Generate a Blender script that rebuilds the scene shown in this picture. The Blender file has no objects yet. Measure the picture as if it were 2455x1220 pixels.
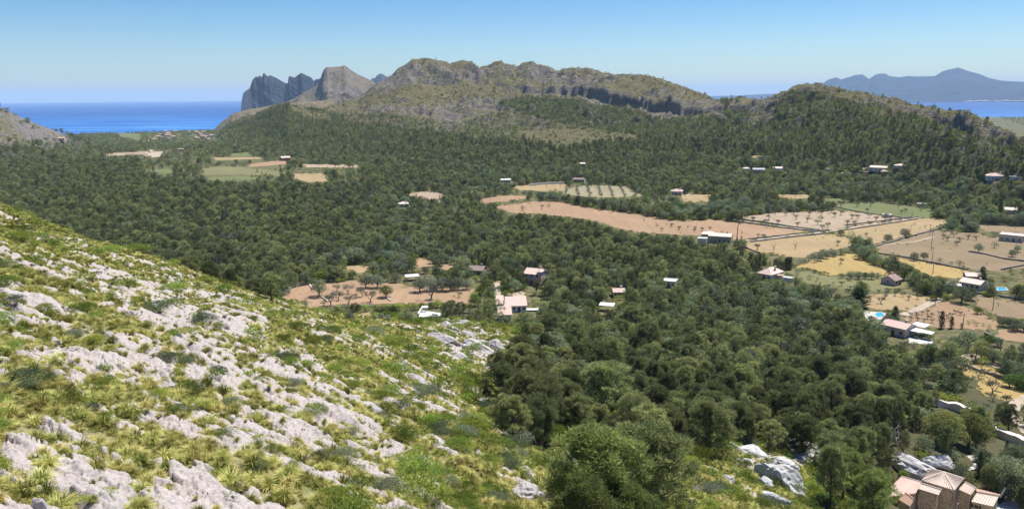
import bpy, math, random
import numpy as np
from mathutils import Vector, Matrix, Euler

# ------------------------------------------------------------------ camera, sky, sun, exposure
SC = bpy.context.scene
F_PX = 1890.0                 # focal length of the photograph in its own pixels
CAM_Z = 85.0                  # eye height above the valley floor (valley = 0, sea = -60)
SEA_Z = -60.0
PITCH = math.radians(11.38)
ROLL = math.radians(0.5)
Fv = Vector((0, math.cos(PITCH), -math.sin(PITCH)))
R0 = Vector((1, 0, 0)); U0 = Vector((0, math.sin(PITCH), math.cos(PITCH)))
Rv = R0 * math.cos(ROLL) - U0 * math.sin(ROLL)
Uv = U0 * math.cos(ROLL) + R0 * math.sin(ROLL)
cam_data = bpy.data.cameras.new('camera')
cam = bpy.data.objects.new('camera', cam_data)
SC.collection.objects.link(cam)
cam_data.sensor_width = 36.0
cam_data.lens = 36.0 * F_PX / 2455.0
cam_data.clip_start = 0.5
cam_data.clip_end = 120000.0
M = Matrix((Rv, Uv, -Fv)).transposed().to_4x4()
M.translation = Vector((0, 0, CAM_Z))
cam.matrix_world = M
SC.camera = cam

SUN_EL = math.radians(62.0)
SUN_AZ = math.radians(46.0)    # to the right of the view direction (+Y)
sun_dir = Vector((math.sin(SUN_AZ) * math.cos(SUN_EL), math.cos(SUN_AZ) * math.cos(SUN_EL), math.sin(SUN_EL)))
sd = bpy.data.lights.new('sun', 'SUN')
sd.energy = 5.0; sd.angle = math.radians(0.5); sd.color = (1.0, 0.955, 0.89)
sun = bpy.data.objects.new('sun', sd); SC.collection.objects.link(sun)
sun.rotation_euler = sun_dir.to_track_quat('Z', 'Y').to_euler()
sun.location = (0, 0, 500)

W = bpy.data.worlds.new('World'); SC.world = W; W.use_nodes = True
nt = W.node_tree; nt.nodes.clear()
sky = nt.nodes.new('ShaderNodeTexSky'); sky.sky_type = 'NISHITA'; sky.sun_disc = False
sky.sun_elevation = SUN_EL; sky.sun_rotation = SUN_AZ
sky.altitude = 300; sky.air_density = 1.0; sky.dust_density = 0.2; sky.ozone_density = 2.0
tc = nt.nodes.new('ShaderNodeTexCoord')
sep = nt.nodes.new('ShaderNodeSeparateXYZ'); comb = nt.nodes.new('ShaderNodeCombineXYZ')
mx = nt.nodes.new('ShaderNodeMath'); mx.operation = 'MAXIMUM'; mx.inputs[1].default_value = 0.012
nt.links.new(tc.outputs['Generated'], sep.inputs[0])
nt.links.new(sep.outputs['X'], comb.inputs['X']); nt.links.new(sep.outputs['Y'], comb.inputs['Y'])
nt.links.new(sep.outputs['Z'], mx.inputs[0]); nt.links.new(mx.outputs[0], comb.inputs['Z'])
nt.links.new(comb.outputs[0], sky.inputs[0])
bg = nt.nodes.new('ShaderNodeBackground'); bg.inputs[1].default_value = 0.073
hs = nt.nodes.new('ShaderNodeHueSaturation'); hs.inputs['Saturation'].default_value = 1.5
nt.links.new(sky.outputs[0], hs.inputs['Color'])
tint = nt.nodes.new('ShaderNodeMix'); tint.data_type = 'RGBA'; tint.blend_type = 'MULTIPLY'; tint.inputs[0].default_value = 1.0; tint.inputs[7].default_value = (0.82, 0.93, 1.12, 1)
nt.links.new(hs.outputs[0], tint.inputs[6]); nt.links.new(tint.outputs[2], bg.inputs[0])
wo = nt.nodes.new('ShaderNodeOutputWorld'); nt.links.new(bg.outputs[0], wo.inputs[0])
SC.view_settings.view_transform = 'Standard'
SC.view_settings.look = 'None'
SC.view_settings.gamma = 1.0
SC.view_settings.use_curve_mapping = False
SC.view_settings.exposure = 0.56
SC.cycles.max_bounces = 5; SC.cycles.diffuse_bounces = 2; SC.cycles.glossy_bounces = 1
SC.cycles.transmission_bounces = 2; SC.cycles.transparent_max_bounces = 4; SC.cycles.volume_bounces = 1
SC.cycles.use_denoising = True
SC.cycles.denoiser = 'OPENIMAGEDENOISE'
SC.cycles.sample_clamp_indirect = 4.0
SC.cycles.use_fast_gi = False

# ------------------------------------------------------------------ small helpers
COL = SC.collection
rng = np.random.default_rng(7)

def pix_dir(px, py):
    """world direction(s) through the photograph's pixel"""
    px = np.asarray(px, float); py = np.asarray(py, float)
    a = (px - 1227.5) / F_PX; b = -(py - 610.0) / F_PX
    return (np.stack([Fv.x + a * Rv.x + b * Uv.x, Fv.y + a * Rv.y + b * Uv.y, Fv.z + a * Rv.z + b * Uv.z], -1))
def at_r(px, py, r):
    d = pix_dir(px, py); h = np.hypot(d[..., 0], d[..., 1])
    return np.stack([d[..., 0] / h * r, d[..., 1] / h * r, CAM_Z + d[..., 2] / h * r], -1)
def at_z(px, py, z):
    d = pix_dir(px, py); t = (z - CAM_Z) / d[..., 2]
    return np.stack([d[..., 0] * t, d[..., 1] * t, np.broadcast_to(np.asarray(z, float), t.shape)], -1)
def px_az(px, py=400):
    d = pix_dir(px, py); return np.arctan2(d[..., 0], d[..., 1])
def to_pix(x, y, z):
    v = np.stack([x, y, z - CAM_Z], -1)
    f = v @ np.array(Fv); a = (v @ np.array(Rv)) / f; b = (v @ np.array(Uv)) / f
    return 1227.5 + a * F_PX, 610.0 - b * F_PX, f

def hash2(ix, iy, seed):
    h = (ix.astype(np.int64) * 374761393 + iy.astype(np.int64) * 668265263 + seed * 974711) & 0xffffffff
    h = ((h ^ (h >> 13)) * 1274126177) & 0xffffffff
    h = ((h ^ (h >> 16)) * 2246822519) & 0xffffffff
    return ((h ^ (h >> 15)) & 0xffffff) / float(0xffffff)
def noise(x, y, seed=0):
    ix = np.floor(x); iy = np.floor(y); fx = x - ix; fy = y - iy
    u = fx * fx * fx * (fx * (fx * 6 - 15) + 10); v = fy * fy * fy * (fy * (fy * 6 - 15) + 10)
    def g(dx, dy):
        a = hash2(ix + dx, iy + dy, seed) * 2 * math.pi
        return np.cos(a) * (fx - dx) + np.sin(a) * (fy - dy)
    n0 = g(0, 0) * (1 - u) + g(1, 0) * u; n1 = g(0, 1) * (1 - u) + g(1, 1) * u
    return (n0 * (1 - v) + n1 * v) * 1.5
def fbm(x, y, octs=4, seed=0, gain=0.5):
    s = 0; a = 1; t = 0
    for o in range(octs):
        s = s + a * noise(x * 2 ** o + 17.3 * o, y * 2 ** o - 9.1 * o, seed + o * 31); t += a; a *= gain
    return s / t * 1.3
def ridged(x, y, octs=4, seed=0):
    s = 0; a = 1; t = 0
    for o in range(octs):
        s = s + a * (1 - np.abs(noise(x * 2 ** o, y * 2 ** o, seed + o * 13)) * 2); t += a; a *= 0.5
    return s / t
def worley(x, y, seed=0):
    """distance to nearest and second nearest point, and a value per cell"""
    ix = np.floor(x); iy = np.floor(y)
    f1 = np.full(x.shape, 9.0); f2 = np.full(x.shape, 9.0); cid = np.zeros(x.shape)
    for dx in (-1, 0, 1):
        for dy in (-1, 0, 1):
            cx = ix + dx; cy = iy + dy
            qx = cx + hash2(cx, cy, seed); qy = cy + hash2(cx, cy, seed + 77)
            d = np.hypot(x - qx, y - qy); c = hash2(cx, cy, seed + 191)
            nearer = d < f1
            f2 = np.where(nearer, f1, np.minimum(f2, d)); cid = np.where(nearer, c, cid); f1 = np.where(nearer, d, f1)
    return f1, f2, cid
def sstep(a, b, x):
    t = np.clip((x - a) / (b - a), 0, 1); return t * t * (3 - 2 * t)
def in_poly(px, py, poly):
    px = np.asarray(px, float); py = np.asarray(py, float)
    inside = np.zeros(px.shape, bool); n = len(poly)
    for i in range(n):
        x0, y0 = poly[i]; x1, y1 = poly[(i + 1) % n]
        c = (y0 > py) != (y1 > py)
        with np.errstate(divide='ignore', invalid='ignore'):
            xx = (x1 - x0) * (py - y0) / (y1 - y0 + 1e-12) + x0
        inside ^= c & (px < xx)
    return inside

def tag(o, label=None, cat=None, group=None, kind=None):
    if label: o['label'] = label
    if cat: o['category'] = cat
    if group: o['group'] = group
    if kind: o['kind'] = kind
    return o
def link(name, me, mats=None, parent=None, loc=None, rot=None):
    if mats is not None:
        for m in (mats if isinstance(mats, (list, tuple)) else [mats]): me.materials.append(m)
    o = bpy.data.objects.new(name, me); COL.objects.link(o)
    if parent is not None: o.parent = parent
    if loc is not None: o.location = loc
    if rot is not None: o.rotation_euler = rot
    return o
def empty(name, loc, rz=0.0, scale=None):
    o = bpy.data.objects.new(name, None); COL.objects.link(o); o.empty_display_size = 0.5
    o.location = loc; o.rotation_euler = (0, 0, rz)
    if scale is not None: o.scale = scale if hasattr(scale, '__len__') else (scale,) * 3
    return o
def np_mesh(name, verts, faces, attrs=None, smooth=False, mat_idx=None):
    """verts (N,3), faces (M,k) with k 3 or 4"""
    verts = np.ascontiguousarray(verts, np.float32); faces = np.ascontiguousarray(faces, np.int32)
    me = bpy.data.meshes.new(name); k = faces.shape[1]
    me.vertices.add(len(verts)); me.vertices.foreach_set('co', verts.ravel())
    me.loops.add(faces.size); me.loops.foreach_set('vertex_index', faces.ravel())
    me.polygons.add(len(faces)); me.polygons.foreach_set('loop_start', np.arange(0, faces.size, k, dtype=np.int32))
    me.polygons.foreach_set('loop_total', np.full(len(faces), k, np.int32))
    if mat_idx is not None: me.polygons.foreach_set('material_index', np.ascontiguousarray(mat_idx, np.int32))
    me.polygons.foreach_set('use_smooth', np.full(len(faces), bool(smooth)))
    for an, (dom, arr) in (attrs or {}).items():
        a = me.attributes.new(an, 'FLOAT', dom); a.data.foreach_set('value', np.ascontiguousarray(arr, np.float32).ravel())
    me.update(calc_edges=True)
    return me
def grid_mesh(name, X, Y, Z, attrs=None, keep=None, smooth=True):
    n, m = X.shape
    idx = np.arange(n * m).reshape(n, m)
    q = np.stack([idx[:-1, :-1], idx[1:, :-1], idx[1:, 1:], idx[:-1, 1:]], -1).reshape(-1, 4)
    if keep is not None: q = q[keep[:-1, :-1].ravel()]
    used = np.unique(q); remap = np.full(n * m, -1, np.int64); remap[used] = np.arange(len(used))
    V = np.stack([X.ravel(), Y.ravel(), Z.ravel()], -1)[used]
    at = {k: ('POINT', v.ravel()[used]) for k, v in (attrs or {}).items()}
    return np_mesh(name, V, remap[q], at, smooth)

class MB:
    """collects boxes, prisms and tubes; build() links them as one mesh object"""
    def __init__(s): s.v = []; s.f = []; s.mi = []
    def add(s, vs, fs, mi=0):
        o = len(s.v); s.v += [tuple(v) for v in vs]; s.f += [tuple(i + o for i in f) for f in fs]; s.mi += [mi] * len(fs)
        return s
    def box(s, x0, x1, y0, y1, z0, z1, mi=0):
        return s.add([(x0, y0, z0), (x1, y0, z0), (x1, y1, z0), (x0, y1, z0), (x0, y0, z1), (x1, y0, z1), (x1, y1, z1), (x0, y1, z1)],
              [(0, 3, 2, 1), (4, 5, 6, 7), (0, 1, 5, 4), (1, 2, 6, 5), (2, 3, 7, 6), (3, 0, 4, 7)], mi)
    def tube(s, p0, p1, r0, r1, n=8, mi=0, cap=True):
        p0 = Vector(p0); p1 = Vector(p1); d = (p1 - p0).normalized()
        a = d.orthogonal().normalized(); b = d.cross(a)
        vs = []
        for p, r in ((p0, r0), (p1, r1)):
            for i in range(n):
                t = 2 * math.pi * i / n; vs.append(p + a * math.cos(t) * r + b * math.sin(t) * r)
        fs = [(i, (i + 1) % n, n + (i + 1) % n, n + i) for i in range(n)]
        if cap: fs += [tuple(range(n))[::-1], tuple(range(n, 2 * n))]
        return s.add(vs, fs, mi)
    def mesh(s, name, smooth=False):
        me = bpy.data.meshes.new(name); me.from_pydata(s.v, [], s.f)
        me.polygons.foreach_set('material_index', s.mi)
        if smooth: me.polygons.foreach_set('use_smooth', [True] * len(s.f))
        me.update(); return me
    def build(s, name, mats, parent=None, loc=None, rot=None, smooth=False):
        return link(name, s.mesh(name, smooth), mats, parent, loc, rot)

# ------------------------------------------------------------------ materials
class NT:
    def __init__(s, name):
        s.m = bpy.data.materials.new(name); s.m.use_nodes = True; s.t = s.m.node_tree; s.t.nodes.clear()
        s.out = s.n('ShaderNodeOutputMaterial')
    def n(s, t, **kw):
        nd = s.t.nodes.new(t)
        for k, v in kw.items(): setattr(nd, k, v)
        return nd
    def l(s, a, b): s.t.links.new(a, b)
    def noise(s, scale, detail=4, rough=0.55, vec=None, dist=0.0):
        nd = s.n('ShaderNodeTexNoise'); nd.inputs['Scale'].default_value = scale; nd.inputs['Detail'].default_value = detail
        nd.inputs['Roughness'].default_value = rough; nd.inputs['Distortion'].default_value = dist
        s.l(vec if vec is not None else s.pos(), nd.inputs['Vector']); return nd.outputs[0]
    def pos(s):
        if not hasattr(s, '_p'): s._p = s.n('ShaderNodeNewGeometry').outputs['Position']
        return s._p
    def obj(s):
        return s.n('ShaderNodeTexCoord').outputs['Object']
    def mapped(s, vec, scale=(1, 1, 1), rot=(0, 0, 0)):
        m = s.n('ShaderNodeMapping'); m.inputs['Scale'].default_value = scale; m.inputs['Rotation'].default_value = rot
        s.l(vec, m.inputs['Vector']); return m.outputs[0]
    def ramp(s, fac, stops):
        r = s.n('ShaderNodeValToRGB'); cr = r.color_ramp
        while len(cr.elements) < len(stops): cr.elements.new(0.5)
        for e, (p, c) in zip(cr.elements, stops): e.position = p; e.color = (c if len(c) == 4 else (*c, 1))
        s.l(fac, r.inputs[0]); return r.outputs[0]
    def rng(s, fac, a, b, c=0.0, d=1.0):
        r = s.n('ShaderNodeMapRange'); r.inputs[1].default_value = a; r.inputs[2].default_value = b
        r.inputs[3].default_value = c; r.inputs[4].default_value = d; s.l(fac, r.inputs[0]); return r.outputs[0]
    def mix(s, fac, a, b, mode='MIX'):
        r = s.n('ShaderNodeMix', data_type='RGBA', blend_type=mode)
        for i, v in ((0, fac), (6, a), (7, b)):
            if isinstance(v, (int, float)): r.inputs[i].default_value = v
            elif isinstance(v, tuple): r.inputs[i].default_value = (v if len(v) == 4 else (*v, 1))
            else: s.l(v, r.inputs[i])
        return r.outputs[2]
    def math(s, op, a, b=0.0):
        r = s.n('ShaderNodeMath', operation=op)
        for i, v in ((0, a), (1, b)):
            if isinstance(v, (int, float)): r.inputs[i].default_value = v
            else: s.l(v, r.inputs[i])
        return r.outputs[0]
    def attr(s, name, kind='GEOMETRY'):
        a = s.n('ShaderNodeAttribute', attribute_name=name, attribute_type=kind); return a.outputs['Fac']
    def bump(s, h, strength=0.3, dist=0.1):
        b = s.n('ShaderNodeBump'); b.inputs['Strength'].default_value = strength; b.inputs['Distance'].default_value = dist
        s.l(h, b.inputs['Height']); return b.outputs[0]
    def surf(s, col, rough=0.85, spec=0.15, normal=None, metal=0.0):
        p = s.n('ShaderNodeBsdfPrincipled')
        if isinstance(col, tuple): p.inputs['Base Color'].default_value = (*col, 1)
        else: s.l(col, p.inputs['Base Color'])
        p.inputs['Roughness'].default_value = rough; p.inputs['Specular IOR Level'].default_value = spec
        p.inputs['Metallic'].default_value = metal
        if normal is not None: s.l(normal, p.inputs['Normal'])
        s.l(p.outputs[0], s.out.inputs[0]); return s.m
def flat_mat(name, col, rough=0.8, spec=0.2, var=0.15, scale=1.5):
    t = NT(name); n = t.noise(scale, 4, 0.6, t.obj())
    d = tuple(c * (1 - var) for c in col); l = tuple(min(1, c * (1 + var)) for c in col)
    return t.surf(t.ramp(n, [(0.35, d), (0.65, l)]), rough, spec)
# ------------------------------------------------------------------ terrain heights
def _curve(pts):
    """(px, py, r) along a skyline or slope line -> sorted azimuths, distances, heights"""
    p = np.array(pts, float); q = at_r(p[:, 0], p[:, 1], p[:, 2])
    az = np.arctan2(q[:, 0], q[:, 1]); o = np.argsort(az)
    return az[o], p[o, 2], q[o, 2]

# hillside: thin-plate spline through points on the near slope; (px, py, r) or (px, py, None, z)
HS = [(-350, 1220, 24), (-350, 800, 52), (-350, 430, 150), (0, 1220, 27), (400, 1220, 29), (800, 1220, 34), (1200, 1220, 44), (1450, 1220, 58), (1650, 1220, 72),
      (1850, 1220, 86), (2060, 1220, 112),
      (0, 1000, 40), (400, 1000, 44), (800, 1000, 54), (1100, 1000, 72), (1250, 1075, 82), (1420, 1090, 92), (1650, 1095, 102), (1850, 1110, 108),
      (0, 850, 56), (400, 850, 64), (800, 850, 86), (1000, 850, 110), (1160, 860, 146), (1200, 960, 112), (1400, 1010, 118),
      (0, 700, 80), (400, 720, 94), (650, 745, 122), (850, 790, 140), (0, 600, 110), (200, 620, 122), (0, 520, 150), (100, 545, 158),
      (1100, 775, 205), (1180, 800, 190), (1240, 850, 170), (960, 775, 190)]
HSZ = [(1500, 850, 14), (1550, 960, 24), (1750, 950, 14), (1750, 1050, 26), (1950, 1080, 26), (2000, 970, 12), (2150, 1060, 18), (2180, 1115, 16.5), (2250, 1180, 12.5), (2340, 1200, 12), (2420, 1180, 12), (2100, 1170, 17.5), (2130, 1215, 15),
       (2300, 900, 0), (2150, 900, 3), (1900, 780, -3), (2400, 1050, 5), (1500, 760, -1), (2450, 900, -1), (1350, 820, 12), (2700, 1000, 0), (2700, 1220, 8), (2250, 1020, 9),
       (1270, 800, 14)]
def _pts():
    P = []
    for px, py, r in HS: P.append(at_r(px, py, r))
    for px, py, z in HSZ: P.append(at_z(px, py, z))
    # crest of the slope, then its fall to the valley behind
    for px, py, r in [(0, 487, 168), (100, 528, 165), (200, 572, 160), (300, 610, 155), (400, 640, 150), (500, 672, 150), (600, 705, 152), (700, 735, 158),
                      (800, 755, 170), (900, 768, 185), (1000, 770, 205), (1100, 766, 220), (1180, 782, 212), (-300, 370, 180)]:
        c = at_r(px, py, r); P.append(c)
        u = c[:2] / np.hypot(*c[:2])
        for k, dz in ((30, 16), (70, 42)): P.append(np.array([*(c[:2] + u * k), max(c[2] - dz, -14)]))
    P.append(np.array([0., 8., 69.])); P.append(np.array([-60., 0., 86.])); P.append(np.array([60., -5., 50.])); P.append(np.array([-140., 40., 100.]))
    return np.array(P)
HP = _pts()
def _tps_fit(P):
    n = len(P); d = np.hypot(P[:, None, 0] - P[None, :, 0], P[:, None, 1] - P[None, :, 1]) / 100
    K = np.where(d > 0, d * d * np.log(d + 1e-12), 0) + np.eye(n) * 0.004
    Q = np.c_[np.ones(n), P[:, :2] / 100]
    A = np.block([[K, Q], [Q.T, np.zeros((3, 3))]])
    return np.linalg.solve(A, np.r_[P[:, 2], 0, 0, 0])
HW = _tps_fit(HP)
def hill_z(x, y):
    out = HW[-3] + HW[-2] * x / 100 + HW[-1] * y / 100
    for i in range(len(HP)):
        d2 = ((x - HP[i, 0]) ** 2 + (y - HP[i, 1]) ** 2) / 1e4
        out = out + HW[i] * 0.5 * d2 * np.log(d2 + 1e-12)
    return out

def lerp_az(az, pts):
    a, r, z = _curve(pts) if not isinstance(pts, tuple) else pts
    return np.interp(az, a, r), np.interp(az, a, z)

# the long ridge, the wooded cone on its left and the wooded hill on its right: five lines, foot to skyline
CREST = _curve([(430, 330, 2500), (500, 318, 2350), (520, 300, 2250), (560, 290, 2150), (610, 275, 1980), (640, 263, 1850), (665, 253, 1750), (690, 247, 1700), (715, 254, 1700),
   (740, 262, 1720), (775, 258, 1750), (800, 251, 1780), (830, 242, 1800), (860, 234, 1820), (901, 204, 1850), (934, 184, 1870), (952, 166, 1880), (975, 152, 1890), (988, 143, 1895), (1010, 142, 1900), (1032, 141, 1900), (1055, 145, 1905), (1079, 153, 1905), (1095, 148, 1905),
   (1109, 146, 1905), (1130, 150, 1900), (1149, 160, 1890), (1173, 159, 1880), (1180, 152, 1875), (1192, 148, 1870), (1205, 148, 1870), (1222, 155, 1870), (1240, 161, 1860), (1254, 153, 1850), (1268, 150, 1850), (1280, 151, 1840), (1305, 157, 1830),
   (1334, 167, 1810), (1351, 165, 1800), (1378, 164, 1790), (1405, 166, 1780), (1432, 171, 1760), (1472, 180, 1720), (1510, 182, 1690), (1539, 181, 1660), (1570, 187, 1630), (1600, 196, 1600), (1640, 210, 1560), (1687, 224, 1500),
   (1718, 241, 1450), (1740, 242, 1420), (1760, 236, 1400), (1781, 233, 1380), (1800, 239, 1370), (1826, 238, 1350), (1850, 229, 1330), (1872, 220, 1310), (1913, 207, 1280), (1935, 203, 1265), (1955, 203, 1250), (1983, 210, 1230), (2053, 220, 1180), (2105, 229, 1150), (2157, 239, 1110),
   (2199, 251, 1080), (2240, 259, 1050), (2262, 262, 1030), (2297, 264, 1000), (2331, 274, 975), (2360, 288, 955), (2384, 301, 935), (2420, 315, 900), (2455, 330, 880), (2560, 352, 840), (2700, 375, 800), (3000, 420, 750)])
CLIFF_T = _curve([(430, 332, 2450), (520, 310, 2150), (610, 288, 1850), (650, 272, 1700), (690, 266, 1620), (730, 267, 1630), (775, 268, 1650), (860, 250, 1720), (934, 215, 1760), (988, 190, 1780), (1079, 195, 1780), (1180, 195, 1760), (1240, 205, 1720), (1270, 209, 1690),
   (1304, 211, 1660), (1354, 209, 1640), (1422, 212, 1600), (1472, 220, 1560), (1539, 235, 1480), (1580, 244, 1430), (1620, 254, 1380), (1680, 252, 1350), (1718, 254, 1330), (1781, 246, 1290), (1872, 240, 1230), (1955, 225, 1180), (2053, 240, 1110),
   (2105, 248, 1080), (2157, 258, 1050), (2199, 270, 1010), (2240, 274, 980), (2262, 274, 960), (2297, 280, 935), (2331, 295, 915), (2384, 320, 885), (2455, 345, 850), (2700, 388, 780), (3000, 430, 730)])
CLIFF_B = _curve([(430, 334, 2440), (520, 314, 2140), (610, 293, 1840), (650, 278, 1690), (690, 272, 1610), (730, 273, 1620), (775, 272, 1640), (860, 255, 1710), (934, 225, 1750), (988, 203, 1765), (1079, 205, 1770), (1180, 206, 1750), (1240, 216, 1710), (1270, 226, 1682),
   (1304, 229, 1652), (1354, 231, 1630), (1388, 233, 1610), (1422, 243, 1590), (1472, 250, 1550), (1506, 255, 1510), (1539, 266, 1470), (1580, 276, 1420), (1620, 281, 1372), (1680, 276, 1342), (1718, 268, 1325), (1781, 262, 1283), (1872, 250, 1225), (1955, 236, 1172), (2053, 252, 1102),
   (2105, 258, 1072), (2157, 266, 1045), (2199, 278, 1005), (2240, 290, 972), (2262, 300, 952), (2297, 312, 925), (2331, 320, 907), (2384, 335, 880), (2455, 360, 843), (2700, 398, 770), (3000, 440, 725)])
BENCH = _curve([(430, 338, 2150), (520, 330, 1850), (610, 318, 1650), (690, 300, 1450), (775, 295, 1450), (860, 290, 1450), (934, 285, 1450), (1079, 285, 1420), (1180, 290, 1350), (1270, 300, 1280), (1350, 312, 1200), (1450, 318, 1180), (1540, 318, 1180), (1620, 315, 1180),
   (1718, 310, 1130), (1781, 305, 1110), (1872, 305, 1070), (1955, 300, 1040), (2105, 310, 960), (2262, 335, 860), (2384, 362, 800), (2455, 380, 770), (2700, 420, 700), (3000, 460, 660)])
def _foot():
    p = [(430, 1800), (520, 1600), (690, 1250), (850, 1150), (1000, 1020), (1200, 920), (1450, 880), (1700, 880), (1900, 880), (2100, 830), (2300, 740), (2455, 680), (2700, 600), (3000, 560)]
    a = px_az(np.array([q[0] for q in p]), 400); return a, np.array([q[1] for q in p], float)
FOOT = _foot()
# stony hill at the left edge of the photograph
L_CREST = _curve([(-1200, 120, 1100), (-600, 150, 1250), (-200, 205, 1350), (-100, 235, 1400), (0, 259, 1450), (20, 266, 1450), (50, 280, 1470), (70, 290, 1480), (101, 302, 1500), (134, 314, 1550), (170, 328, 1600), (230, 345, 1650)])
L_FOOT = (px_az(np.array([-1200, -200, 0, 100, 170, 230.]), 400), np.array([700, 950, 1130, 1250, 1400, 1500.]))
A_LEFT = float(px_az(460, 330)); A_RIGHT_L = float(px_az(215, 340))

def piecewise(r, knots):
    """knots: list of (R, Z) arrays, increasing R"""
    z = knots[0][1].copy() if hasattr(knots[0][1], 'copy') else knots[0][1]
    z = np.broadcast_to(z, r.shape).copy()
    for (r0, z0), (r1, z1) in zip(knots[:-1], knots[1:]):
        t = np.clip((r - r0) / np.maximum(r1 - r0, 1e-3), 0, 1)
        z = np.where(r > r0, z0 + (z1 - z0) * t, z)
    return z

COAST = (np.radians([-80, -40, -33, -31, -29, -25, -22, -18, -16, -10, -5, 5, 20, 35, 80.]), np.array([2500, 2600, 2800, 2900, 2950, 2980, 2960, 2980, 2900, 2800, 3000, 3500, 4900, 5000, 5000.]))
def valley_z(x, y, r, az):
    left = sstep(math.radians(2), math.radians(-8), az)
    right = sstep(math.radians(14), math.radians(24), az)
    z = -26 * sstep(1000, 2900, r) * left - 50 * sstep(1150, 1900, r) * (1 - left)
    c = np.interp(az, *COAST) + 120 * fbm(x / 300, y / 300, 3, 5)
    # the low wooded rise on which the village stands
    vx, vy, _ = at_r(415, 318, 2600); z = z + 7 * np.exp(-(((x - vx) / 130) ** 2 + ((y - vy) / 200) ** 2))
    vx, vy, _ = at_r(490, 325, 2500); z = z + 5 * np.exp(-(((x - vx) / 90) ** 2 + ((y - vy) / 200) ** 2))
    z = np.where(r > c, z + (-75 - z) * sstep(0, 90, r - c), z)
    return z
RUG = 1.0
def ridge_z(x, y, r, az):
    rf = np.interp(az, *FOOT)
    rb, zb = lerp_az(az, BENCH); r1, z1 = lerp_az(az, CLIFF_B); r2, z2 = lerp_az(az, CLIFF_T); rc, zc = lerp_az(az, CREST)
    ledge = 26 * fbm(x / 60, y / 60, 4, 11)            # the rock band wanders in and out
    z0 = np.where(az < A_LEFT, -90, -2.0)
    fade = sstep(float(px_az(440, 330)), float(px_az(560, 330)), az)
    z = piecewise(r + ledge * sstep(1.0, 1.2, r / rb) * sstep(0, 60, rc - r), [(rf, np.full_like(r, -2.0)), (rb, zb), (r1, z1), (r2, z2), (rc, zc), (rc + 260, zc - 70), (rc + 800, np.full_like(r, -90.0))])
    up = sstep(0.15, 0.6, (r - rf) / (rc - rf)) * sstep(0, 1, (rc + 500 - r) / 300)
    rock = sstep(float(px_az(770, 250)), float(px_az(930, 250)), az)
    near = np.exp(-((rc - r) / 30.0) ** 2) 
    big = fbm(x / 150, y / 150, 3, 21)
    amp = up * (1 - 0.75 * near)
    z = z + amp * (9 * big)
    rg = ridged(x / 46, y / 46, 4, 31); w1, w2, cid = worley(x / 22, y / 22, 9)
    crag = sstep(-0.05, 0.35, fbm(x / 210, y / 160, 3, 44) + 0.16)
    z = z + (up * (1 - 0.6 * near)) * rock * (0.45 + crag) * (9.5 * (rg - 0.45) + 7.5 * (cid - 0.5) + 3.5 * (w2 - w1))
    z = z + near * up * 1.4 * fbm(x / 12, y / 12, 3, 51)
    return np.where(az < float(px_az(435, 330)), -90.0, z * fade + (-90) * (1 - fade))
def left_z(x, y, r, az):
    rf = np.interp(az, *L_FOOT); rc, zc = lerp_az(az, L_CREST)
    z = piecewise(r, [(rf, np.full_like(r, -3.0)), (rf * 0.35 + rc * 0.65, zc * 0.5), (rc, zc), (rc + 500, np.full_like(r, -80.0))])
    k = sstep(0.1, 0.5, (r - rf) / (rc - rf)) * (1 - 0.8 * np.exp(-((rc - r) / 30) ** 2))
    w1, w2, cid = worley(x / 16, y / 16, 19)
    z = z + k * (5 * fbm(x / 80, y / 80, 3, 61) + 3.0 * (ridged(x / 26, y / 26, 3, 62) - .5) + 2.5 * (cid - .5))
    return np.where(az > A_RIGHT_L, -90.0, z)

# rock strata on the hillside run down the slope toward the gully
_a = at_z(150, 640, 62.0); _b = at_z(520, 905, 50.0)
STR = (_b - _a)[:2]; STR = STR / np.hypot(*STR)
def rock_mask(x, y):
    u = x * STR[0] + y * STR[1]; v = -x * STR[1] + y * STR[0]
    wob = 3.0 * noise(u / 14, v / 9, 3)
    n = fbm(u / 8.5, (v + wob) / 2.9, 4, 71, 0.6) + 0.42 * fbm(u / 30, v / 16, 2, 72) + 0.38 * fbm(x / 1.5, y / 1.5, 3, 73)
    g1, g2, gc = worley((u + wob) / 4.2, (v + wob * .4) / 1.5, 37); h1, h2, hc = worley(u / 1.6, v / 0.8, 39)
    n = n - 0.42 * np.exp(-((g2 - g1) / .13) ** 2) - 0.20 * (gc < .22) - 0.13 * np.exp(-((h2 - h1) / .12) ** 2)
    r = np.hypot(x, y); px, py, f = to_pix(x, y, hz_cache(x, y)); f = np.where(f < 1, 1, f)
    bias = 0.125 - 0.11 * sstep(500, 1150, px) + 0.05 * sstep(1000, 1200, py) * sstep(900, 500, px) - 0.18 * sstep(1150, 1500, px) + 0.03 * sstep(600, 200, px)
    # rock knolls named in the photograph
    for cx, cy, rx, ry, b in [(1110, 800, 75, 40, .34), (1165, 835, 60, 25, .2), (420, 760, 90, 70, .18), (200, 660, 120, 25, .12), (980, 930, 60, 30, .15), (550, 900, 120, 60, .12), (200, 960, 250, 60, .1),
                              (1850, 1095, 85, 32, .6), (1885, 1160, 45, 36, .55), (70, 880, 130, 60, .3), (360, 1010, 110, 50, .16), (620, 1090, 140, 50, .12), (215, 1180, 70, 70, .45), (470, 1190, 110, 60, .2), (950, 1190, 110, 50, .16), (1060, 1050, 60, 25, .16), (110, 1180, 120, 70, -.25), (1000, 790, 60, 30, -.1), (830, 780, 120, 30, -.08)]:
        bias = bias + b * np.exp(-(((px - cx) / rx) ** 2 + ((py - cy) / ry) ** 2))
    return n + bias, u, v
_hc = {}
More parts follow.
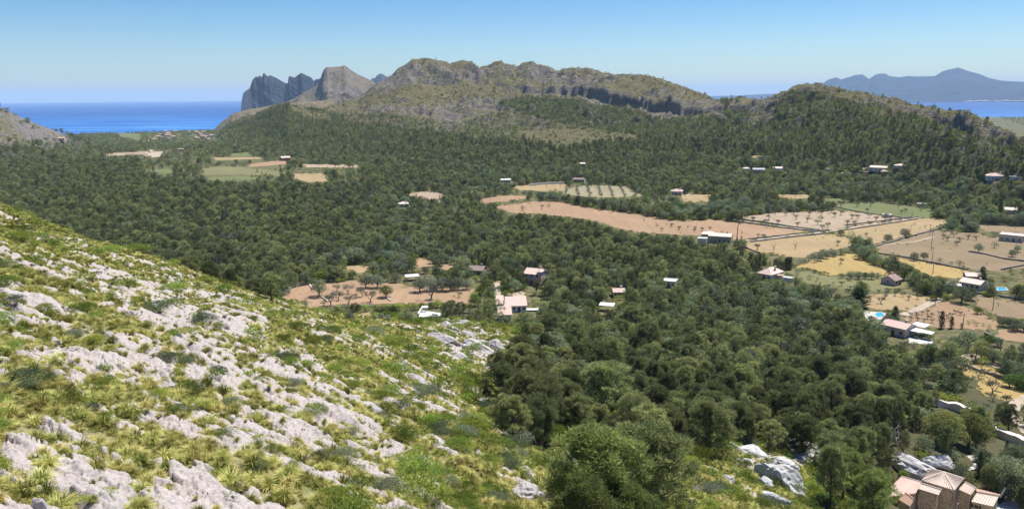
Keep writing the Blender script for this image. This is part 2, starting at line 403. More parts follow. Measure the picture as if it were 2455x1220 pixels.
def hz_cache(x, y):
    k = id(x)
    return _hc.get(k) if k in _hc and _hc[k].shape == x.shape else hill_z(x, y)
def hillside_detail(x, y, fine=True):
    """offset of the slope's surface and how much of it is bare rock"""
    n, u, v = rock_mask(x, y)
    m = sstep(0.04, 0.13, n)
    d = 0.9 * fbm(x / 14, y / 14, 3, 81)
    d = d + m * (0.16 + 0.40 * np.clip(n, 0, 0.8) + 0.26 * fbm(u / 4, v / 1.1, 3, 82))
    if fine:
        w1, w2, cid = worley(u / 1.7, v / 0.75, 23)
        x1, x2, c2 = worley(x / 0.55, y / 0.55, 29)
        d = d + m * (0.26 * (cid - .5) - 0.16 * np.exp(-((w2 - w1) / 0.09) ** 2) + 0.10 * (c2 - .5) + 0.07 * fbm(u / 0.5, v / 0.3, 3, 84))
        d = d + (1 - m) * 0.09 * fbm(x / 0.8, y / 0.8, 3, 85)
    return d, m
def polar(x, y): return np.hypot(x, y), np.arctan2(x, y)
def H(x, y, fine=False, want_mask=False):
    x = np.asarray(x, float); y = np.asarray(y, float); shp = x.shape; x = x.ravel(); y = y.ravel()
    r, az = polar(x, y)
    z = valley_z(x, y, r, az)
    kind = np.zeros(x.shape, int); rock = np.zeros(x.shape)
    m = r > 560
    if m.any():
        zz = np.maximum(ridge_z(x[m], y[m], r[m], az[m]), -1e3); zl = left_z(x[m], y[m], r[m], az[m])
        b = z[m]; k = np.where(zz > b, 2, 0); b = np.maximum(b, zz); k = np.where(zl > b, 3, k); b = np.maximum(b, zl)
        z[m] = b; kind[m] = k
    m = r < 420
    if m.any():
        xm, ym = x[m], y[m]; hz = hill_z(xm, ym)
        hz = hz - 40 * sstep(300, 400, r[m])
        _hc.clear(); _hc[id(xm)] = hz
        det, rk = hillside_detail(xm, ym, fine)
        _hc.clear()
        up = sstep(-1.0, 2.0, hz)
        # right of the rocky slope the ground is wooded earth, with little rock
        zz = hz + det * up
        k = zz > z[m]
        z[m] = np.where(k, zz, z[m]); kk = kind[m]; kk[k] = 1; kind[m] = kk
        rr = rock[m]; rr[k] = (rk * up)[k]; rock[m] = rr
    if want_mask: return z.reshape(shp), kind.reshape(shp), rock.reshape(shp)
    return z.reshape(shp)

_RS = np.concatenate([np.geomspace(9, 420, 520), np.geomspace(421, 5200, 900)])
def hit(px, py):
    """ground points seen through pixels of the photograph"""
    px = np.atleast_1d(np.asarray(px, float)); py = np.atleast_1d(np.asarray(py, float)); out = []
    d = pix_dir(px, py); h = np.hypot(d[:, 0], d[:, 1]); ux = d[:, 0] / h; uy = d[:, 1] / h; s = d[:, 2] / h
    for i0 in range(0, len(px), 400):
        sl = slice(i0, i0 + 400)
        X = ux[sl, None] * _RS; Y = uy[sl, None] * _RS; ray = CAM_Z + s[sl, None] * _RS
        Z = H(X, Y); below = ray <= Z
        j = np.argmax(below, 1); j = np.where(below.any(1), np.maximum(j, 1), len(_RS) - 1)
        n = np.arange(len(j)); a = (ray - Z)[n, j - 1]; b = (ray - Z)[n, j]
        t = np.clip(a / (a - b + 1e-9), 0, 1); r = _RS[j - 1] + (_RS[j] - _RS[j - 1]) * t
        x = ux[sl] * r; y = uy[sl] * r; out.append(np.stack([x, y, H(x, y)], -1))
    return np.concatenate(out)
def hit1(px, py): return hit([px], [py])[0]

# ------------------------------------------------------------------ terrain materials
def mat_hillside():
    t = NT('hillside_soil_and_rock')
    rk = t.attr('rock'); p = t.pos()
    n1 = t.noise(0.9, 6, 0.65); n2 = t.noise(6.0, 5, 0.7); n3 = t.noise(0.12, 3, 0.5)
    st = t.noise(2.2, 5, 0.7, t.mapped(p, (1, 1, 3), (0, 0, -math.atan2(STR[1], STR[0]))), 0.6)
    rock = t.ramp(n2, [(0.25, (0.16, 0.145, 0.135)), (0.42, (0.355, 0.31, 0.28)), (0.6, (0.47, 0.42, 0.385)), (0.8, (0.54, 0.495, 0.46))])
    rock = t.mix(t.rng(st, 0.52, 0.70, 0, 0.45), rock, (0.15, 0.148, 0.15))
    rock = t.mix(t.rng(n1, 0.55, 0.8, 0, 0.35), rock, (0.36, 0.285, 0.245))
    soil = t.ramp(n2, [(0.3, (0.13, 0.12, 0.05)), (0.5, (0.24, 0.215, 0.10)), (0.7, (0.38, 0.33, 0.21))])
    soil = t.mix(t.rng(n1, 0.48, 0.62, 0, 0.8), soil, (0.10, 0.13, 0.035))
    soil = t.mix(t.rng(n1, 0.60, 0.72, 0, 0.6), soil, (0.32, 0.25, 0.19))
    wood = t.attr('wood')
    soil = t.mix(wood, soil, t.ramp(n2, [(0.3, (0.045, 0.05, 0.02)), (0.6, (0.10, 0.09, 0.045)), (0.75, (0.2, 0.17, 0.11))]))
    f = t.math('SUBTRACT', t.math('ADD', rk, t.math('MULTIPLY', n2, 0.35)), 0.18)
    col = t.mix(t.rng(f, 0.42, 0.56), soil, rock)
    h = t.math('ADD', t.math('MULTIPLY', n2, 0.5), t.math('MULTIPLY', st, 0.6))
    return t.surf(col, 0.92, 0.12, t.bump(h, 0.7, 0.16))
def mat_ground():
    t = NT('valley_ground')
    n1 = t.noise(0.02, 5, 0.6); n2 = t.noise(0.25, 6, 0.65); n3 = t.noise(2.0, 4, 0.6)
    a = t.ramp(n2, [(0.3, (0.055, 0.065, 0.025)), (0.5, (0.12, 0.115, 0.05)), (0.7, (0.26, 0.20, 0.12))])
    b = t.mix(t.rng(n1, 0.45, 0.6), a, t.ramp(n2, [(0.3, (0.07, 0.08, 0.03)), (0.7, (0.20, 0.18, 0.085))]))
    return t.surf(t.mix(t.rng(n3, 0.3, 0.7, 0, 0.3), b, (0.09, 0.08, 0.04)), 0.95, 0.1, t.bump(n3, 0.4, 0.3))
def mat_hill(name, rockc, grassc, dark, sc=1.0, bias=0.0):
    t = NT(name); g = t.n('ShaderNodeNewGeometry'); t._p = g.outputs['Position']
    sp = t.n('ShaderNodeSeparateXYZ'); t.l(g.outputs['True Normal'], sp.inputs[0])
    n1 = t.noise(0.02 * sc, 6, 0.65); n2 = t.noise(0.13 * sc, 6, 0.7); n3 = t.noise(0.45 * sc, 4, 0.7); nb = t.noise(0.006 * sc, 3, 0.5)
    rock = t.ramp(n2, [(0.3, tuple(c * .5 for c in rockc)), (0.5, rockc), (0.72, tuple(min(1, c * 1.35) for c in rockc))])
    rock = t.mix(t.rng(n3, 0.52, 0.62, 0, 0.85), rock, tuple(c * 0.28 for c in rockc))
    grass = t.ramp(n2, [(0.3, tuple(c * .65 for c in grassc)), (0.55, grassc), (0.75, tuple(c * 1.25 for c in grassc))])
    grass = t.mix(t.rng(n3, 0.54, 0.62, 0, 0.85), grass, dark)
    s = t.math('ADD', sp.outputs[2], t.math('MULTIPLY', t.math('SUBTRACT', n1, 0.5), 0.9))
    s = t.math('ADD', s, t.math('MULTIPLY', t.math('SUBTRACT', nb, 0.5), 1.3))
    col = t.mix(t.rng(s, 0.70 + bias, 0.95 + bias), rock, grass)
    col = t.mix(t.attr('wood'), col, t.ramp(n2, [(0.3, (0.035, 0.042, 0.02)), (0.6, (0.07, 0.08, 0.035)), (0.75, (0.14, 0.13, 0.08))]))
    return t.surf(col, 0.95, 0.08, t.bump(t.math('ADD', n2, t.math('MULTIPLY', n3, 0.5)), 1.0, 5.0 / sc))
M_HILLSIDE = mat_hillside(); M_GROUND = mat_ground()
M_RIDGE = mat_hill('ridge_rock_and_grass', (0.235, 0.208, 0.178), (0.19, 0.163, 0.08), (0.055, 0.065, 0.03), 1.0, -0.10)
M_LEFTHILL = mat_hill('stony_hill', (0.235, 0.215, 0.195), (0.19, 0.165, 0.10), (0.08, 0.085, 0.04), 1.4)

# ------------------------------------------------------------------ terrain meshes
def fan(az, rs):
    A, Rr = np.meshgrid(az, rs, indexing='ij'); return np.sin(A) * Rr, np.cos(A) * Rr
AZ_F = np.radians(np.concatenate([np.arange(-85, -46, 2.0), np.arange(-46, -36, 0.5), np.arange(-36, 36, 0.088), np.arange(36, 46, 0.5), np.arange(46, 86, 2.0)]))
# clearings without a field of their own: (polygon, share of trees kept)
THIN = [
 ([(740,255),(800,235),(860,215),(934,160),(988,110),(1032,105),(1300,115),(1700,190),(1720,225),(1740,262),(1740,278),(1690,272),(1620,284),(1573,279),(1506,258),(1420,246),(1388,234),(1304,231),(1250,228),(1200,238),(1190,262),(1150,280),(1100,292),(1000,285),(960,275),(900,272),(850,272),(800,268)], .02),
 ([(820,272),(900,276),(960,280),(1000,288),(1100,296),(1100,312),(1000,306),(900,296),(830,290)], .30),
 ([(960,278),(1050,275),(1150,262),(1200,244),(1250,262),(1290,278),(1380,296),(1500,318),(1540,328),(1500,332),(1400,342),(1330,352),(1280,338),(1200,332),(1150,330),(1100,318),(1000,304)], .30),
 ([(1240,310),(1380,304),(1520,318),(1525,325),(1400,340),(1340,346),(1270,330)], .05),
 ([(1740,222),(1781,212),(1826,216),(1872,199),(1955,180),(2105,206),(2262,239),(2384,279),(2480,310),(2480,352),(2400,332),(2330,315),(2260,300),(2180,268),(2100,252),(2040,236),(1990,224),(1930,211),(1880,224),(1860,245),(1800,256),(1750,262)], .06),
 ([(1800,256),(1860,250),(1848,290),(1810,300),(1780,290)], .25),
 ([(2050,245),(2120,262),(2260,300),(2455,355),(2455,380),(2300,330),(2180,296),(2080,262)], .45),
 ([(690,240),(740,262),(800,272),(790,285),(730,280),(700,262)], .12),
 ([(-400,150),(0,255),(170,325),(130,338),(60,335),(20,345),(-400,330)], .03), ([(0,330),(170,330),(230,345),(200,360),(60,350),(0,352)], .45),
 ([(510,316),(545,283),(600,262),(650,253),(640,262),(600,280),(560,296),(530,312)], .3),
 ([(95,298),(215,298),(215,308),(110,310)], .1), ([(355,312),(440,308),(440,336),(355,336)], .25), ([(450,318),(520,322),(522,342),(455,340)], .25),
 ([(1010,470),(1110,450),(1240,460),(1300,470),(1240,495),(1130,490)], .6),
 ([(1520,455),(1700,470),(1700,500),(1560,500),(1500,480)], .4),
 ([(2110,850),(2210,846),(2241,877),(2333,919),(2353,950),(2500,966),(2500,1050),(2372,1020),(2295,981),(2241,943),(2141,923)], .35),
 ([(2190,755),(2455,790),(2455,860),(2320,850),(2240,830),(2200,790)], .30),
 ([(2100,690),(2340,700),(2300,740),(2190,760),(2060,745)], .12),
 ([(2344,600),(2500,590),(2500,700),(2344,690)], .25),
 ([(820,640),(1100,610),(1200,660),(1200,700),(830,700)], .45), ([(1150,690),(1320,690),(1300,780),(1000,780),(1000,735),(1150,740)], .22), ([(690,735),(1000,735),(1000,775),(800,765)], .3),
 ([(330,355),(480,355),(680,385),(870,400),(870,440),(480,440),(340,420)], .28),
 ([(1740,585),(1960,600),(2120,700),(1960,700),(1780,650)], .35),
]
WOOD_EDGE = [(1175, 880), (1165, 1000), (1290, 1085), (1400, 1060), (1420, 1230), (1560, 1230), (1580, 1095), (1760, 1075), (1950, 1110), (1930, 1230), (2600, 1300), (2600, 700), (1240, 760), (1270, 860)]
def make_terrain():
    rs = np.geomspace(9, 330, 800)
    X, Y = fan(AZ_F, rs); Z, K, RK = H(X, Y, True, True)
    px, py, f = to_pix(X, Y, Z)
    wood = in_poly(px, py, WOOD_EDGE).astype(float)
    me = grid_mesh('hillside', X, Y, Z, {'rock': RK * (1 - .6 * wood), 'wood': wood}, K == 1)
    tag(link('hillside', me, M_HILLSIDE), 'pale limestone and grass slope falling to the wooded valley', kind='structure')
    sel = K != 1; pad = sel.copy(); pad[1:] |= sel[:-1]; pad[:-1] |= sel[1:]; pad[:, 1:] |= sel[:, :-1]; pad[:, :-1] |= sel[:, 1:]
    st = 4                                     # the flat valley floor needs few cells
    Xc, Yc, Zc, pc = X[:, ::st], Y[:, ::st], Z[:, ::st], None
    P1 = (Xc, Yc, valley_z(Xc.ravel(), Yc.ravel(), *polar(Xc.ravel(), Yc.ravel())).reshape(Xc.shape) - 0.0)
    keep = np.zeros(Xc.shape, bool)
    for k in range(st): keep |= pad[:, k::st][:, :keep.shape[1]] if pad[:, k::st].shape[1] >= keep.shape[1] else np.pad(pad[:, k::st], ((0, 0), (0, 1)))
    rs1 = rs[::st]
    me = grid_mesh('ground', *P1, None, keep)
    tag(link('ground', me, M_GROUND), 'valley floor', kind='structure')
    # middle distance: flat
    rs2 = np.concatenate([[rs1[-1]], np.geomspace(345, 640, 40)])
    X, Y = fan(AZ_F[::3], rs2); Z = H(X, Y)
    me = grid_mesh('ground', X, Y, Z); tag(link('ground', me, M_GROUND), 'valley floor', kind='structure')
    # far: hills and plain down to the coast
    rs3 = np.concatenate([np.geomspace(640, 800, 30), np.geomspace(803, 2150, 330), np.geomspace(2160, 5300, 110)])
    X, Y = fan(AZ_F, rs3); Z, K, _ = H(X, Y, False, True)
    R, A = polar(X, Y)
    far = K == 0
    f2 = far.copy(); f2[:, 1:] |= far[:, :-1]; f2[:, :-1] |= far[:, 1:]; f2[1:] |= far[:-1]; f2[:-1] |= far[1:]
    me = grid_mesh('ground', X, Y, Z, None, far); tag(link('ground', me, M_GROUND), 'valley floor', kind='structure')
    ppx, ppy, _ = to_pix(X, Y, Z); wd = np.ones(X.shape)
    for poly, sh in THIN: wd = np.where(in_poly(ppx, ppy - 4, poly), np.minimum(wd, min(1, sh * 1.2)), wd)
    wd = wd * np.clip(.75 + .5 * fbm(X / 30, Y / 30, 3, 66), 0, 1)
    cone = A < float(px_az(760, 250)); right = A > float(px_az(1728, 250))
    for nm, sel, mt, lb in (('hill', (K == 2) & cone, M_RIDGE, 'rounded hill covered in dark pines beside the sea'), ('mountain_ridge', (K == 2) & ~cone & ~right, M_RIDGE, 'long rocky grey green ridge'),
                            ('hill', (K == 2) & right, M_RIDGE, 'low hill covered in pines with a bare stony crest'), ('hill', K == 3, M_LEFTHILL, 'bare stony hillside rising from the pine wood')):
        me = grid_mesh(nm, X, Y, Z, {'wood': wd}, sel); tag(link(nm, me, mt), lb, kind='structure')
make_terrain()

# mountains and headlands beyond
def far_hill(name, crest, front, base_z, prof, mat, label, seed, rough=(12, 60), back=400, n=90, nseg=500, front_gain=0.0):
    a, r, z = _curve(crest)
    az = np.linspace(a[0], a[-1], nseg); rc = np.interp(az, a, r); zc = np.interp(az, a, z)
    t = np.concatenate([np.linspace(0, 1, n), [1.15, 1.5, 2.2]])
    RR = np.where(t[None, :] <= 1, rc[:, None] - front * (1 - t[None, :]), rc[:, None] + back * (t[None, :] - 1))
    T = np.clip(t, 0, 1)[None, :]
    pz = np.interp(T, [p[0] for p in prof], [p[1] for p in prof])
    Z = base_z + (zc[:, None] - base_z) * pz
    Z = np.where(t[None, :] > 1, zc[:, None] - (t[None, :] - 1) * (zc[:, None] - base_z) * 0.85, Z)
    X = np.sin(az)[:, None] * RR; Y = np.cos(az)[:, None] * RR
    env = np.clip((T * (1 - T) * 4), 0, 1) ** 0.5 * (np.clip((zc[:, None] - base_z) / 80, 0, 1))
    amp, sc = rough
    d = amp * (ridged(X / sc, Y / sc, 5, seed) - 0.5) * 1.6 + amp * 0.5 * fbm(X / sc * 3, Y / sc * 3, 3, seed + 5)
    Z = Z + env * d
    # relief pushed toward the viewer too, so cliffs have ribs
    g = 1 - env * amp * 1.2 * (ridged(X / sc * .8 + Z / sc, Y / sc * .8, 4, seed + 9) - .5) / RR
    me = grid_mesh(name, X * g, Y * g, Z)
    return tag(link(name, me, mat), label, kind='structure')
M_HEAD = mat_hill('headland_grass', (0.27, 0.24, 0.21), (0.26, 0.20, 0.12), (0.09, 0.09, 0.045), 0.7, -0.1)
M_MOUNT = mat_hill('grey_mountain', (0.235, 0.205, 0.18), (0.225, 0.185, 0.13), (0.10, 0.10, 0.07), 0.5, -0.1)
M_CLIFF = mat_hill('sea_cliff', (0.075, 0.088, 0.12), (0.06, 0.068, 0.07), (0.035, 0.042, 0.045), 0.4, 0.2)  # blue of skylit shade put into the rock colour
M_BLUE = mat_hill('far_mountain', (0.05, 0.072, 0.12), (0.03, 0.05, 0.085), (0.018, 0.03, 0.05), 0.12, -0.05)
far_hill('headland', [(512, 312, 2900), (524, 300, 2900), (532, 292, 2890), (545, 283, 2870), (556, 273, 2860), (575, 268, 2850), (600, 262, 2850), (625, 258, 2850), (650, 253, 2830), (680, 249, 2800), (720, 245, 2800), (800, 240, 2800)],
         620, -75, [(0, 0), (0.06, 0.1), (0.5, 0.62), (0.85, 0.93), (1, 1)], M_HEAD, 'low brown grassy headland above the bay', 5, (10, 90))
far_hill('mountain', [(640, 262, 3300), (690, 243, 3300), (706, 236, 3300), (739, 217, 3300), (757, 206, 3300), (766, 197, 3290), (771, 180, 3290), (776, 168, 3290), (783, 161, 3290), (790, 162, 3290), (800, 161, 3290), (817, 160, 3290), (825, 157, 3290), (831, 160, 3290),
                      (838, 166, 3300), (860, 180, 3320), (887, 192, 3340), (901, 201, 3350), (930, 210, 3350), (1000, 225, 3350)],
         900, -75, [(0, 0), (0.4, 0.34), (0.7, 0.62), (0.88, 0.82), (0.94, 0.93), (1, 1)], M_MOUNT, 'grey stony mountain with a broken top', 15, (26, 180))
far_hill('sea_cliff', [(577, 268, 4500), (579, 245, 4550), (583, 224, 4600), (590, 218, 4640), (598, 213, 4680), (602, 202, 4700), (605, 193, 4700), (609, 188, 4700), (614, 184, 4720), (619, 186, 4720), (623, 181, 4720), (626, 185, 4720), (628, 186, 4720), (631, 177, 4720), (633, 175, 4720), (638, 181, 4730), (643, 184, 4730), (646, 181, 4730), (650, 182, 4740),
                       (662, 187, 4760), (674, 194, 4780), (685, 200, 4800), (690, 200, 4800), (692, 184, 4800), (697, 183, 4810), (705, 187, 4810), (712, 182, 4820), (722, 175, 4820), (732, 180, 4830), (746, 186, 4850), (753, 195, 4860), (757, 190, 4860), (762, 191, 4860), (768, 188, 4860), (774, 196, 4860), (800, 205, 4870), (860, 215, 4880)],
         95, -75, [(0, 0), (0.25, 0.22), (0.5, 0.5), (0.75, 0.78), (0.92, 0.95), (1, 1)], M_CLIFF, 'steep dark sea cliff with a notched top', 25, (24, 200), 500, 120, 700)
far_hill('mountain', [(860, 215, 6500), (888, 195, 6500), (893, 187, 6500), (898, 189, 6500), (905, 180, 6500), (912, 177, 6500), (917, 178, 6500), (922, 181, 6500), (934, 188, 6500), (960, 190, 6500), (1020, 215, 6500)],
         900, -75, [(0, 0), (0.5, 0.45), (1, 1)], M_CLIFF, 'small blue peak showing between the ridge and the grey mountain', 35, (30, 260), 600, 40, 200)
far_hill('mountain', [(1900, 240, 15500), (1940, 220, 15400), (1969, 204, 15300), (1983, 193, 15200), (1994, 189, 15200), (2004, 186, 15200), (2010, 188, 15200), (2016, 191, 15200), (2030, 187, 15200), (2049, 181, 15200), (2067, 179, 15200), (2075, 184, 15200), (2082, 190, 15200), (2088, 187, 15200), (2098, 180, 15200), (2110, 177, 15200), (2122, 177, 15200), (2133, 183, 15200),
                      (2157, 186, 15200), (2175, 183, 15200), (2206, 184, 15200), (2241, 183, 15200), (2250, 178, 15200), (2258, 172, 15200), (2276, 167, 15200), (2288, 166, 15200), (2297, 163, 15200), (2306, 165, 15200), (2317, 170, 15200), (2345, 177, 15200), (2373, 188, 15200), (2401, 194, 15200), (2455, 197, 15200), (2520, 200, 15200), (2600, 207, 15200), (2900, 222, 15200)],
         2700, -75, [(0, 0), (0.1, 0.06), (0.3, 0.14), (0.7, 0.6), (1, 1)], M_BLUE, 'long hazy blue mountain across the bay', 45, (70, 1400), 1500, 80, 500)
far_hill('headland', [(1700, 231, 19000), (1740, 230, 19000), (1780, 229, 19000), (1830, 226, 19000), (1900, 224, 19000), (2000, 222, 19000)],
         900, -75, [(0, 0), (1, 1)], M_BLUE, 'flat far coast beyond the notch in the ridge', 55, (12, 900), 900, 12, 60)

def mat_sea():
    t = NT('sea_water'); g = t.pos()
    n1 = t.noise(0.0006, 3, 0.5, t.mapped(g, (1, 3.2, 1))); n2 = t.noise(0.003, 4, 0.6, t.mapped(g, (0.5, 3.0, 1)))
    ln = t.n('ShaderNodeVectorMath', operation='LENGTH'); t.l(g, ln.inputs[0])
    shore = t.rng(ln.outputs['Value'], 3000, 9000)           # shallower, paler water in the bay, deep water offshore
    deep = t.ramp(n2, [(0.35, (0.004, 0.060, 0.235)), (0.65, (0.006, 0.075, 0.27))])
    bay = t.ramp(n2, [(0.38, (0.014, 0.115, 0.36)), (0.52, (0.035, 0.175, 0.46)), (0.6, (0.11, 0.30, 0.60))])
    col = t.mix(shore, bay, deep)
    nb = t.noise(0.05, 3, 0.6)
    return t.surf(col, 0.55, 0.10, t.bump(nb, 0.3, 1.0))
def make_sea():
    az = np.radians(np.linspace(-85, 85, 171)); rs = np.geomspace(1500, 45000, 60)
    X, Y = fan(az, rs); me = grid_mesh('sea', X, Y, np.full(X.shape, SEA_Z))
    tag(link('sea', me, mat_sea()), 'deep blue sea', kind='structure')
make_sea()
def make_haze():
    mb = MB(); mb.box(-46500, 46500, -4000, 46500, -80, 460)
    t = bpy.data.materials.new('haze'); t.use_nodes = True; n = t.node_tree; n.nodes.clear()
    pv = n.nodes.new('ShaderNodeVolumePrincipled'); pv.inputs['Color'].default_value = (0.60, 0.79, 0.96, 1)
    pv.inputs['Density'].default_value = HAZE; pv.inputs['Anisotropy'].default_value = 0.0
    o = n.nodes.new('ShaderNodeOutputMaterial'); n.links.new(pv.outputs[0], o.inputs['Volume'])
    tag(mb.build('haze', t), 'thin blue summer haze', kind='stuff')
HAZE = 4.1e-5
make_haze()
# ------------------------------------------------------------------ foliage materials
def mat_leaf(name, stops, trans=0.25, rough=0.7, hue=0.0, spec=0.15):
    """stops: colours from dark inner tone to fresh tip, chosen by each leaf's own tone and each plant's random value"""
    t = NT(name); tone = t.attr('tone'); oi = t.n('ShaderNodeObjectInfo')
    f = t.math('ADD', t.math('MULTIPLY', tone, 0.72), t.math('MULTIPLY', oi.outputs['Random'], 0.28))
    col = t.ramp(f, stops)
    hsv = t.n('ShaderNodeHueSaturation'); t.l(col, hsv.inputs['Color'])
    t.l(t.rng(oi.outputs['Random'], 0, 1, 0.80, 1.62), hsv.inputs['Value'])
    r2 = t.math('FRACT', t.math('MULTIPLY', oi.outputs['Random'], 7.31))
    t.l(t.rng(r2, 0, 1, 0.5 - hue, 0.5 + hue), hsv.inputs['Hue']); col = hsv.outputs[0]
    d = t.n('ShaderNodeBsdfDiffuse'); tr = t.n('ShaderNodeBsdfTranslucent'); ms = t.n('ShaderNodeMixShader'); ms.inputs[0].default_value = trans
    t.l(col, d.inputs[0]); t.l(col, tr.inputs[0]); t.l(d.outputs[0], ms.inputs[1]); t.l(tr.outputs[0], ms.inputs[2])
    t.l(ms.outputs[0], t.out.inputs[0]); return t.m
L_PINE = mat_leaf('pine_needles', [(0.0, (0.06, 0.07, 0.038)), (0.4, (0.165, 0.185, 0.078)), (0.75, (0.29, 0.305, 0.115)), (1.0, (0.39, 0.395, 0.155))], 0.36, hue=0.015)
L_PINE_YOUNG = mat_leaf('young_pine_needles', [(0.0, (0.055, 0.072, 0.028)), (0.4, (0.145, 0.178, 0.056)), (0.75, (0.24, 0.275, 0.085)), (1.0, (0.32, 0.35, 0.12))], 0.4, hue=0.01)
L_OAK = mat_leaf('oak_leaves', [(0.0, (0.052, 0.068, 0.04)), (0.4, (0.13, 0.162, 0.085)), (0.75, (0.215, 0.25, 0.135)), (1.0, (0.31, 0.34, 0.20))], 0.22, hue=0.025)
L_OLIVE = mat_leaf('olive_leaves', [(0.0, (0.08, 0.092, 0.06)), (0.5, (0.16, 0.178, 0.115)), (1.0, (0.26, 0.275, 0.185))], 0.15, hue=0.02)
L_FRESH = mat_leaf('fresh_green_leaves', [(0.0, (0.045, 0.08, 0.02)), (0.5, (0.11, 0.17, 0.036)), (1.0, (0.19, 0.26, 0.06))], 0.3, hue=0.02)
L_YELLOW = mat_leaf('yellow_green_leaves', [(0.0, (0.09, 0.10, 0.03)), (0.5, (0.18, 0.19, 0.06)), (1.0, (0.27, 0.27, 0.10))], 0.3)
L_CYP = mat_leaf('cypress_foliage', [(0.0, (0.016, 0.028, 0.014)), (0.5, (0.04, 0.06, 0.026)), (1.0, (0.08, 0.105, 0.042))], 0.08)
L_SHRUB = mat_leaf('mastic_leaves', [(0.0, (0.05, 0.072, 0.016)), (0.4, (0.15, 0.195, 0.036)), (0.75, (0.27, 0.325, 0.062)), (1.0, (0.39, 0.42, 0.10))], 0.25, hue=0.02)
L_GRASS = mat_leaf('tussock_grass', [(0.0, (0.09, 0.105, 0.022)), (0.35, (0.25, 0.265, 0.06)), (0.65, (0.42, 0.385, 0.125)), (1.0, (0.62, 0.54, 0.26))], 0.3, hue=0.02)
L_DRY = mat_leaf('grey_twigs', [(0.0, (0.10, 0.09, 0.08)), (1.0, (0.24, 0.22, 0.20))], 0.0)
M_BARK = flat_mat('bark', (0.13, 0.11, 0.09), 0.95, 0.05, 0.3, 3)
M_BARK_GREY = flat_mat('grey_bark', (0.24, 0.22, 0.20), 0.95, 0.05, 0.25, 3)

# ------------------------------------------------------------------ plant prototypes
def unit(v): return v / np.maximum(np.linalg.norm(v, axis=-1, keepdims=True), 1e-9)
def tufts(P, axis, L, Wd, g, face_out=0.5):
    """one small triangle per point: face_out of them lie flat to the crown's surface, the others stand out of it"""
    n = len(P); rv = unit(g.normal(size=(n, 3)))
    flat = g.random(n) < face_out
    tdir = unit(np.cross(axis, rv)); side = unit(np.cross(axis, tdir))
    L = L * g.uniform(.6, 1.35, n)[:, None]; Wd = Wd * g.uniform(.6, 1.3, n)[:, None]
    up = unit(axis + rv * 0.55)
    a = np.where(flat[:, None], P - tdir * L * .5, P - side * Wd * .5)
    b = np.where(flat[:, None], P + side * Wd * .6 + rv * .15 * L, P + side * Wd * .5)
    c = np.where(flat[:, None], P + tdir * L * .5 + axis * .2 * L, P + up * L)
    return np.stack([a, b, c], 1).reshape(-1, 3)
def crown_arrays(puffs, per, L, Wd, g, face_out=0.5, under=0.35, shell=0.75):
    VS = []; TN = []
    for c, rad in puffs:
        n = max(3, int(per * g.uniform(.8, 1.2)))
        d = unit(g.normal(size=(n, 3)))
        d[:, 2] = np.where((d[:, 2] < 0) & (g.random(n) > under), -d[:, 2], d[:, 2])
        k = g.uniform(shell, 1.05, n)[:, None]
        P = np.array(c) + d * np.array(rad) * k
        ax = unit(d / np.array(rad) + np.array([0, 0, .55]))
        VS.append(tufts(P, ax, L, Wd, g, face_out))
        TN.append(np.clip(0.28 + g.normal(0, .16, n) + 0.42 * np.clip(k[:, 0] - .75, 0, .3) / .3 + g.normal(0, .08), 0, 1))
    V = np.concatenate(VS); T = np.concatenate(TN)
    return V, np.arange(len(V)).reshape(-1, 3), T
def join_np(parts, mats, name):
    """parts: (V, F, tone, material index)"""
    V = []; F = []; T = []; MI = []; o = 0
    for v, f, t, mi in parts:
        V.append(v); F.append(f + o); o += len(v); T.append(np.broadcast_to(t, (len(f),))); MI.append(np.full(len(f), mi))
    me = np_mesh(name, np.concatenate(V), np.concatenate(F), {'tone': ('FACE', np.concatenate(T))}, False, np.concatenate(MI))
    for m in mats: me.materials.append(m)
    return me
def tube_np(p0, p1, r0, r1, n=6):
    p0 = np.array(p0, float); p1 = np.array(p1, float); d = unit(p1 - p0)
    a = unit(np.cross(d, [0.31, 0.2, 0.93] if abs(d[2]) < .9 else [1., 0, 0])); b = np.cross(d, a)
    t = np.arange(n) / n * 2 * math.pi
    ring = np.cos(t)[:, None] * a + np.sin(t)[:, None] * b
    V = np.concatenate([p0 + ring * r0, p1 + ring * r1]); i = np.arange(n); j = (i + 1) % n
    F = np.concatenate([np.stack([i, j, n + j], 1), np.stack([i, n + j, n + i], 1)])
    return V, F
def limb_path(p0, p1, r0, r1, g, seg=3, n=5, sag=0.12):
    out = []; P = [np.array(p0, float)]; L = np.linalg.norm(np.array(p1) - np.array(p0))
    for k in range(1, seg + 1):
        t = k / seg; q = np.array(p0) * (1 - t) + np.array(p1) * t
        if k < seg: q = q + g.normal(0, sag * L * .35, 3)
        P.append(q)
    for k in range(seg):
        ra = r0 + (r1 - r0) * k / seg; rb = r0 + (r1 - r0) * (k + 1) / seg
        v, f = tube_np(P[k], P[k + 1], ra, rb, n); out.append((v, f))
    return out
def merge_tubes(tb):
    V = []; F = []; o = 0
    for v, f in tb: V.append(v); F.append(f + o); o += len(v)
    return np.concatenate(V), np.concatenate(F)

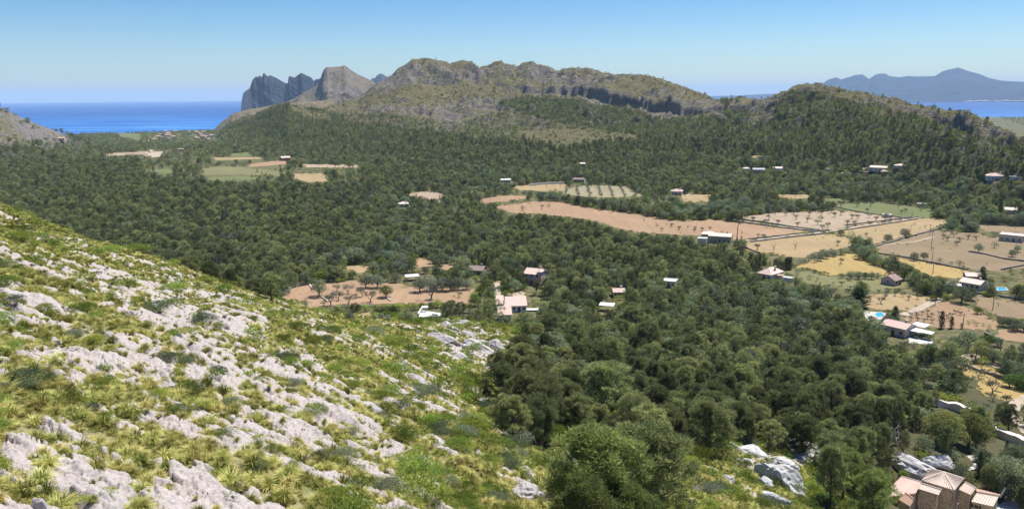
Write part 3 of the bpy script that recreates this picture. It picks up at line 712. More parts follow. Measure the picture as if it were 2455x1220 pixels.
def make_plant(kind, seed, lod):
    """returns crown (V,F,tone), trunk (V,F); unit: metres at natural size"""
    g = np.random.default_rng(seed * 101 + 5)
    tb = []; puffs = []
    if kind in ('pine', 'slope_pine'):
        h = 8.6; w = (2.75 if kind == 'pine' else 2.7) * g.uniform(.82, 1.18); gap = g.uniform(0, 6.28)
        lean = g.normal(0, .35, 2); base = g.uniform(.2, .42) if kind == 'pine' else 0.14
        npf = {0: 72, 1: 42, 2: 14}[lod]
        lob = g.uniform(0, 6.28, 3); la = g.uniform(.15, .38, 3)
        top = np.array([lean[0], lean[1], h * .86])
        a0 = g.uniform(0, 6.28)
        for k in range(npf):
            t = base + (1 - base) * ((k + .5) / npf) ** 0.85                # height fraction
            a = a0 + k * 2.399 + g.normal(0, .5)
            q = (t - base) / (1 - base)
            if kind == 'pine': env = w * math.sqrt(max(.03, 1 - (abs(q - .30) / (.72 if q > .3 else .42)) ** 2.2)) * (1 + sum(la[j] * math.sin((j + 1) * a + lob[j]) for j in range(3)))
            else: env = w * (1 - q ** 2.2) ** .7 * g.uniform(.55, 1.05) + .15
            rr = env * g.uniform(.3, 1.0) ** .6
            if lod < 2 and abs((a - gap + 3.14) % 6.28 - 3.14) < .55 and g.random() < .7: continue
            c = np.array([math.cos(a) * rr + lean[0] * t, math.sin(a) * rr + lean[1] * t, t * h])
            s = g.uniform(.42, 1.0) * {0: .88, 1: 1.0, 2: 1.5}[lod] * (1.0 if kind == 'pine' else .75)
            puffs.append((c, (s * .92, s * .92, s * .8)))
            if lod < 2 and k % (1 if lod == 0 else 2) == 0:
                o = np.array([lean[0] * t * .8, lean[1] * t * .8, max(.12, t - .14 - .10 * rr / w) * h])
                tb += limb_path(o, c, .085 if lod == 0 else .09, .02, g, 3 if lod == 0 else 2, 4)
        tb += limb_path((0, 0, -.4), (lean[0] * .4, lean[1] * .4, h * .45), .22, .15, g, 3, 7, .04)
        tb += limb_path((lean[0] * .4, lean[1] * .4, h * .45), top, .15, .03, g, 3, 6, .05)
        per, L, Wd = {0: (250, .34, .105), 1: (46, .66, .27), 2: (17, 1.15, .6)}[lod]
        cr = crown_arrays(puffs, per, L, Wd, g, {0: .3, 1: .36, 2: .5}[lod], .35, .55)
    elif kind in ('oak', 'fresh'):
        h = 7.2; w = 4.0; npf = {0: 60, 1: 34, 2: 11}[lod]
        for k in range(npf):
            u = (k + .5) / npf; th = math.acos(1 - 1.25 * u); a = k * 2.399 + g.normal(0, .3)
            rr = g.uniform(.58, 1.0)
            c = np.array([math.sin(th) * math.cos(a) * (w - 1.0) * rr, math.sin(th) * math.sin(a) * (w - 1.0) * rr, 2.5 + math.cos(th) * (h - 3.4) * rr])
            s = g.uniform(.8, 1.35) * {0: 1, 1: 1.15, 2: 1.7}[lod]; puffs.append((c, (s, s, s * .8)))
            if lod < 2 and k % 3 == 0: tb += limb_path((0, 0, 1.5), c, .12, .03, g, 2, 4)
        tb += limb_path((0, 0, -.4), (g.normal(0, .2), g.normal(0, .2), 2.6), .32, .2, g, 3, 7, .05)
        per, L, Wd = {0: (260, .26, .2), 1: (58, .5, .38), 2: (17, 1.0, .85)}[lod]
        cr = crown_arrays(puffs, per, L, Wd, g, .8, .3, .8)
    elif kind == 'olive':
        npf = {0: 24, 1: 20, 2: 8}[lod]; nb = 3
        tops = []
        tb += limb_path((0, 0, -.3), (g.normal(0, .15), g.normal(0, .15), 1.0), .26, .18, g, 2, 7, .1)
        for b in range(nb):
            a = b * 2.1 + g.uniform(0, 1); e = np.array([math.cos(a) * 1.1, math.sin(a) * 1.1, 2.3 + g.uniform(0, .5)]); tops.append(e)
            tb += limb_path((0, 0, .9), e, .15, .06, g, 3, 5, .15)
        for k in range(npf):
            e = tops[k % nb]; c = e + np.array([g.normal(0, .75), g.normal(0, .75), g.uniform(-.25, 1.0)])
            s = g.uniform(.4, .72) * {0: 1, 1: 1.1, 2: 1.5}[lod]; puffs.append((c, (s, s, s * .75)))
            if lod < 2: tb += limb_path(e, c, .045, .015, g, 2, 3)
        per, L, Wd = {0: (110, .22, .10), 1: (42, .34, .2), 2: (14, .7, .5)}[lod]
        cr = crown_arrays(puffs, per, L, Wd, g, .5, .5, .5)
    elif kind == 'cypress':
        h = 9.0; n = {0: 40, 1: 26, 2: 10}[lod]
        for k in range(n):
            t = (k + .5) / n; rr = .62 * math.sin(math.pi * min(1, t * .62 + .3)) ** 0.8 * (1 if t < .85 else (1 - t) / .15 * .8 + .2)
            a = k * 2.4; puffs.append((np.array([math.cos(a) * rr * .45, math.sin(a) * rr * .45, .5 + t * (h - .7)]), (rr * .75 + .1, rr * .75 + .1, .62 * 26 / max(n, 20) + .25)))
        tb += limb_path((0, 0, -.3), (0, 0, h * .8), .16, .04, g, 3, 6, .0)
        per, L, Wd = {0: (70, .4, .16), 1: (44, .5, .22), 2: (18, 1.0, .4)}[lod]
        cr = crown_arrays(puffs, per, L, Wd, g, .45, .5, .85)
    elif kind in ('shrub', 'round_shrub'):
        npf = {0: 16, 1: 9}[min(lod, 1)]
        for k in range(npf):
            a = k * 2.399; rr = .72 * math.sqrt((k + .3) / npf) * g.uniform(.8, 1.15)
            z = (.50 if kind == 'shrub' else .75) * (1 - (rr / .95) ** 2) + .18 + g.normal(0, .06); s = g.uniform(.24, .40)
            puffs.append((np.array([math.cos(a) * rr, math.sin(a) * rr, max(.12, z)]), (s, s, s * .8)))
            tb += limb_path((0, 0, -.1), puffs[-1][0], .025, .008, g, 2, 3)
        per, L, Wd = {0: (230, .062, .042), 1: (44, .15, .11)}[min(lod, 1)]
        cr = crown_arrays(puffs, per, L, Wd, g, .5, .35, .6)
    elif kind == 'bare':
        tb += limb_path((0, 0, -.3), (g.normal(0, .3), g.normal(0, .3), 1.5), .2, .13, g, 3, 6, .1)
        VS = []
        for b in range(6):
            a = b * 1.05 + g.uniform(0, .6); e = np.array([math.cos(a) * g.uniform(.8, 1.7), math.sin(a) * g.uniform(.8, 1.7), 2.2 + g.uniform(0, 1.5)])
            tb += limb_path((0, 0, 1.2), e, .09, .03, g, 3, 4, .2)
            for q in range(7):
                f = e + g.normal(0, .55, 3); tb += limb_path(e * .85 + np.array([0, 0, .2]), f, .03, .01, g, 2, 3, .2)
            puffs.append((e, (.6, .6, .5)))
        cr = crown_arrays(puffs, 14, .16, .06, g, .5, .5, .4)
    tv, tf = merge_tubes(tb)
    return cr, (tv, tf)
def grass_tuft(seed, lod):
    g = np.random.default_rng(seed + 900); n = {0: 210, 1: 70}[lod]
    a = g.uniform(0, 6.283, n); r0 = np.abs(g.normal(0, .11, n)); L = g.uniform(.40, .95, n); out = g.uniform(.2, .95, n)
    w = {0: .016, 1: .045}[lod]
    d = np.stack([np.cos(a), np.sin(a), 0 * a], 1); s = np.stack([-np.sin(a), np.cos(a), 0 * a], 1)
    b = d * r0[:, None]; wind = np.array([-.12, -.05, 0])
    m = b + d * (out * L * .38)[:, None] + np.array([0, 0, 1]) * (L * (1 - .25 * out) * .62)[:, None] + wind * .3
    t = b + d * (out * L * .95)[:, None] + np.array([0, 0, 1]) * (L * (1.0 - .62 * out))[:, None] + wind
    V = np.stack([b - s * w, b + s * w, m + s * w * .8, m - s * w * .8, t], 1).reshape(-1, 3)
    i = np.arange(n)[:, None] * 5
    F = np.concatenate([i + [0, 1, 2], i + [0, 2, 3], i + [3, 2, 4]])
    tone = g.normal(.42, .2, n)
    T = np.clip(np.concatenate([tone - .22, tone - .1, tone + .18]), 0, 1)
    return V, F, T
def palm_bush(seed):
    g = np.random.default_rng(seed + 300); VS = []
    for k in range(34):
        a = g.uniform(0, 6.28); el = g.uniform(.15, 1.35); d = np.array([math.cos(a) * math.cos(el), math.sin(a) * math.cos(el), math.sin(el)]); L = g.uniform(.45, .8)
        c = d * L; s = unit(np.cross(d, [0, 0, 1.0])); u = np.cross(s, d)
        for q in np.linspace(-1.15, 1.15, 9):
            e = d * math.cos(q) + s * math.sin(q); VS += [c - u * .012, c + s * .03 * math.cos(q), c + e * .34 - np.array([0, 0, .05])]
    V = np.array(VS); F = np.arange(len(V)).reshape(-1, 3); T = g.uniform(.1, .7, len(F)); return V, F, T
def sphere_tri(n=2):
    import bmesh
    bm = bmesh.new(); bmesh.ops.create_icosphere(bm, subdivisions=n, radius=1.0); bm.verts.ensure_lookup_table()
    V = np.array([v.co[:] for v in bm.verts]); F = np.array([[v.index for v in f.verts] for f in bm.faces]); bm.free(); return V, F
def rock_mesh(name, seed, sub=4, flat=.55, angular=1.0):
    V, F = sphere_tri(sub); g = np.random.default_rng(seed + 40)
    for k in range(int(7 + 4 * angular)):                 # cut flat facets, as limestone breaks
        n = unit(g.normal(size=3)); d = g.uniform(.45, .85); h = V @ n; V = np.where((h > d)[:, None], V - n * (h - d)[:, None] * .92, V)
    o = seed * 13.7
    w1, w2, c = worley(V[:, 0] * 2.1 + o, V[:, 1] * 2.1 + V[:, 2] * 1.3, seed)
    r = 1 + .16 * fbm(V[:, 0] * 1.3 + o, V[:, 1] * 1.3 + V[:, 2], 4, seed) + .09 * (c - .5) - .10 * np.exp(-((w2 - w1) / .08) ** 2) + .05 * fbm(V[:, 0] * 5 + o, V[:, 1] * 5 + V[:, 2] * 5, 3, seed + 3)
    V = V * r[:, None]; V[:, 2] *= flat
    return V, F

# prototype meshes: one set shared by single trees (crown and trunk apart) and by the forests (joined)
LEAF_OF = {'pine': L_PINE, 'slope_pine': L_PINE, 'oak': L_OAK, 'fresh': L_FRESH, 'olive': L_OLIVE, 'cypress': L_CYP, 'shrub': L_SHRUB, 'round_shrub': L_SHRUB, 'bare': L_OLIVE}
PROTO = {}
def proto(kind, var, lod):
    k = (kind, var, lod)
    if k not in PROTO:
        (cv, cf, ct), (tv, tf) = make_plant(kind, var + len(kind) * 10, lod)
        cm = np_mesh('crown', cv, cf, {'tone': ('FACE', ct)}); cm.materials.append(LEAF_OF[kind])
        tm = np_mesh('trunk', tv, tf, {}, True); tm.materials.append(M_BARK if kind != 'bare' and kind != 'olive' else M_BARK_GREY)
        both = join_np([(cv, cf, ct, 0), (tv, tf, .3, 1)], [LEAF_OF[kind], tm.materials[0]], kind)
        PROTO[k] = (cm, tm, both)
    return PROTO[k]

# ------------------------------------------------------------------ scattering of what nobody could count
def scatter(name, meshes, P, rot, scale, idx, label=None):
    """one object: points carrying a rotation, a size and a choice of plant"""
    if len(P) == 0: return None
    col = bpy.data.collections.new(name + '_kinds')
    for i, me in enumerate(meshes):
        o = bpy.data.objects.new('%s_%02d' % (name, i), me); col.objects.link(o)
    me = bpy.data.meshes.new(name); me.vertices.add(len(P)); me.vertices.foreach_set('co', np.ascontiguousarray(P, np.float32).ravel())
    for an, ty, arr, fld in (('rot', 'FLOAT_VECTOR', rot, 'vector'), ('size', 'FLOAT_VECTOR', scale, 'vector'), ('pick', 'INT', idx, 'value')):
        a = me.attributes.new(an, ty, 'POINT'); a.data.foreach_set(fld, np.ascontiguousarray(arr, np.int32 if ty == 'INT' else np.float32).ravel())
    ng = bpy.data.node_groups.new(name, 'GeometryNodeTree')
    ng.interface.new_socket(name='Geometry', in_out='INPUT', socket_type='NodeSocketGeometry')
    ng.interface.new_socket(name='Geometry', in_out='OUTPUT', socket_type='NodeSocketGeometry')
    gi = ng.nodes.new('NodeGroupInput'); go = ng.nodes.new('NodeGroupOutput'); io = ng.nodes.new('GeometryNodeInstanceOnPoints')
    ci = ng.nodes.new('GeometryNodeCollectionInfo'); ci.inputs['Collection'].default_value = col
    ci.inputs['Separate Children'].default_value = True; ci.inputs['Reset Children'].default_value = True
    def na(nm, ty):
        n = ng.nodes.new('GeometryNodeInputNamedAttribute'); n.data_type = ty; n.inputs['Name'].default_value = nm; return n.outputs['Attribute']
    io.inputs['Pick Instance'].default_value = True
    L = ng.links.new
    L(gi.outputs[0], io.inputs['Points']); L(ci.outputs[0], io.inputs['Instance'])
    L(na('pick', 'INT'), io.inputs['Instance Index']); L(na('size', 'FLOAT_VECTOR'), io.inputs['Scale'])
    e2r = ng.nodes.new('FunctionNodeEulerToRotation'); L(na('rot', 'FLOAT_VECTOR'), e2r.inputs[0]); L(e2r.outputs[0], io.inputs['Rotation'])
    L(io.outputs[0], go.inputs[0])
    o = bpy.data.objects.new(name, me); COL.objects.link(o)
    md = o.modifiers.new('scatter', 'NODES'); md.node_group = ng
    return tag(o, label, kind='stuff')

# ------------------------------------------------------------------ what the photograph shows open: fields and clearings (its pixels, draped on the ground)
FIELDS = [
 ('field', 'orange', 'long bare orange field running across the valley', [(1179,497),(1244,487),(1293,482),(1352,486),(1398,495),(1457,505),(1523,513),(1589,525),(1638,531),(1706,526),(1769,533),(1847,543),(1948,555),(1847,568),(1787,573),(1740,575),(1700,566),(1605,563),(1533,557),(1484,549),(1441,533),(1366,520),(1293,513),(1234,511)]),
 ('field', 'pink', 'pale pink tilled orchard field between stone walls', [(1762,525),(1797,516),(1882,509),(1988,506),(2023,506),(2178,523),(2129,530),(2037,544),(1988,552),(1966,552),(1900,543),(1826,532)]),
 ('field', 'green', 'green meadow with scattered small trees', [(2002,495),(2023,488),(2111,486),(2150,492),(2234,502),(2234,522),(2181,523),(2093,513),(2016,503)]),
 ('field', 'tan', 'striped tan field below the track', [(1794,580),(1882,569),(1981,560),(2023,568),(2042,576),(2040,590),(2019,597),(1952,604),(1924,618),(1903,617),(1847,608),(1797,603),(1781,592)]),
 ('field', 'tan', 'light tan field beyond the hedgerow', [(1998,557),(2040,544),(2199,524),(2270,525),(2278,536),(2252,541),(2199,562),(2111,581),(2090,587),(2086,576),(2055,566),(2023,564)]),
 ('field', 'brown', 'large brown field with a few olive trees', [(2093,590),(2129,581),(2199,562),(2245,552),(2340,559),(2375,569),(2500,580),(2500,640),(2411,647),(2358,650),(2270,633),(2199,626),(2129,611),(2104,604)]),
 ('field', 'gold', 'golden stubble field inside the hedges', [(1907,640),(1952,626),(2023,609),(2048,608),(2076,626),(2093,636),(2115,643),(2143,661),(2111,659),(2058,652),(1988,663),(1966,654),(1938,643)]),
 ('field', 'gold', 'golden stubble field beside the large brown field', [(2111,613),(2164,620),(2270,638),(2340,654),(2344,661),(2287,668),(2234,663),(2192,643),(2146,626)]),
 ('field', 'lawn', 'greenish yard with small fruit trees', [(1878,647),(1952,654),(2040,671),(2122,661),(2192,682),(2111,700),(2048,696),(1935,678)]),
 ('field', 'tan', 'brown orchard yard beside the concrete track', [(2072,707),(2164,703),(2245,717),(2206,731),(2164,745),(2111,742),(2069,735)]),
 ('field', 'red', 'reddish tilled orchard beside the concrete track', [(2164,759),(2270,721),(2322,738),(2393,770),(2386,788),(2305,788),(2217,784),(2178,774)]),
 ('field', 'brown', 'brown field behind the wall at the picture edge', [(2336,707),(2500,730),(2500,768),(2393,759),(2340,735)]),
 ('field', 'red', 'small reddish field below the shrubs', [(2389,791),(2500,786),(2500,820),(2393,816)]),
 ('field', 'gold', 'golden grass field low on the right', [(2279,866),(2326,862),(2407,893),(2403,919),(2500,940),(2500,960),(2391,958),(2353,943),(2341,912),(2295,893)]),
 ('field', 'orange', 'orange field with round olive trees in the wood', [(677,714),(711,685),(740,683),(840,674),(911,680),(948,677),(982,685),(1062,688),(1139,694),(1130,731),(1068,725),(925,728),(811,731),(726,742),(697,731)]),
 ('field', 'orange', 'small orange clearing among oaks', [(996,614),(1033,624),(1036,640),(1000,642)]),
 ('field', 'orange', 'tiny orange clearing beside the brown roofed house', [(1059,634),(1082,634),(1080,648),(1060,646)]),
 ('field', 'tan', 'clearing with pale stones among olives', [(828,634),(897,638),(870,655),(835,652)]),
 ('field', 'dirt', 'pale gravel drive below the pink house', [(1190,674),(1207,674),(1202,692),(1187,692)]),
 ('field', 'dirt', 'pale gravel yard beside the drive', [(1215,702),(1258,700),(1258,714),(1190,722),(1192,745),(1212,742)]),
 ('field', 'tan', 'grassy strip behind the hedge', [(860,747),(890,745),(892,760),(862,763)]),
 ('field', 'tan', 'fenced brown field in front of a white wall', [(1218,449),(1270,443),(1352,439),(1362,446),(1359,454),(1307,459),(1248,456)]),
 ('field', 'grove', 'pale olive grove planted in rows', [(1326,459),(1392,446),(1457,444),(1507,449),(1523,462),(1556,469),(1457,475),(1375,469)]),
 ('field', 'orange', 'small orange field beyond the line of trees', [(1136,479),(1211,469),(1261,469),(1267,475),(1228,482),(1162,487)]),
 ('field', 'pink', 'pinkish open ground with cypresses', [(959,464),(1031,459),(1064,466),(1057,485),(1077,495),(1031,478)]),
 ('field', 'tan', 'tan field beside the terracotta house', [(1635,467),(1702,467),(1702,484),(1640,484)]),
 ('field', 'tan', 'narrow tan field before the wood', [(1854,465),(1938,467),(1938,476),(1882,476)]),
 ('field', 'green', 'narrow green meadow before the wood', [(1960,474),(2037,476),(2037,485),(1966,483)]),
 ('field', 'brown', 'narrow brown field beside the flat roofed farmhouse', [(2340,537),(2500,546),(2500,562),(2358,555)]),
 ('field', 'pink', 'distant pinkish field with a row of cypresses', [(242,369),(356,364),(353,372),(255,374)]),
 ('field', 'dirt', 'distant pale plot beside the track', [(360,365),(393,364),(380,377),(356,379)]),
 ('field', 'green', 'distant bright green plot', [(551,370),(602,365),(605,375),(555,377)]),
 ('field', 'tan', 'distant tan plot behind hedges', [(511,379),(628,377),(632,382),(514,384)]),
 ('field', 'orange', 'orange plot in front of the red barn', [(590,394),(679,385),(689,394),(605,401)]),
 ('field', 'green', 'small light green field cut into the pine wood', [(358,407),(413,405),(412,416),(380,414)]),
 ('field', 'lawn', 'grey green pasture in the middle valley', [(484,406),(524,399),(588,402),(689,412),(672,422),(571,419),(487,419)]),
 ('field', 'green', 'narrow green strip below the pasture', [(501,426),(571,422),(625,426),(605,431),(504,432)]),
 ('field', 'tan', 'tan clearing with sheds in the middle valley', [(702,416),(773,416),(783,436),(739,437),(706,429)]),
 ('field', 'pink', 'thin pinkish field behind the hedges', [(709,394),(860,396),(860,402),(739,402)]),
 ('field', 'green', 'distant vineyard above the wood', [(282,320),(339,322),(336,338),(289,328)]),
 ('field', 'dirt', 'stony clearing at the foot of the wooded hill', [(2056,405),(2108,398),(2136,409),(2087,419)]),
 ('field', 'tan', 'small clearing high in the far wood', [(1791,372),(1830,374),(1809,381)]),
 ('field', 'tan', 'bare plot in front of the white house with arches', [(2368,436),(2394,434),(2392,444),(2370,446)]),
]
# houses and pools that must stay in sight: (px0, py0, px1, py1)
KEEP = [(2105,1135,2400,1220),(1212,728,1262,748),(1196,748,1224,768),(1262,652,1306,680),(1127,642,1164,658),(1002,742,1056,760),(972,660,1004,672),(1468,700,1496,710),(1440,732,1470,742),(1590,674,1625,690),(1668,565,1752,582),
        (1828,655,1870,672),(1880,668,1902,676),(2118,668,2155,682),(2298,665,2350,692),(2385,688,2412,697),(2400,562,2450,578),(2130,775,2215,818),(2088,745,2122,757),(2112,510,2140,518),(2368,418,2400,434),(1803,405,1832,418),(1780,403,1800,410),
        (1855,402,1885,410),(2085,400,2130,414),(1608,458,1640,467),(1370,428,1410,438),(1195,431,1230,437),(952,488,985,498),(672,377,700,386),(2410,504,2440,516),(134,330,156,340),(2160,1150,2250,1165),(2300,1090,2345,1115),(2425,428,2455,434),(425,358,440,364),(1385,390,1410,400),
        (2240,968,2290,995),(2380,1040,2455,1075),(1765,1062,1945,1195),(1600,1112,1760,1220),(1355,1040,1400,1110),(2150,1098,2245,1140)]

KEEP = [(a + (c - a) * .12, b, c - (c - a) * .12, d - (d - b) * .25) if (c - a) < 45 and b < 700 else (a, b, c, d) for a, b, c, d in KEEP]
GROUND_COL = {'orange': (0.355, 0.235, 0.145), 'pink': (0.385, 0.295, 0.205), 'green': (0.15, 0.165, 0.07), 'tan': (0.365, 0.268, 0.145), 'brown': (0.255, 0.19, 0.115), 'gold': (0.40, 0.285, 0.115), 'lawn': (0.20, 0.19, 0.09), 'red': (0.32, 0.215, 0.13), 'dirt': (0.46, 0.37, 0.28), 'grove': (0.30, 0.26, 0.16)}
def mat_field(k):
    c = GROUND_COL[k]; t = NT(k + '_field_soil'); p = t.pos()
    a = {'tan': .5, 'orange': -.45, 'pink': .2, 'brown': .7, 'gold': .4}.get(k, 0.1)
    furrow = t.noise(0.28, 3, .7, t.mapped(p, (1, .05, 1), (0, 0, a))); n = t.noise(0.03, 5, .6); m = t.noise(0.5, 5, .65)
    col = t.ramp(n, [(0.3, tuple(x * .86 for x in c)), (0.7, tuple(min(1, x * 1.12) for x in c))])
    col = t.mix(t.rng(t.noise(0.011, 4, .6), .48, .62, 0, .4), col, (c[0] * .78, c[1] * .86, c[2] * .80))
    col = t.mix(t.rng(furrow, .35, .7, 0, .6 if k != 'green' else .2), col, tuple(x * .70 for x in c))
    col = t.mix(t.rng(m, .56, .75, 0, .45), col, (0.17, 0.16, 0.06) if k in ('green', 'lawn', 'tan', 'grove') else tuple(min(1, x * 1.2) for x in c))
    return t.surf(col, .95, .08, t.bump(m, .5, .15))
FM = {}
def drape(name, poly, mat, label, lift=0.05, step=9, kind='structure'):
    import bmesh
    P = []
    for (x0, y0), (x1, y1) in zip(poly, poly[1:] + poly[:1]):
        n = max(1, int(math.hypot(x1 - x0, (y1 - y0) * 3) / step))
        for k in range(n): P.append((x0 + (x1 - x0) * k / n, y0 + (y1 - y0) * k / n))
    P = np.array(P); Q = hit(P[:, 0], P[:, 1])
    jit = np.random.default_rng(len(P)); rr = np.hypot(Q[:, 0], Q[:, 1])
    Q[:, 0] += jit.normal(0, .0018, len(Q)) * rr; Q[:, 1] += jit.normal(0, .0030, len(Q)) * rr
    Q[:, 2] += lift + np.maximum(0, rr - 900) * 0.0006
    bm = bmesh.new(); vs = [bm.verts.new(q) for q in Q]
    f = bm.faces.new(vs); f.normal_update()
    if f.normal.z < 0: f.normal_flip()
    bmesh.ops.triangulate(bm, faces=[f])
    me = bpy.data.meshes.new(name); bm.to_mesh(me); bm.free()
    return tag(link(name, me, mat), label, kind=kind)
for nm, kd, lb, poly in FIELDS:
    if kd not in FM: FM[kd] = mat_field(kd)
    drape(nm, poly, FM[kd], lb)

# ------------------------------------------------------------------ where trees stand
_ha = np.linspace(math.radians(-42), math.radians(42), 1300); _hr = np.concatenate([np.geomspace(9, 420, 260), np.geomspace(424, 5200, 420)])
_HX, _HY = fan(_ha, _hr); _HZ = H(_HX, _HY)
_EL = np.maximum.accumulate((_HZ - CAM_Z) / _hr[None, :], axis=1)
def skyline(x, y):
    """slope (dz/dr) that the ground in front already hides"""
    r, a = polar(x, y)
    i = np.clip(((a - _ha[0]) / (_ha[1] - _ha[0])).astype(int), 0, len(_ha) - 1); j = np.clip(np.searchsorted(_hr, r * 0.985) - 1, 0, len(_hr) - 1)
    return _EL[i, j]
def jitter_grid(r0, r1, step, g, amax=38):
    n = int(r1 * math.sin(math.radians(amax)) / step) + 2
    gx, gy = np.meshgrid(np.arange(-n, n) * step, np.arange(0, int(r1 / step) + 1) * step)
    gx = gx + (np.arange(gx.shape[0]) % 2)[:, None] * step / 2
    x = (gx + g.uniform(-.38, .38, gx.shape) * step).ravel(); y = (gy + g.uniform(-.38, .38, gx.shape) * step).ravel()
    r, a = polar(x, y); k = (r > r0) & (r <= r1) & (np.abs(a) < math.radians(amax)); return x[k], y[k]
def oak_share(px, py, x, y):
    s = np.full(px.shape, .12)
    for cx, cy, rx, ry, v in [(1000,500,190,45,.75),(1100,560,200,45,.55),(950,630,200,40,.8),(1300,470,350,22,.9),(1250,420,400,18,.55),(1700,505,260,22,.95),(2150,460,400,30,.7),(1500,700,120,30,.35),(1850,760,260,60,.85),(1650,700,130,40,.5),(2000,820,150,50,.75),(2000,380,300,16,.85),(2380,800,160,70,.85),(1250,730,150,35,.6),
                              (560,390,220,20,.65),(350,345,220,14,.6),(700,440,250,14,.5),(900,760,200,18,.9),(1000,400,260,16,.5),(2300,560,200,60,.9),(2330,930,120,60,.8),(900,330,150,18,.3),(1780,440,200,22,.35)]:
        s = np.maximum(s, v * np.exp(-(((px - cx) / rx) ** 2 + ((py - cy) / ry) ** 2) * .7))
    return np.clip(s + .28 * fbm(x / 45, y / 45, 3, 91), 0, 1)
CLEAR = [f[3] for f in FIELDS]
EXTRA_CLEAR = []
def build_forest():
    g = np.random.default_rng(11)
    bands = [(60, 330, 4.3), (330, 620, 4.1), (620, 1100, 4.9), (1100, 1800, 5.8), (1800, 3000, 8.2), (3000, 4950, 18.0)]
    XS = []; YS = []; SP = []
    for r0, r1, st in bands:
        x, y = jitter_grid(r0, r1, st, g); XS.append(x); YS.append(y); SP.append(np.full(len(x), st))
    x = np.concatenate(XS); y = np.concatenate(YS); sp = np.concatenate(SP)
    px, py, f = to_pix(x, y, np.zeros(len(x))); k = (px > -160) & (px < 2620); x, y, sp = x[k], y[k], sp[k]
    z, kd, rk = H(x, y, False, True); r, az = polar(x, y)
    px, py, f = to_pix(x, y, z); sky_s = skyline(x, y)
    jx = (r > 620) * 3.2 * (r / 900); x = x + g.normal(0, 1, len(x)) * jx; y = y + g.normal(0, 1, len(x)) * jx * 1.5; z, kd, rk = H(x, y, False, True); r, az = polar(x, y); px, py, f = to_pix(x, y, z); sky_s = skyline(x, y)
    oak = g.random(len(x)) < oak_share(px, py, x, y); oak = np.where(kd == 2, g.random(len(x)) < np.clip(oak_share(px, py, x, y) * (z < 12), 0, 1), oak)
    hh = np.where(oak, g.uniform(.5, 1.08, len(x)) * 6.4, g.uniform(.52, 1.15, len(x)) * 7.3)
    tall = g.random(len(x)) < .06; hh = np.where(tall, hh * 1.3, hh)
    hh = np.where((kd == 1) & (px < 450), hh * .62, hh)
    hh = np.where((kd == 2) & (z > 25), hh * .78, hh)
    hh = np.where(r > 2000, hh * .8, hh)
    keep = (z > -57) & ((z + hh - CAM_Z) / r > sky_s - np.where((r > 150) & (r < 520), .03, .0005))
    hidden = (z - CAM_Z) / r < sky_s - .002
    keep &= (kd != 1) | in_poly(px, py, WOOD_EDGE) | (hidden & (z < CAM_Z - 12) & (px > -200) & (r > np.where(px < 450, 215, 165)))
    keep &= ~((kd == 1) & (px < 1240) & (py > 700) & ~hidden)
    c = np.interp(az, *COAST); keep &= r < c - 25
    keep &= g.random(len(x)) > 0.03
    tx, ty, _ = to_pix(x, y, z + hh * .93); mx_, my_, _ = to_pix(x, y, z + hh * .5); hw = np.where(oak, .42, .27) * hh * F_PX / f
    u = g.random(len(x))
    for poly in CLEAR:
        xs = [p[0] for p in poly]; ys = [p[1] for p in poly]
        cand = keep & (mx_ > min(xs) - 40) & (mx_ < max(xs) + 40) & (my_ > min(ys) - 60) & (my_ < max(ys) + 80)
        i = np.nonzero(cand)[0]
        if len(i) == 0: continue
        bad = in_poly(px[i], py[i], poly) | in_poly(tx[i], ty[i], poly) | in_poly(mx_[i], my_[i], poly) | in_poly(mx_[i] - hw[i] * .6, my_[i], poly) | in_poly(mx_[i] + hw[i] * .6, my_[i], poly)
        keep[i[bad]] = False
    for poly, sh in THIN:
        keep &= ~(in_poly(mx_, my_, poly) & (u > sh))
    for x0, y0, x1, y1 in KEEP:
        cand = (mx_ + hw > x0) & (mx_ - hw < x1) & (ty < y1) & (py > y0 + (y1 - y0) * .3)
        keep &= ~cand
    for ex, ey, er in EXTRA_CLEAR: keep &= np.hypot(x - ex, y - ey) > er
    I = np.nonzero(keep)[0]
    print('forest trees', len(I))
    return dict(x=x[I], y=y[I], z=z[I], r=r[I], px=px[I], py=py[I], f=f[I], hh=hh[I], oak=oak[I], kd=kd[I], tx=tx[I], ty=ty[I])
# ------------------------------------------------------------------ building materials
def mat_tiles(name, base):
    t = NT(name); p = t.obj(); n = t.noise(1.1, 4, .6, p); m = t.noise(5, 4, .7, p)
    col = t.ramp(m, [(.3, tuple(c * .72 for c in base)), (.5, base), (.72, tuple(min(1, c * 1.18) for c in base))])
    col = t.mix(t.rng(n, .5, .7, 0, .4), col, (base[0] * .95, base[1] * 1.12, base[2] * 1.2))
    return t.surf(col, .9, .1)
def mat_stonework(name, base):
    t = NT(name); p = t.obj(); v = t.n('ShaderNodeTexVoronoi'); v.inputs['Scale'].default_value = 2.6
    t.l(t.mapped(p, (1, 1, 1.5)), v.inputs['Vector']); sp = t.n('ShaderNodeSeparateColor'); t.l(v.outputs['Color'], sp.inputs[0])
    col = t.ramp(sp.outputs[0], [(0, tuple(c * .62 for c in base)), (.5, base), (1, (base[0] * 1.2, base[1] * 1.12, base[2] * 1.0))])
    v2 = t.n('ShaderNodeTexVoronoi', feature='DISTANCE_TO_EDGE'); v2.inputs['Scale'].default_value = 2.6; t.l(t.mapped(p, (1, 1, 1.5)), v2.inputs['Vector'])
    col = t.mix(t.rng(v2.outputs['Distance'], 0, .06, .7, 0), col, tuple(c * .75 for c in base))
    return t.surf(col, .92, .1, t.bump(v2.outputs['Distance'], .5, .08))
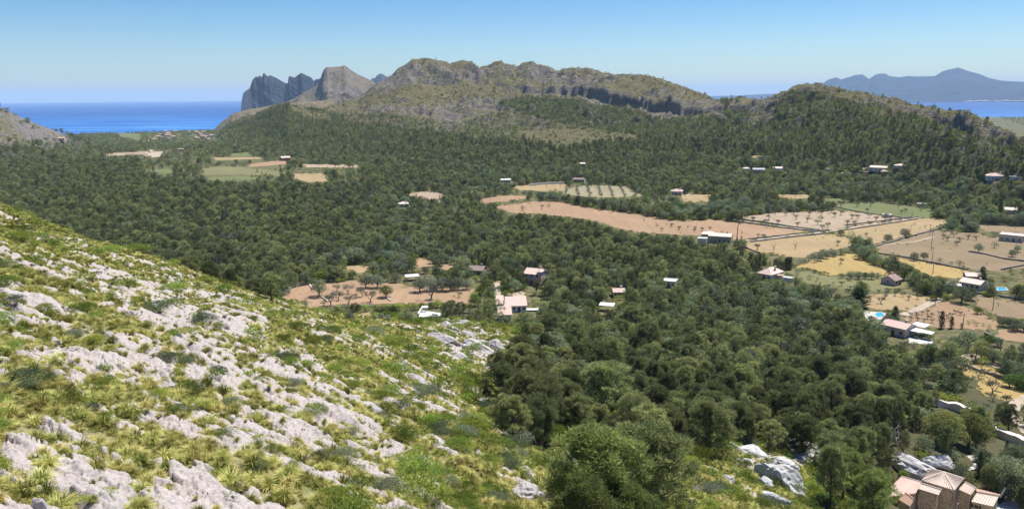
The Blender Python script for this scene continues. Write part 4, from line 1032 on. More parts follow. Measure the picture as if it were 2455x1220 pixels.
M_TILE = mat_tiles('terracotta_tiles', (0.52, 0.34, 0.25)); M_TILE_PINK = mat_tiles('pink_tiles', (0.68, 0.51, 0.43)); M_TILE_BROWN = mat_tiles('brown_tiles', (0.28, 0.22, 0.19)); M_TILE_PALE = mat_tiles('pale_tiles', (0.76, 0.63, 0.52))
M_WHITE = flat_mat('white_render', (0.66, 0.645, 0.61), .8, .2, .06); M_CREAM = flat_mat('cream_render', (0.60, 0.52, 0.42), .85, .1, .08); M_OCHRE = flat_mat('ochre_render', (0.48, 0.34, 0.20), .85, .1, .1)
M_PINKWALL = flat_mat('pink_render', (0.56, 0.39, 0.35), .85, .1, .08); M_STONE = mat_stonework('villa_stonework', (0.60, 0.46, 0.35)); M_STONE2 = mat_stonework('grey_stonework', (0.36, 0.32, 0.27))
M_GLASS = flat_mat('dark_window_glass', (0.02, 0.022, 0.025), .15, .5, .05); M_WOOD = flat_mat('brown_shutter_wood', (0.13, 0.055, 0.035), .7, .2, .2); M_METAL = flat_mat('grey_metal', (0.45, 0.45, 0.45), .5, .4, .05)
M_CONC = flat_mat('pale_concrete', (0.50, 0.47, 0.42), .9, .1, .12, .4); M_POLE = flat_mat('weathered_pole', (0.16, 0.13, 0.11), .9, .1, .1)
M_DRYWALL = mat_stonework('dry_stone', (0.30, 0.275, 0.25))
def mat_pool():
    t = NT('pool_water'); return t.surf(t.ramp(t.noise(.8, 2, .5), [(.3, (0.03, 0.30, 0.46)), (.7, (0.06, 0.42, 0.58))]), .08, .5)
M_POOL = mat_pool()

def front(px, py):
    q = hit1(px, py); r = math.hypot(q[0], q[1]); return q, math.hypot(r, CAM_Z - q[2]) / F_PX, math.atan2(q[0], q[1])
def tile_ribs(mb, el, er, tr, tl, pitch=.42, rad=.09, mi=0):
    """a roof panel: slab with rounded rows of tiles running from top to eave"""
    el, er, tr, tl = map(Vector, (el, er, tr, tl)); n = (er - el).cross(tl - el).normalized()
    if n.z < 0: n = -n
    th = n * .14
    q = [el, er, tr, tl]; mb.add([*(v - th for v in q), *q], [(0, 3, 2, 1), (4, 5, 6, 7), (0, 1, 5, 4), (1, 2, 6, 5), (2, 3, 7, 6), (3, 0, 4, 7)], mi)
    if pitch <= 0: return
    k = max(2, int((er - el).length / pitch))
    for i in range(k):
        a = (i + .5) / k; e = el.lerp(er, a); t = tl.lerp(tr, a); s = (er - el).normalized() * rad
        if (t - e).length < .3: continue
        e = e - (t - e).normalized() * .06
        mb.add([e - s, e + n * rad * 1.3, e + s, t - s, t + n * rad * 1.3, t + s], [(0, 1, 4, 3), (1, 2, 5, 4), (0, 2, 1)], mi)
def window(parent, x, y, z, w, h, face='y', frame=None, out=-1, shutter=False):
    """face y: on a wall seen from -y; a frame with a recessed pane and a cross bar"""
    fr = MB(); t = .09
    def bx(a0, a1, d0, d1, z0, z1, m):
        if face == 'y': m.box(x + a0, x + a1, y + d0 * -out, y + d1 * -out, z + z0, z + z1)
        else: m.box(x + d0 * -out, x + d1 * -out, y + a0, y + a1, z + z0, z + z1)
    bx(-w / 2 - t, -w / 2, -.05, .03, -t, h + t, fr); bx(w / 2, w / 2 + t, -.05, .03, -t, h + t, fr); bx(-w / 2, w / 2, -.05, .03, h, h + t, fr); bx(-w / 2, w / 2, -.07, .03, -t, 0, fr)
    f = fr.build('window', frame or M_WHITE, parent)
    p = MB(); bx(-w / 2, w / 2, -.02, .01, 0, h, p); p.build('pane', M_GLASS, f)
    b = MB(); bx(-.03, .03, -.035, -.022, 0, h, b); b.build('window_bar', M_WOOD, f)
    if shutter:
        for sx in (-1, 1):
            s = MB(); a = sx * (w / 2 + t + w * .27); bx(a - w * .25, a + w * .25, -.08, -.03, -.02, h + .02, s); s.build('shutter', M_WOOD, parent)
def house(name, label, px, py, wpx, h, dep, rz=0.0, roof='gable', tile=None, wall=None, nwin=3, cat='house', group=None, rise=.32, chimney=True, ribs=True, small=False, two=False, porch=None):
    q, mpp, az = front(px, py); w = wpx * mpp; d = dep
    tile = tile or M_TILE; wall = wall or M_CREAM
    ang = -az + rz; c, s = math.cos(ang), math.sin(ang)
    e = empty(name, (q[0] - s * -0 + math.sin(az) * d * .5, q[1] + math.cos(az) * d * .5, q[2] - .3), ang)
    tag(e, label, cat, group); H0 = h + .3
    EXTRA_CLEAR.append((e.location.x, e.location.y, max(w, d) * .62 + 2))
    x0, x1, y0, y1 = -w / 2, w / 2, -d / 2, d / 2; ov = .35
    hr = rise * d / 2 if roof != 'shed' else rise * d
    wl = MB()
    if roof == 'gable':
        wl.add([(x0, y0, 0), (x1, y0, 0), (x1, y1, 0), (x0, y1, 0), (x0, y0, H0), (x1, y0, H0), (x1, y1, H0), (x0, y1, H0), (x0, 0, H0 + hr), (x1, 0, H0 + hr)],
               [(0, 3, 2, 1), (0, 1, 5, 4), (2, 3, 7, 6), (1, 2, 6, 9, 5), (3, 0, 4, 8, 7), (4, 5, 9, 8), (7, 8, 9, 6)])
    elif roof == 'shed':
        wl.add([(x0, y0, 0), (x1, y0, 0), (x1, y1, 0), (x0, y1, 0), (x0, y0, H0), (x1, y0, H0), (x1, y1, H0 + hr), (x0, y1, H0 + hr)], [(0, 3, 2, 1), (0, 1, 5, 4), (2, 3, 7, 6), (1, 2, 6, 5), (3, 0, 4, 7), (4, 5, 6, 7)])
    else: wl.box(x0, x1, y0, y1, 0, H0)
    wl.build('wall', wall, e)
    rf = MB(); pt = .42 if ribs else 0; k = ov * rise
    if roof == 'gable':
        a = .16
        tile_ribs(rf, (x0 - ov, y0 - ov, H0 - k + a), (x1 + ov, y0 - ov, H0 - k + a), (x1 + ov, 0, H0 + hr + a), (x0 - ov, 0, H0 + hr + a), pt)
        tile_ribs(rf, (x1 + ov, y1 + ov, H0 - k + a), (x0 - ov, y1 + ov, H0 - k + a), (x0 - ov, .01, H0 + hr + a), (x1 + ov, .01, H0 + hr + a), pt)
        rf.tube((x0 - ov, 0, H0 + hr + a), (x1 + ov, 0, H0 + hr + a), .13, .13, 6)
    elif roof == 'shed':
        tile_ribs(rf, (x0 - ov, y0 - ov, H0 - k + .16), (x1 + ov, y0 - ov, H0 - k + .16), (x1 + ov, y1 + ov, H0 + hr + k + .16), (x0 - ov, y1 + ov, H0 + hr + k + .16), pt)
    elif roof == 'hip':
        m = min(w, d) / 2 + ov; A = (x0 - ov, y0 - ov, H0 + .05); B = (x1 + ov, y0 - ov, H0 + .05); Cc = (x1 + ov, y1 + ov, H0 + .05); D = (x0 - ov, y1 + ov, H0 + .05)
        R1 = (x0 - ov + m, y0 - ov + m if w >= d else -d / 2 - ov + m, H0 + hr + .2); R2 = (x1 + ov - m, R1[1], R1[2])
        if w < d: R1 = (0, y0 - ov + m, R1[2]); R2 = (0, y1 + ov - m, R1[2]); R1, R2 = R1, R2
        rf.add([A, B, Cc, D, R1, R2], [(0, 1, 5, 4), (1, 2, 5), (2, 3, 4, 5), (3, 0, 4), (0, 3, 2, 1)] if w >= d else [(0, 1, 4), (1, 2, 5, 4), (2, 3, 5), (3, 0, 4, 5), (0, 3, 2, 1)])
        for a_, b_ in ((A, R1), (B, R2 if w >= d else R1), (Cc, R2), (D, R1 if w >= d else R2), (R1, R2)):
            if (Vector(a_) - Vector(b_)).length > .2: rf.tube(a_, b_, .11, .11, 5)
        if ribs and w >= d:
            tile_ribs(rf, (x0 - ov + .3, y0 - ov, H0 + .09), (x1 + ov - .3, y0 - ov, H0 + .09), (R2[0], R2[1], R2[2] + .03), (R1[0], R1[1], R1[2] + .03), .5, .06)
    else:
        if small and q[1] > 600: tile = M_CONC
        rf.box(x0 - .15, x1 + .15, y0 - .15, y1 + .15, H0 - .002, H0 + .18)
        for a in ((x0 - .15, x0 + .1, y0 - .15, y1 + .15), (x1 - .1, x1 + .15, y0 - .15, y1 + .15), (x0 + .1, x1 - .1, y0 - .15, y0 + .1), (x0 + .1, x1 - .1, y1 - .1, y1 + .15)): rf.box(*a, H0 + .182, H0 + .45)
    r = rf.build('roof', tile if roof != 'flat' else (tile or M_WHITE), e)
    if chimney and roof in ('gable', 'hip'):
        ch = MB(); cx = x1 - w * .22; ch.box(cx - .35, cx + .35, .3, .95, H0 + hr * .3, H0 + hr + .9); ch.box(cx - .45, cx + .45, .2, 1.05, H0 + hr + .902, H0 + hr + 1.02); ch.build('chimney', wall, r)
    if not small:
        for fl in range(2 if two else 1):
            zz = .3 + .95 + fl * 2.8
            for i in range(nwin):
                xx = x0 + w * (i + .5) / nwin
                if fl == 0 and i == nwin // 2:
                    dr = MB(); dr.box(xx - .5, xx + .5, y0 - .06, y0 - .005, .3, 2.4); dd = dr.build('door', M_WOOD, e); hd = MB(); hd.box(xx + .33, xx + .42, y0 - .11, y0 - .062, 1.3, 1.38); hd.build('handle', M_METAL, dd)
                else: window(e, xx, y0, zz, min(1.1, w / nwin * .45), 1.1, 'y', None, 1)
        window(e, x1, 0, .3 + .95, .9, 1.0, 'x', None, -1); window(e, x0, 0, .3 + .95, .9, 1.0, 'x', None, 1)
    if porch:
        pw, pd, ph, mt = porch
        pr = MB(); pr.box(x0 + .2, x0 + .2 + pw, y0 - pd, y0 - .002, ph, ph + .15); pr.build('porch_roof', mt, e)
        for xx in (x0 + .4, x0 + pw):
            po = MB(); po.box(xx - .12, xx + .12, y0 - pd + .1, y0 - pd + .34, 0, ph - .002); po.build('porch_post', wall, e)
    return e
# ------------------------------------------------------------------ the stone villa low on the right
ZV = lambda a, b: (2055 + .163 * a, 1100 + .163 * b)
def P3(a, b, z): p = ZV(a, b); return Vector([float(v) for v in at_z(p[0], p[1], z)])
def villa():
    base = 11.5; D1 = Vector((.717, -.697, 0)); D2 = Vector((.697, .717, 0))
    T0 = P3(955, 310, 20.0); cen = T0 + D1 * 2.5 + D2 * 2.8; cen.z = base
    e = empty('stone_villa', cen); tag(e, 'stone villa with several tiled hip and lean-to roofs beside pines', 'house')
    L = lambda v: Vector(v) - cen
    EXTRA_CLEAR.append((cen.x, cen.y, 9)); EXTRA_CLEAR.append((cen.x - 7, cen.y - 1, 5)); EXTRA_CLEAR.append((cen.x + 7, cen.y - 2, 7))
    def prism(pts, inset=.35):
        m = sum((L(p) for p in pts), Vector()) / len(pts); top = []; bot = []
        for p in pts:
            q = L(p); d = (m - q); d.z = 0; q = q + d.normalized() * inset; q.z -= .16; top.append(q); bot.append(Vector((q.x, q.y, 0)))
        n = len(pts); mb = MB(); mb.add([*bot, *top], [tuple(range(n))[::-1], tuple(range(n, 2 * n))] + [(i, (i + 1) % n, n + (i + 1) % n, n + i) for i in range(n)]); return mb.build('wall', M_STONE, e)
    # tower with a pyramid roof
    c = [T0, T0 + D1 * 5.0, T0 + D1 * 5.0 + D2 * 5.6, T0 + D2 * 5.6]; prism(c, .5)
    ap = T0 + D1 * 2.5 + D2 * 2.8; ap.z = 21.35
    rf = MB()
    for i in range(4):
        a, b = c[i], c[(i + 1) % 4]; tile_ribs(rf, L(a), L(b), L(ap) + (L(b) - L(a)).normalized() * .05, L(ap) - (L(b) - L(a)).normalized() * .05, .36, .085)
        rf.tube(L(a) + Vector((0, 0, .05)), L(ap) + Vector((0, 0, .05)), .11, .11, 6)
    rf.build('roof', M_TILE_PALE, e)
    def wing(el, er, tr, tl, mat, pitch=.36):
        rf = MB(); tile_ribs(rf, L(el), L(er), L(tr), L(tl), pitch, .085); rf.tube(L(tl) + Vector((0, 0, .04)), L(tr) + Vector((0, 0, .04)), .11, .11, 6); o = rf.build('roof', mat, e); prism([el, er, tr, tl], .3); return o
    A = (P3(340, 565, 17.7), P3(860, 500, 18.7), P3(950, 335, 19.6), P3(650, 250, 19.4)); wing(*A, M_TILE_PINK)
    wing(P3(1040, 150, 19.0), P3(985, 262, 19.0) , P3(1100, 300, 19.75), P3(1185, 172, 19.75), M_TILE_PINK)
    Dw = (P3(895, 432, 19.15), P3(1195, 526, 19.15), P3(1245, 448, 19.72), P3(940, 352, 19.72)); wing(*Dw, M_TILE_PALE)
    E = (P3(1490, 442, 19.0), P3(1670, 522, 18.9), P3(1745, 425, 19.55), P3(1590, 335, 19.65)); wing(*E, M_TILE_PINK)
    Fw = (P3(1680, 620, 17.8), P3(2000, 692, 17.8), P3(2085, 542, 18.7), P3(1762, 486, 18.7)); wing(*Fw, M_TILE_PALE)
    wing(P3(2105, 520, 18.3), P3(1742, 428, 18.3), P3(1760, 480, 18.76), P3(2083, 536, 18.76), M_TILE)
    wing(P3(605, 590, 18.0), P3(775, 690, 18.0), P3(835, 592, 18.7), P3(712, 495, 18.8), M_TILE)
    # openings: found where the view through the photograph meets each wall plane
    def on_wall(a, b, p0, off):
        n = -D2; o = Vector((0, 0, CAM_Z)); d = Vector([float(v) for v in pix_dir(*ZV(a, b))]); pp = Vector(p0) - n * off
        t = (pp - o).dot(n) / d.dot(n); return o + d * t - cen
    rot = math.atan2(D1.y, D1.x)
    def opening(a, b, p0, off, w, h, frame, shutter=False, door=False):
        q = on_wall(a, b, p0, off); g = bpy.data.objects.new('window' if not door else 'door', None)
        fr = MB(); t = .16
        fr.box(-w / 2 - t, -w / 2, -.10, .05, -h / 2 - t, h / 2 + t); fr.box(w / 2, w / 2 + t, -.10, .05, -h / 2 - t, h / 2 + t); fr.box(-w / 2, w / 2, -.10, .05, h / 2, h / 2 + t); fr.box(-w / 2, w / 2, -.12, .05, -h / 2 - t, -h / 2)
        f = fr.build('door' if door else 'window', frame, e, q, (0, 0, rot))
        pn = MB(); pn.box(-w / 2, w / 2, -.04, .03, -h / 2, h / 2); pn.build('pane', M_GLASS, f)
        wb = MB(); wb.box(-.035, .035, -.07, -.042, -h / 2, h / 2); wb.box(-w / 2, -.036, -.07, -.042, -.03, .03); wb.box(.036, w / 2, -.07, -.042, -.03, .03); wb.build('window_bar', M_WOOD, f)
        if shutter:
            for sx in (-1, 1): s = MB(); s.box(sx * (w * .95) - w * .3, sx * (w * .95) + w * .3, -.14, -.102, -h / 2, h / 2); s.build('shutter', M_WOOD, f)
        bpy.data.objects.remove(g)
    opening(1030, 522, Dw[0], .30, .62, .55, M_WHITE); opening(1000, 705, Dw[0], .30, .8, 1.0, M_WHITE, door=True)
    opening(1375, 580, c[0], .5, .42, 1.9, M_STONE2); opening(1525, 705, E[0], .30, .85, .8, M_WHITE); opening(1755, 695, Fw[0], .30, .6, .6, M_CREAM, True)
    ch = MB(); q = L(P3(2100, 560, 18.3)); ch.tube(q, q + Vector((.9, .25, 1.6)), .13, .13, 10); ch.build('flue_pipe', M_METAL, e)
    gt = MB(); a = L(Dw[0]); b = L(Dw[1]); gt.tube(a + Vector((0, 0, -.18)), b + Vector((0, 0, -.18)), .06, .06, 6); gt.build('gutter', M_TILE_BROWN, e)
    dp = MB(); a = L(P3(1655, 540, 18.6)); dp.tube(a, Vector((a.x, a.y, 1)), .06, .06, 6); dp.build('drain_pipe', M_METAL, e)
villa()
# ------------------------------------------------------------------ the other houses
R_ = math.radians
house('house', 'white house with pink tile roof and long shaded veranda', 1237, 748, 48, 2.6, 6.5, R_(4), 'shed', M_TILE_PINK, M_WHITE, 4, rise=.30, chimney=False)
house('house', 'small white annex with pink tile roof below the larger white house', 1210, 770, 30, 2.6, 5.0, R_(4), 'shed', M_TILE_PINK, M_WHITE, 1, rise=.34, chimney=False, small=True)
house('house', 'tile roofed wing at the end of the gravel yard', 1199, 742, 15, 2.4, 5.5, R_(4), 'shed', M_TILE_PINK, M_WHITE, 1, rise=.34, chimney=False, small=True)
house('house', 'pink two storey house with a corner tower in the wood', 1284, 683, 42, 5.0, 8.5, R_(-24), 'gable', M_TILE_PINK, M_PINKWALL, 3, two=True, rise=.42)
house('tower', 'square pink corner tower attached before the two storey house', 1296, 684, 9, 6.2, 3.2, R_(-24), 'hip', M_TILE_PINK, M_PINKWALL, 1, cat='house tower', chimney=False, small=True)
house('house', 'brown roofed cottage half hidden by round oaks', 1145, 661, 36, 2.6, 8.0, R_(-16), 'gable', M_TILE_BROWN, M_STONE2, 2, rise=.36)
house('house', 'long low house with pinkish tiles standing deep in the wood', 1482, 713, 27, 2.3, 6.0, R_(10), 'gable', M_TILE_PINK, M_CREAM, 3)
house('house', 'white flat roofed house behind a yellow green tree', 1606, 690, 30, 2.7, 6.0, R_(-12), 'flat', M_WHITE, M_WHITE, 3)
house('farmhouse', 'long stone farmhouse with tile roof beside the tall palm', 1727, 584, 50, 4.2, 8, R_(-8), 'gable', M_TILE_PALE, M_STONE2, 5, rise=.3, cat='farmhouse')
house('farmhouse', 'stone wing of the farmhouse with lower hip roof behind white cube', 1697, 578, 26, 4.0, 8, R_(-8), 'hip', M_TILE_PALE, M_STONE2, 2, rise=.3, cat='farmhouse', chimney=False)
house('outbuilding', 'white flat roofed cube at the farmhouse corner', 1684, 588, 20, 3.6, 5.0, R_(-4), 'flat', M_WHITE, M_CREAM, 1, cat='outbuilding', small=True)
house('house', 'broad house with mauve grey tile roof below the cypress clump', 1846, 673, 34, 2.9, 11, R_(-30), 'hip', M_TILE_PINK, M_CREAM, 3, rise=.4)
house('outbuilding', 'small white roofed shelter beside the mauve roofed house', 1890, 676, 22, 1.6, 3.2, R_(-12), 'flat', M_WHITE, M_WHITE, 1, cat='outbuilding', small=True)
house('house', 'small mauve house with a pink gable roof on the lawn', 2136, 684, 28, 2.4, 6.5, R_(62), 'gable', M_TILE_PINK, M_PINKWALL, 2, rise=.5)
house('farmhouse', 'tiled farmhouse with long roof beside the blue pool', 2332, 695, 40, 2.8, 7.5, R_(-22), 'gable', M_TILE_PALE, M_CREAM, 4, rise=.34, cat='farmhouse')
house('farmhouse', 'upper tiled farmhouse wing behind the big cypress', 2330, 680, 30, 3.4, 6.5, R_(14), 'gable', M_TILE_PALE, M_STONE2, 3, rise=.3, cat='farmhouse')
house('outbuilding', 'low pale shed where the concrete track ends', 2278, 694, 22, 2.0, 4.0, R_(8), 'flat', M_CREAM, M_CREAM, 1, cat='outbuilding', small=True)
house('farmhouse', 'flat roofed farmhouse with a sunken terrace by dark trees', 2426, 580, 42, 3.6, 9, R_(-10), 'flat', M_TILE_PALE, M_CREAM, 4, cat='farmhouse')
house('house', 'long tiled house with gable end beside white canopies', 2152, 806, 52, 3.2, 7.5, R_(-26), 'gable', M_TILE_PINK, M_CREAM, 3, rise=.34)
house('shed', 'white roofed shed standing in the green meadow', 2126, 522, 17, 1.8, 5, R_(-8), 'flat', M_WHITE, M_CREAM, 1, cat='shed', small=True)
house('house', 'white house with terracotta roofs and arches before the hill', 2385, 433, 32, 3.6, 10, R_(10), 'hip', M_TILE_PINK, M_WHITE, 5, rise=.4)
house('house', 'grey roofed two storey villa on the far wood edge', 1818, 419, 26, 5.4, 9, R_(6), 'gable', M_METAL, M_STONE2, 3, rise=.26, two=True)
house('house', 'small pale tiled house left of the grey roofed villa', 1789, 411, 13, 3.0, 7, R_(20), 'hip', M_TILE_PALE, M_CREAM, 1, small=True)
house('house', 'tiled house among trees right of the grey roofed villa', 1865, 411, 20, 3.2, 8, R_(-12), 'gable', M_TILE_PALE, M_WHITE, 2, small=True)
house('house', 'low white house behind the grey roofed villa trees', 1990, 412, 14, 2.6, 6, R_(5), 'flat', M_WHITE, M_WHITE, 2, small=True)
house('house', 'pale house with a pinkish roof at the wooded hill foot', 2107, 410, 34, 3.2, 9, R_(-12), 'gable', M_TILE_PALE, M_CREAM, 4)
house('house', 'white low house left of the pale house at the hill foot', 2028, 422, 20, 2.4, 7, R_(0), 'flat', M_WHITE, M_WHITE, 3, small=True)
house('house', 'pale round roofed shelter right of the house at the hill foot', 2160, 404, 26, 2.6, 8, R_(0), 'hip', M_TILE_PALE, M_CREAM, 1, small=True, chimney=False)
house('house', 'small house with hip roof at the field below the wood', 1622, 468, 26, 3.2, 8, R_(-6), 'hip', M_TILE_PINK, M_CREAM, 3, rise=.42)
house('farmhouse', 'low dark roofed farm below the far wood', 1388, 438, 26, 3.0, 8, R_(-5), 'gable', M_TILE_BROWN, M_STONE2, 3, cat='farmhouse')
house('house', 'low white house behind a hedge above the walled brown field', 1212, 438, 24, 2.6, 8, R_(0), 'gable', M_WHITE, M_WHITE, 4, rise=.2)
house('house', 'ruined pale house half up the far wood', 1396, 400, 12, 3.4, 7, R_(10), 'gable', M_TILE_PALE, M_STONE2, 2, small=True)
house('house', 'pale house with a hip roof among rows of cypresses', 968, 497, 22, 2.6, 7, R_(5), 'hip', M_TILE_PALE, M_CREAM, 2, rise=.4)
house('house', 'low tan house roof behind olive trees near the orange fields', 1132, 470, 22, 2.4, 6, R_(-4), 'gable', M_TILE_PALE, M_CREAM, 2, small=True)
house('barn', 'red barn with a pale roof at the orange plot', 684, 386, 20, 4.2, 11, R_(12), 'gable', M_TILE_PALE, flat_mat('red_render', (.42, .16, .11)), 3, cat='barn', small=True, chimney=False)
house('farmhouse', 'tiled farmhouse by the tall slim cypress', 2424, 514, 24, 3, 8, R_(-8), 'gable', M_TILE_PALE, M_CREAM, 3, cat='farmhouse', small=True)
house('shed', 'low pale shed hidden in far trees near the picture edge', 2432, 432, 18, 2.4, 6, R_(0), 'flat', M_CREAM, M_CREAM, 1, cat='shed', small=True)
house('shed', 'long white shed roof behind the green meadow', 2210, 496, 18, 2.0, 5, R_(-5), 'flat', M_WHITE, M_CREAM, 1, cat='shed', small=True)
house('house', 'pink house on the slope of the bare stony hill', 143, 337, 22, 3.6, 9, R_(-20), 'gable', M_TILE, M_PINKWALL, 2, small=True)
house('house', 'small white house left of the thin pinkish field', 894, 429, 12, 2.8, 7, R_(4), 'gable', M_WHITE, M_CREAM, 2, small=True)
house('house', 'white house with low roof in the middle of the wood', 952, 434, 13, 2.6, 7, R_(-4), 'flat', M_WHITE, M_WHITE, 2, small=True)
house('house', 'small pale house behind oaks above the middle wood', 1085, 423, 12, 2.6, 6, R_(-4), 'gable', M_TILE_PALE, M_CREAM, 1, small=True)
house('barn', 'long mauve barn beyond the pinkish field', 433, 364, 13, 4.0, 9, R_(0), 'gable', M_TILE_BROWN, M_PINKWALL, 2, cat='barn', small=True, chimney=False)
VIL = [(630,245,9,'c'),(690,255,8,'o'),(830,240,7,'c'),(890,295,6,'c'),(950,298,8,'w'),(720,322,8,'c'),(650,352,9,'c'),(785,350,8,'c'),(610,385,9,'o'),(670,385,8,'c'),(770,385,6,'w'),(555,448,9,'o'),(585,480,8,'o'),(740,430,7,'c'),(815,420,6,'c'),(725,472,10,'c'),(930,440,6,'c'),(908,478,5,'w'),(680,200,7,'o'),(1000,205,12,'o'),
       (1310,320,6,'c'),(1355,358,5,'w'),(1500,330,7,'c'),(1560,345,8,'w'),(1605,362,8,'c'),(1685,345,9,'c'),(1620,395,6,'w'),(1715,390,10,'c'),(1740,430,7,'w'),(1655,455,8,'c'),(1705,460,7,'w'),(1480,478,4,'w'),(1530,482,6,'c'),(1765,532,7,'w'),(1830,532,5,'c'),(1880,420,8,'c'),(1955,412,7,'w'),(2200,150,7,'w'),(1925,205,7,'o'),(1410,730,3,'w'),(240,568,9,'c')]
ORDN = 'first second third fourth fifth sixth seventh eighth ninth tenth eleventh twelfth thirteenth fourteenth fifteenth sixteenth seventeenth eighteenth nineteenth twentieth twenty-first twenty-second twenty-third twenty-fourth twenty-fifth twenty-sixth twenty-seventh twenty-eighth twenty-ninth thirtieth thirty-first thirty-second thirty-third thirty-fourth'.split()
upv = sorted(v[0] for v in VIL if v[0] < 1200); lov = sorted(v[0] for v in VIL if v[0] >= 1200)
for k, (a, b, w, c) in enumerate(VIL):
    px, py = 330 + a * .0937, 290 + b * .0937; cw = {'c': 'cream', 'w': 'pale', 'o': 'ochre'}[c]
    house('village_house', '%s house on the village rise, %s from its left end' % (cw, ORDN[upv.index(a)]) if a < 1200 else '%s house in the lower village cluster, %s from its left end' % (cw, ORDN[lov.index(a)]), px, py, w, 4.5 + (k * 7 % 4), 9, R_((k * 37) % 50 - 25), 'gable' if k % 3 else 'flat', M_TILE if k % 3 else M_CONC, {'c': M_CREAM, 'w': M_CONC, 'o': M_OCHRE}[c], 2, small=True, ribs=False, chimney=False,
          group='houses of the upper village' if a < 1200 else 'houses of the lower village')
g_ = np.random.default_rng(3)
for k in range(34):
    px = 2318 + k * 4.6 + g_.uniform(-2, 2); r = 12620 + g_.uniform(0, 250); q = at_r(px, 239, r); w = g_.uniform(18, 42); hh = g_.uniform(8, 17)
    mb = MB(); mb.box(-w / 2, w / 2, -8, 8, 0, hh)
    e = empty('seaside_house', (q[0], q[1], -62 + g_.uniform(2, 14)), g_.uniform(-.3, .3)); mb.build('wall', M_WHITE if k % 3 else M_CREAM, e); m2 = MB(); m2.add([(-w / 2 - 1, -9, hh + .05), (w / 2 + 1, -9, hh + .05), (w / 2 + 1, 9, hh + .05), (-w / 2 - 1, 9, hh + .05), (-w / 2 - 1, 0, hh + 4), (w / 2 + 1, 0, hh + 4)], [(0, 1, 5, 4), (2, 3, 4, 5), (1, 2, 5), (3, 0, 4), (0, 3, 2, 1)]); m2.build('roof', M_TILE_PALE, e)
    tag(e, 'tiny pale house in the town across the bay, %s from the left' % ORDN[k], 'house', 'houses of the town across the bay')

# ------------------------------------------------------------------ terraces, pools, shelters
def slab(name, pts, mat, label, th=.25, lift=.15, cat=None, kind=None, zfix=None, group=None):
    Q = hit([p[0] for p in pts], [p[1] for p in pts]); z = float(np.median(Q[:, 2])) + lift if zfix is None else zfix
    V = [Vector([float(v) for v in at_z(p[0], p[1], z)]) for p in pts]; n = len(V); c = sum(V, Vector()) / n
    mb = MB(); mb.add([*(v - c - Vector((0, 0, th)) for v in V), *(v - c for v in V)], [tuple(range(n)), tuple(range(n, 2 * n))[::-1]] + [(i, (i + 1) % n, n + (i + 1) % n, n + i) for i in range(n)])
    o = mb.build(name, mat, None, c); tag(o, label, cat, group, kind); return o, z
def pool(pts, label, lift=.3):
    Q = hit([p[0] for p in pts], [p[1] for p in pts]); z = float(np.median(Q[:, 2])) + lift
    V = [Vector([float(v) for v in at_z(p[0], p[1], z)]) for p in pts]; c = sum(V, Vector()) / len(V)
    e = empty('swimming_pool', c); tag(e, label, 'pool'); n = len(V)
    L = [v - c for v in V]; O = [v + v.normalized() * .55 for v in L]; W_ = [Vector((v.x, v.y, -.12)) for v in L]
    mb = MB(); mb.add([*O, *L, *(Vector((v.x, v.y, -.4)) for v in O), *(Vector((v.x, v.y, -.4)) for v in L)], [(i, (i + 1) % n, n + (i + 1) % n, n + i) for i in range(n)] + [(2 * n + i, 2 * n + (i + 1) % n, (i + 1) % n, i) for i in range(n)] + [(n + i, n + (i + 1) % n, 3 * n + (i + 1) % n, 3 * n + i) for i in range(n)]); mb.build('coping', M_WHITE, e)
    mb = MB(); mb.add(W_, [tuple(range(n))]); mb.build('water', M_POOL, e); EXTRA_CLEAR.append((c.x, c.y, 6)); return e
slab('terrace', [(1012,744),(1056,750),(1056,760),(1003,759)], M_WHITE, 'white paved pool terrace', kind='structure', lift=.5)
pool([(1036,752),(1050,753),(1049,756),(1035,755)], 'small turquoise pool on the white terrace', .62)
slab('terrace', [(2066,745),(2128,750),(2120,764),(2078,768)], M_CONC, 'pale paving round the walled pool', kind='structure'); pool([(2096,751),(2112,748),(2121,755),(2104,760)], 'small blue pool in the walled garden', .35)
pool([(2390,689),(2410,689),(2416,695),(2392,696)], 'bright blue pool beside the tiled farmhouse', .35)
slab('terrace', [(2178,806),(2235,812),(2238,826),(2180,822)], M_CONC, 'paved terrace below the white canopies', kind='structure')
def canopy(px, py, w, d, h, rz, mat, label, cat='canopy', name='canopy'):
    q, mpp, az = front(px, py); e = empty(name, (q[0], q[1], q[2]), -az + rz); tag(e, label, cat); EXTRA_CLEAR.append((q[0], q[1], max(w, d) * .7))
    mb = MB(); mb.add([(-w/2, -d/2, h), (w/2, -d/2, h), (w/2, d/2, h + .25), (-w/2, d/2, h + .25), (-w/2, -d/2, h + .1), (w/2, -d/2, h + .1), (w/2, d/2, h + .35), (-w/2, d/2, h + .35)], [(0, 3, 2, 1), (4, 5, 6, 7), (0, 1, 5, 4), (1, 2, 6, 5), (2, 3, 7, 6), (3, 0, 4, 7)]); mb.build('cover', mat, e)
    for sx in (-1, 1):
        for sy in (-1, 1): p = MB(); p.tube((sx * (w/2 - .2), sy * (d/2 - .2), -.3), (sx * (w/2 - .2), sy * (d/2 - .2), h), .07, .07, 6); p.build('post', M_METAL, e)
canopy(2188, 806, 5.5, 4.0, 2.4, R_(-20), M_WHITE, 'white flat canopy closest to the tiled house'); canopy(2205, 800, 5, 4.5, 3.2, R_(-24), M_WHITE, 'large white canopy behind the first one'); canopy(2218, 812, 5, 3.0, 2.4, R_(-20), M_WHITE, 'white canopy at the terrace end under the oak')
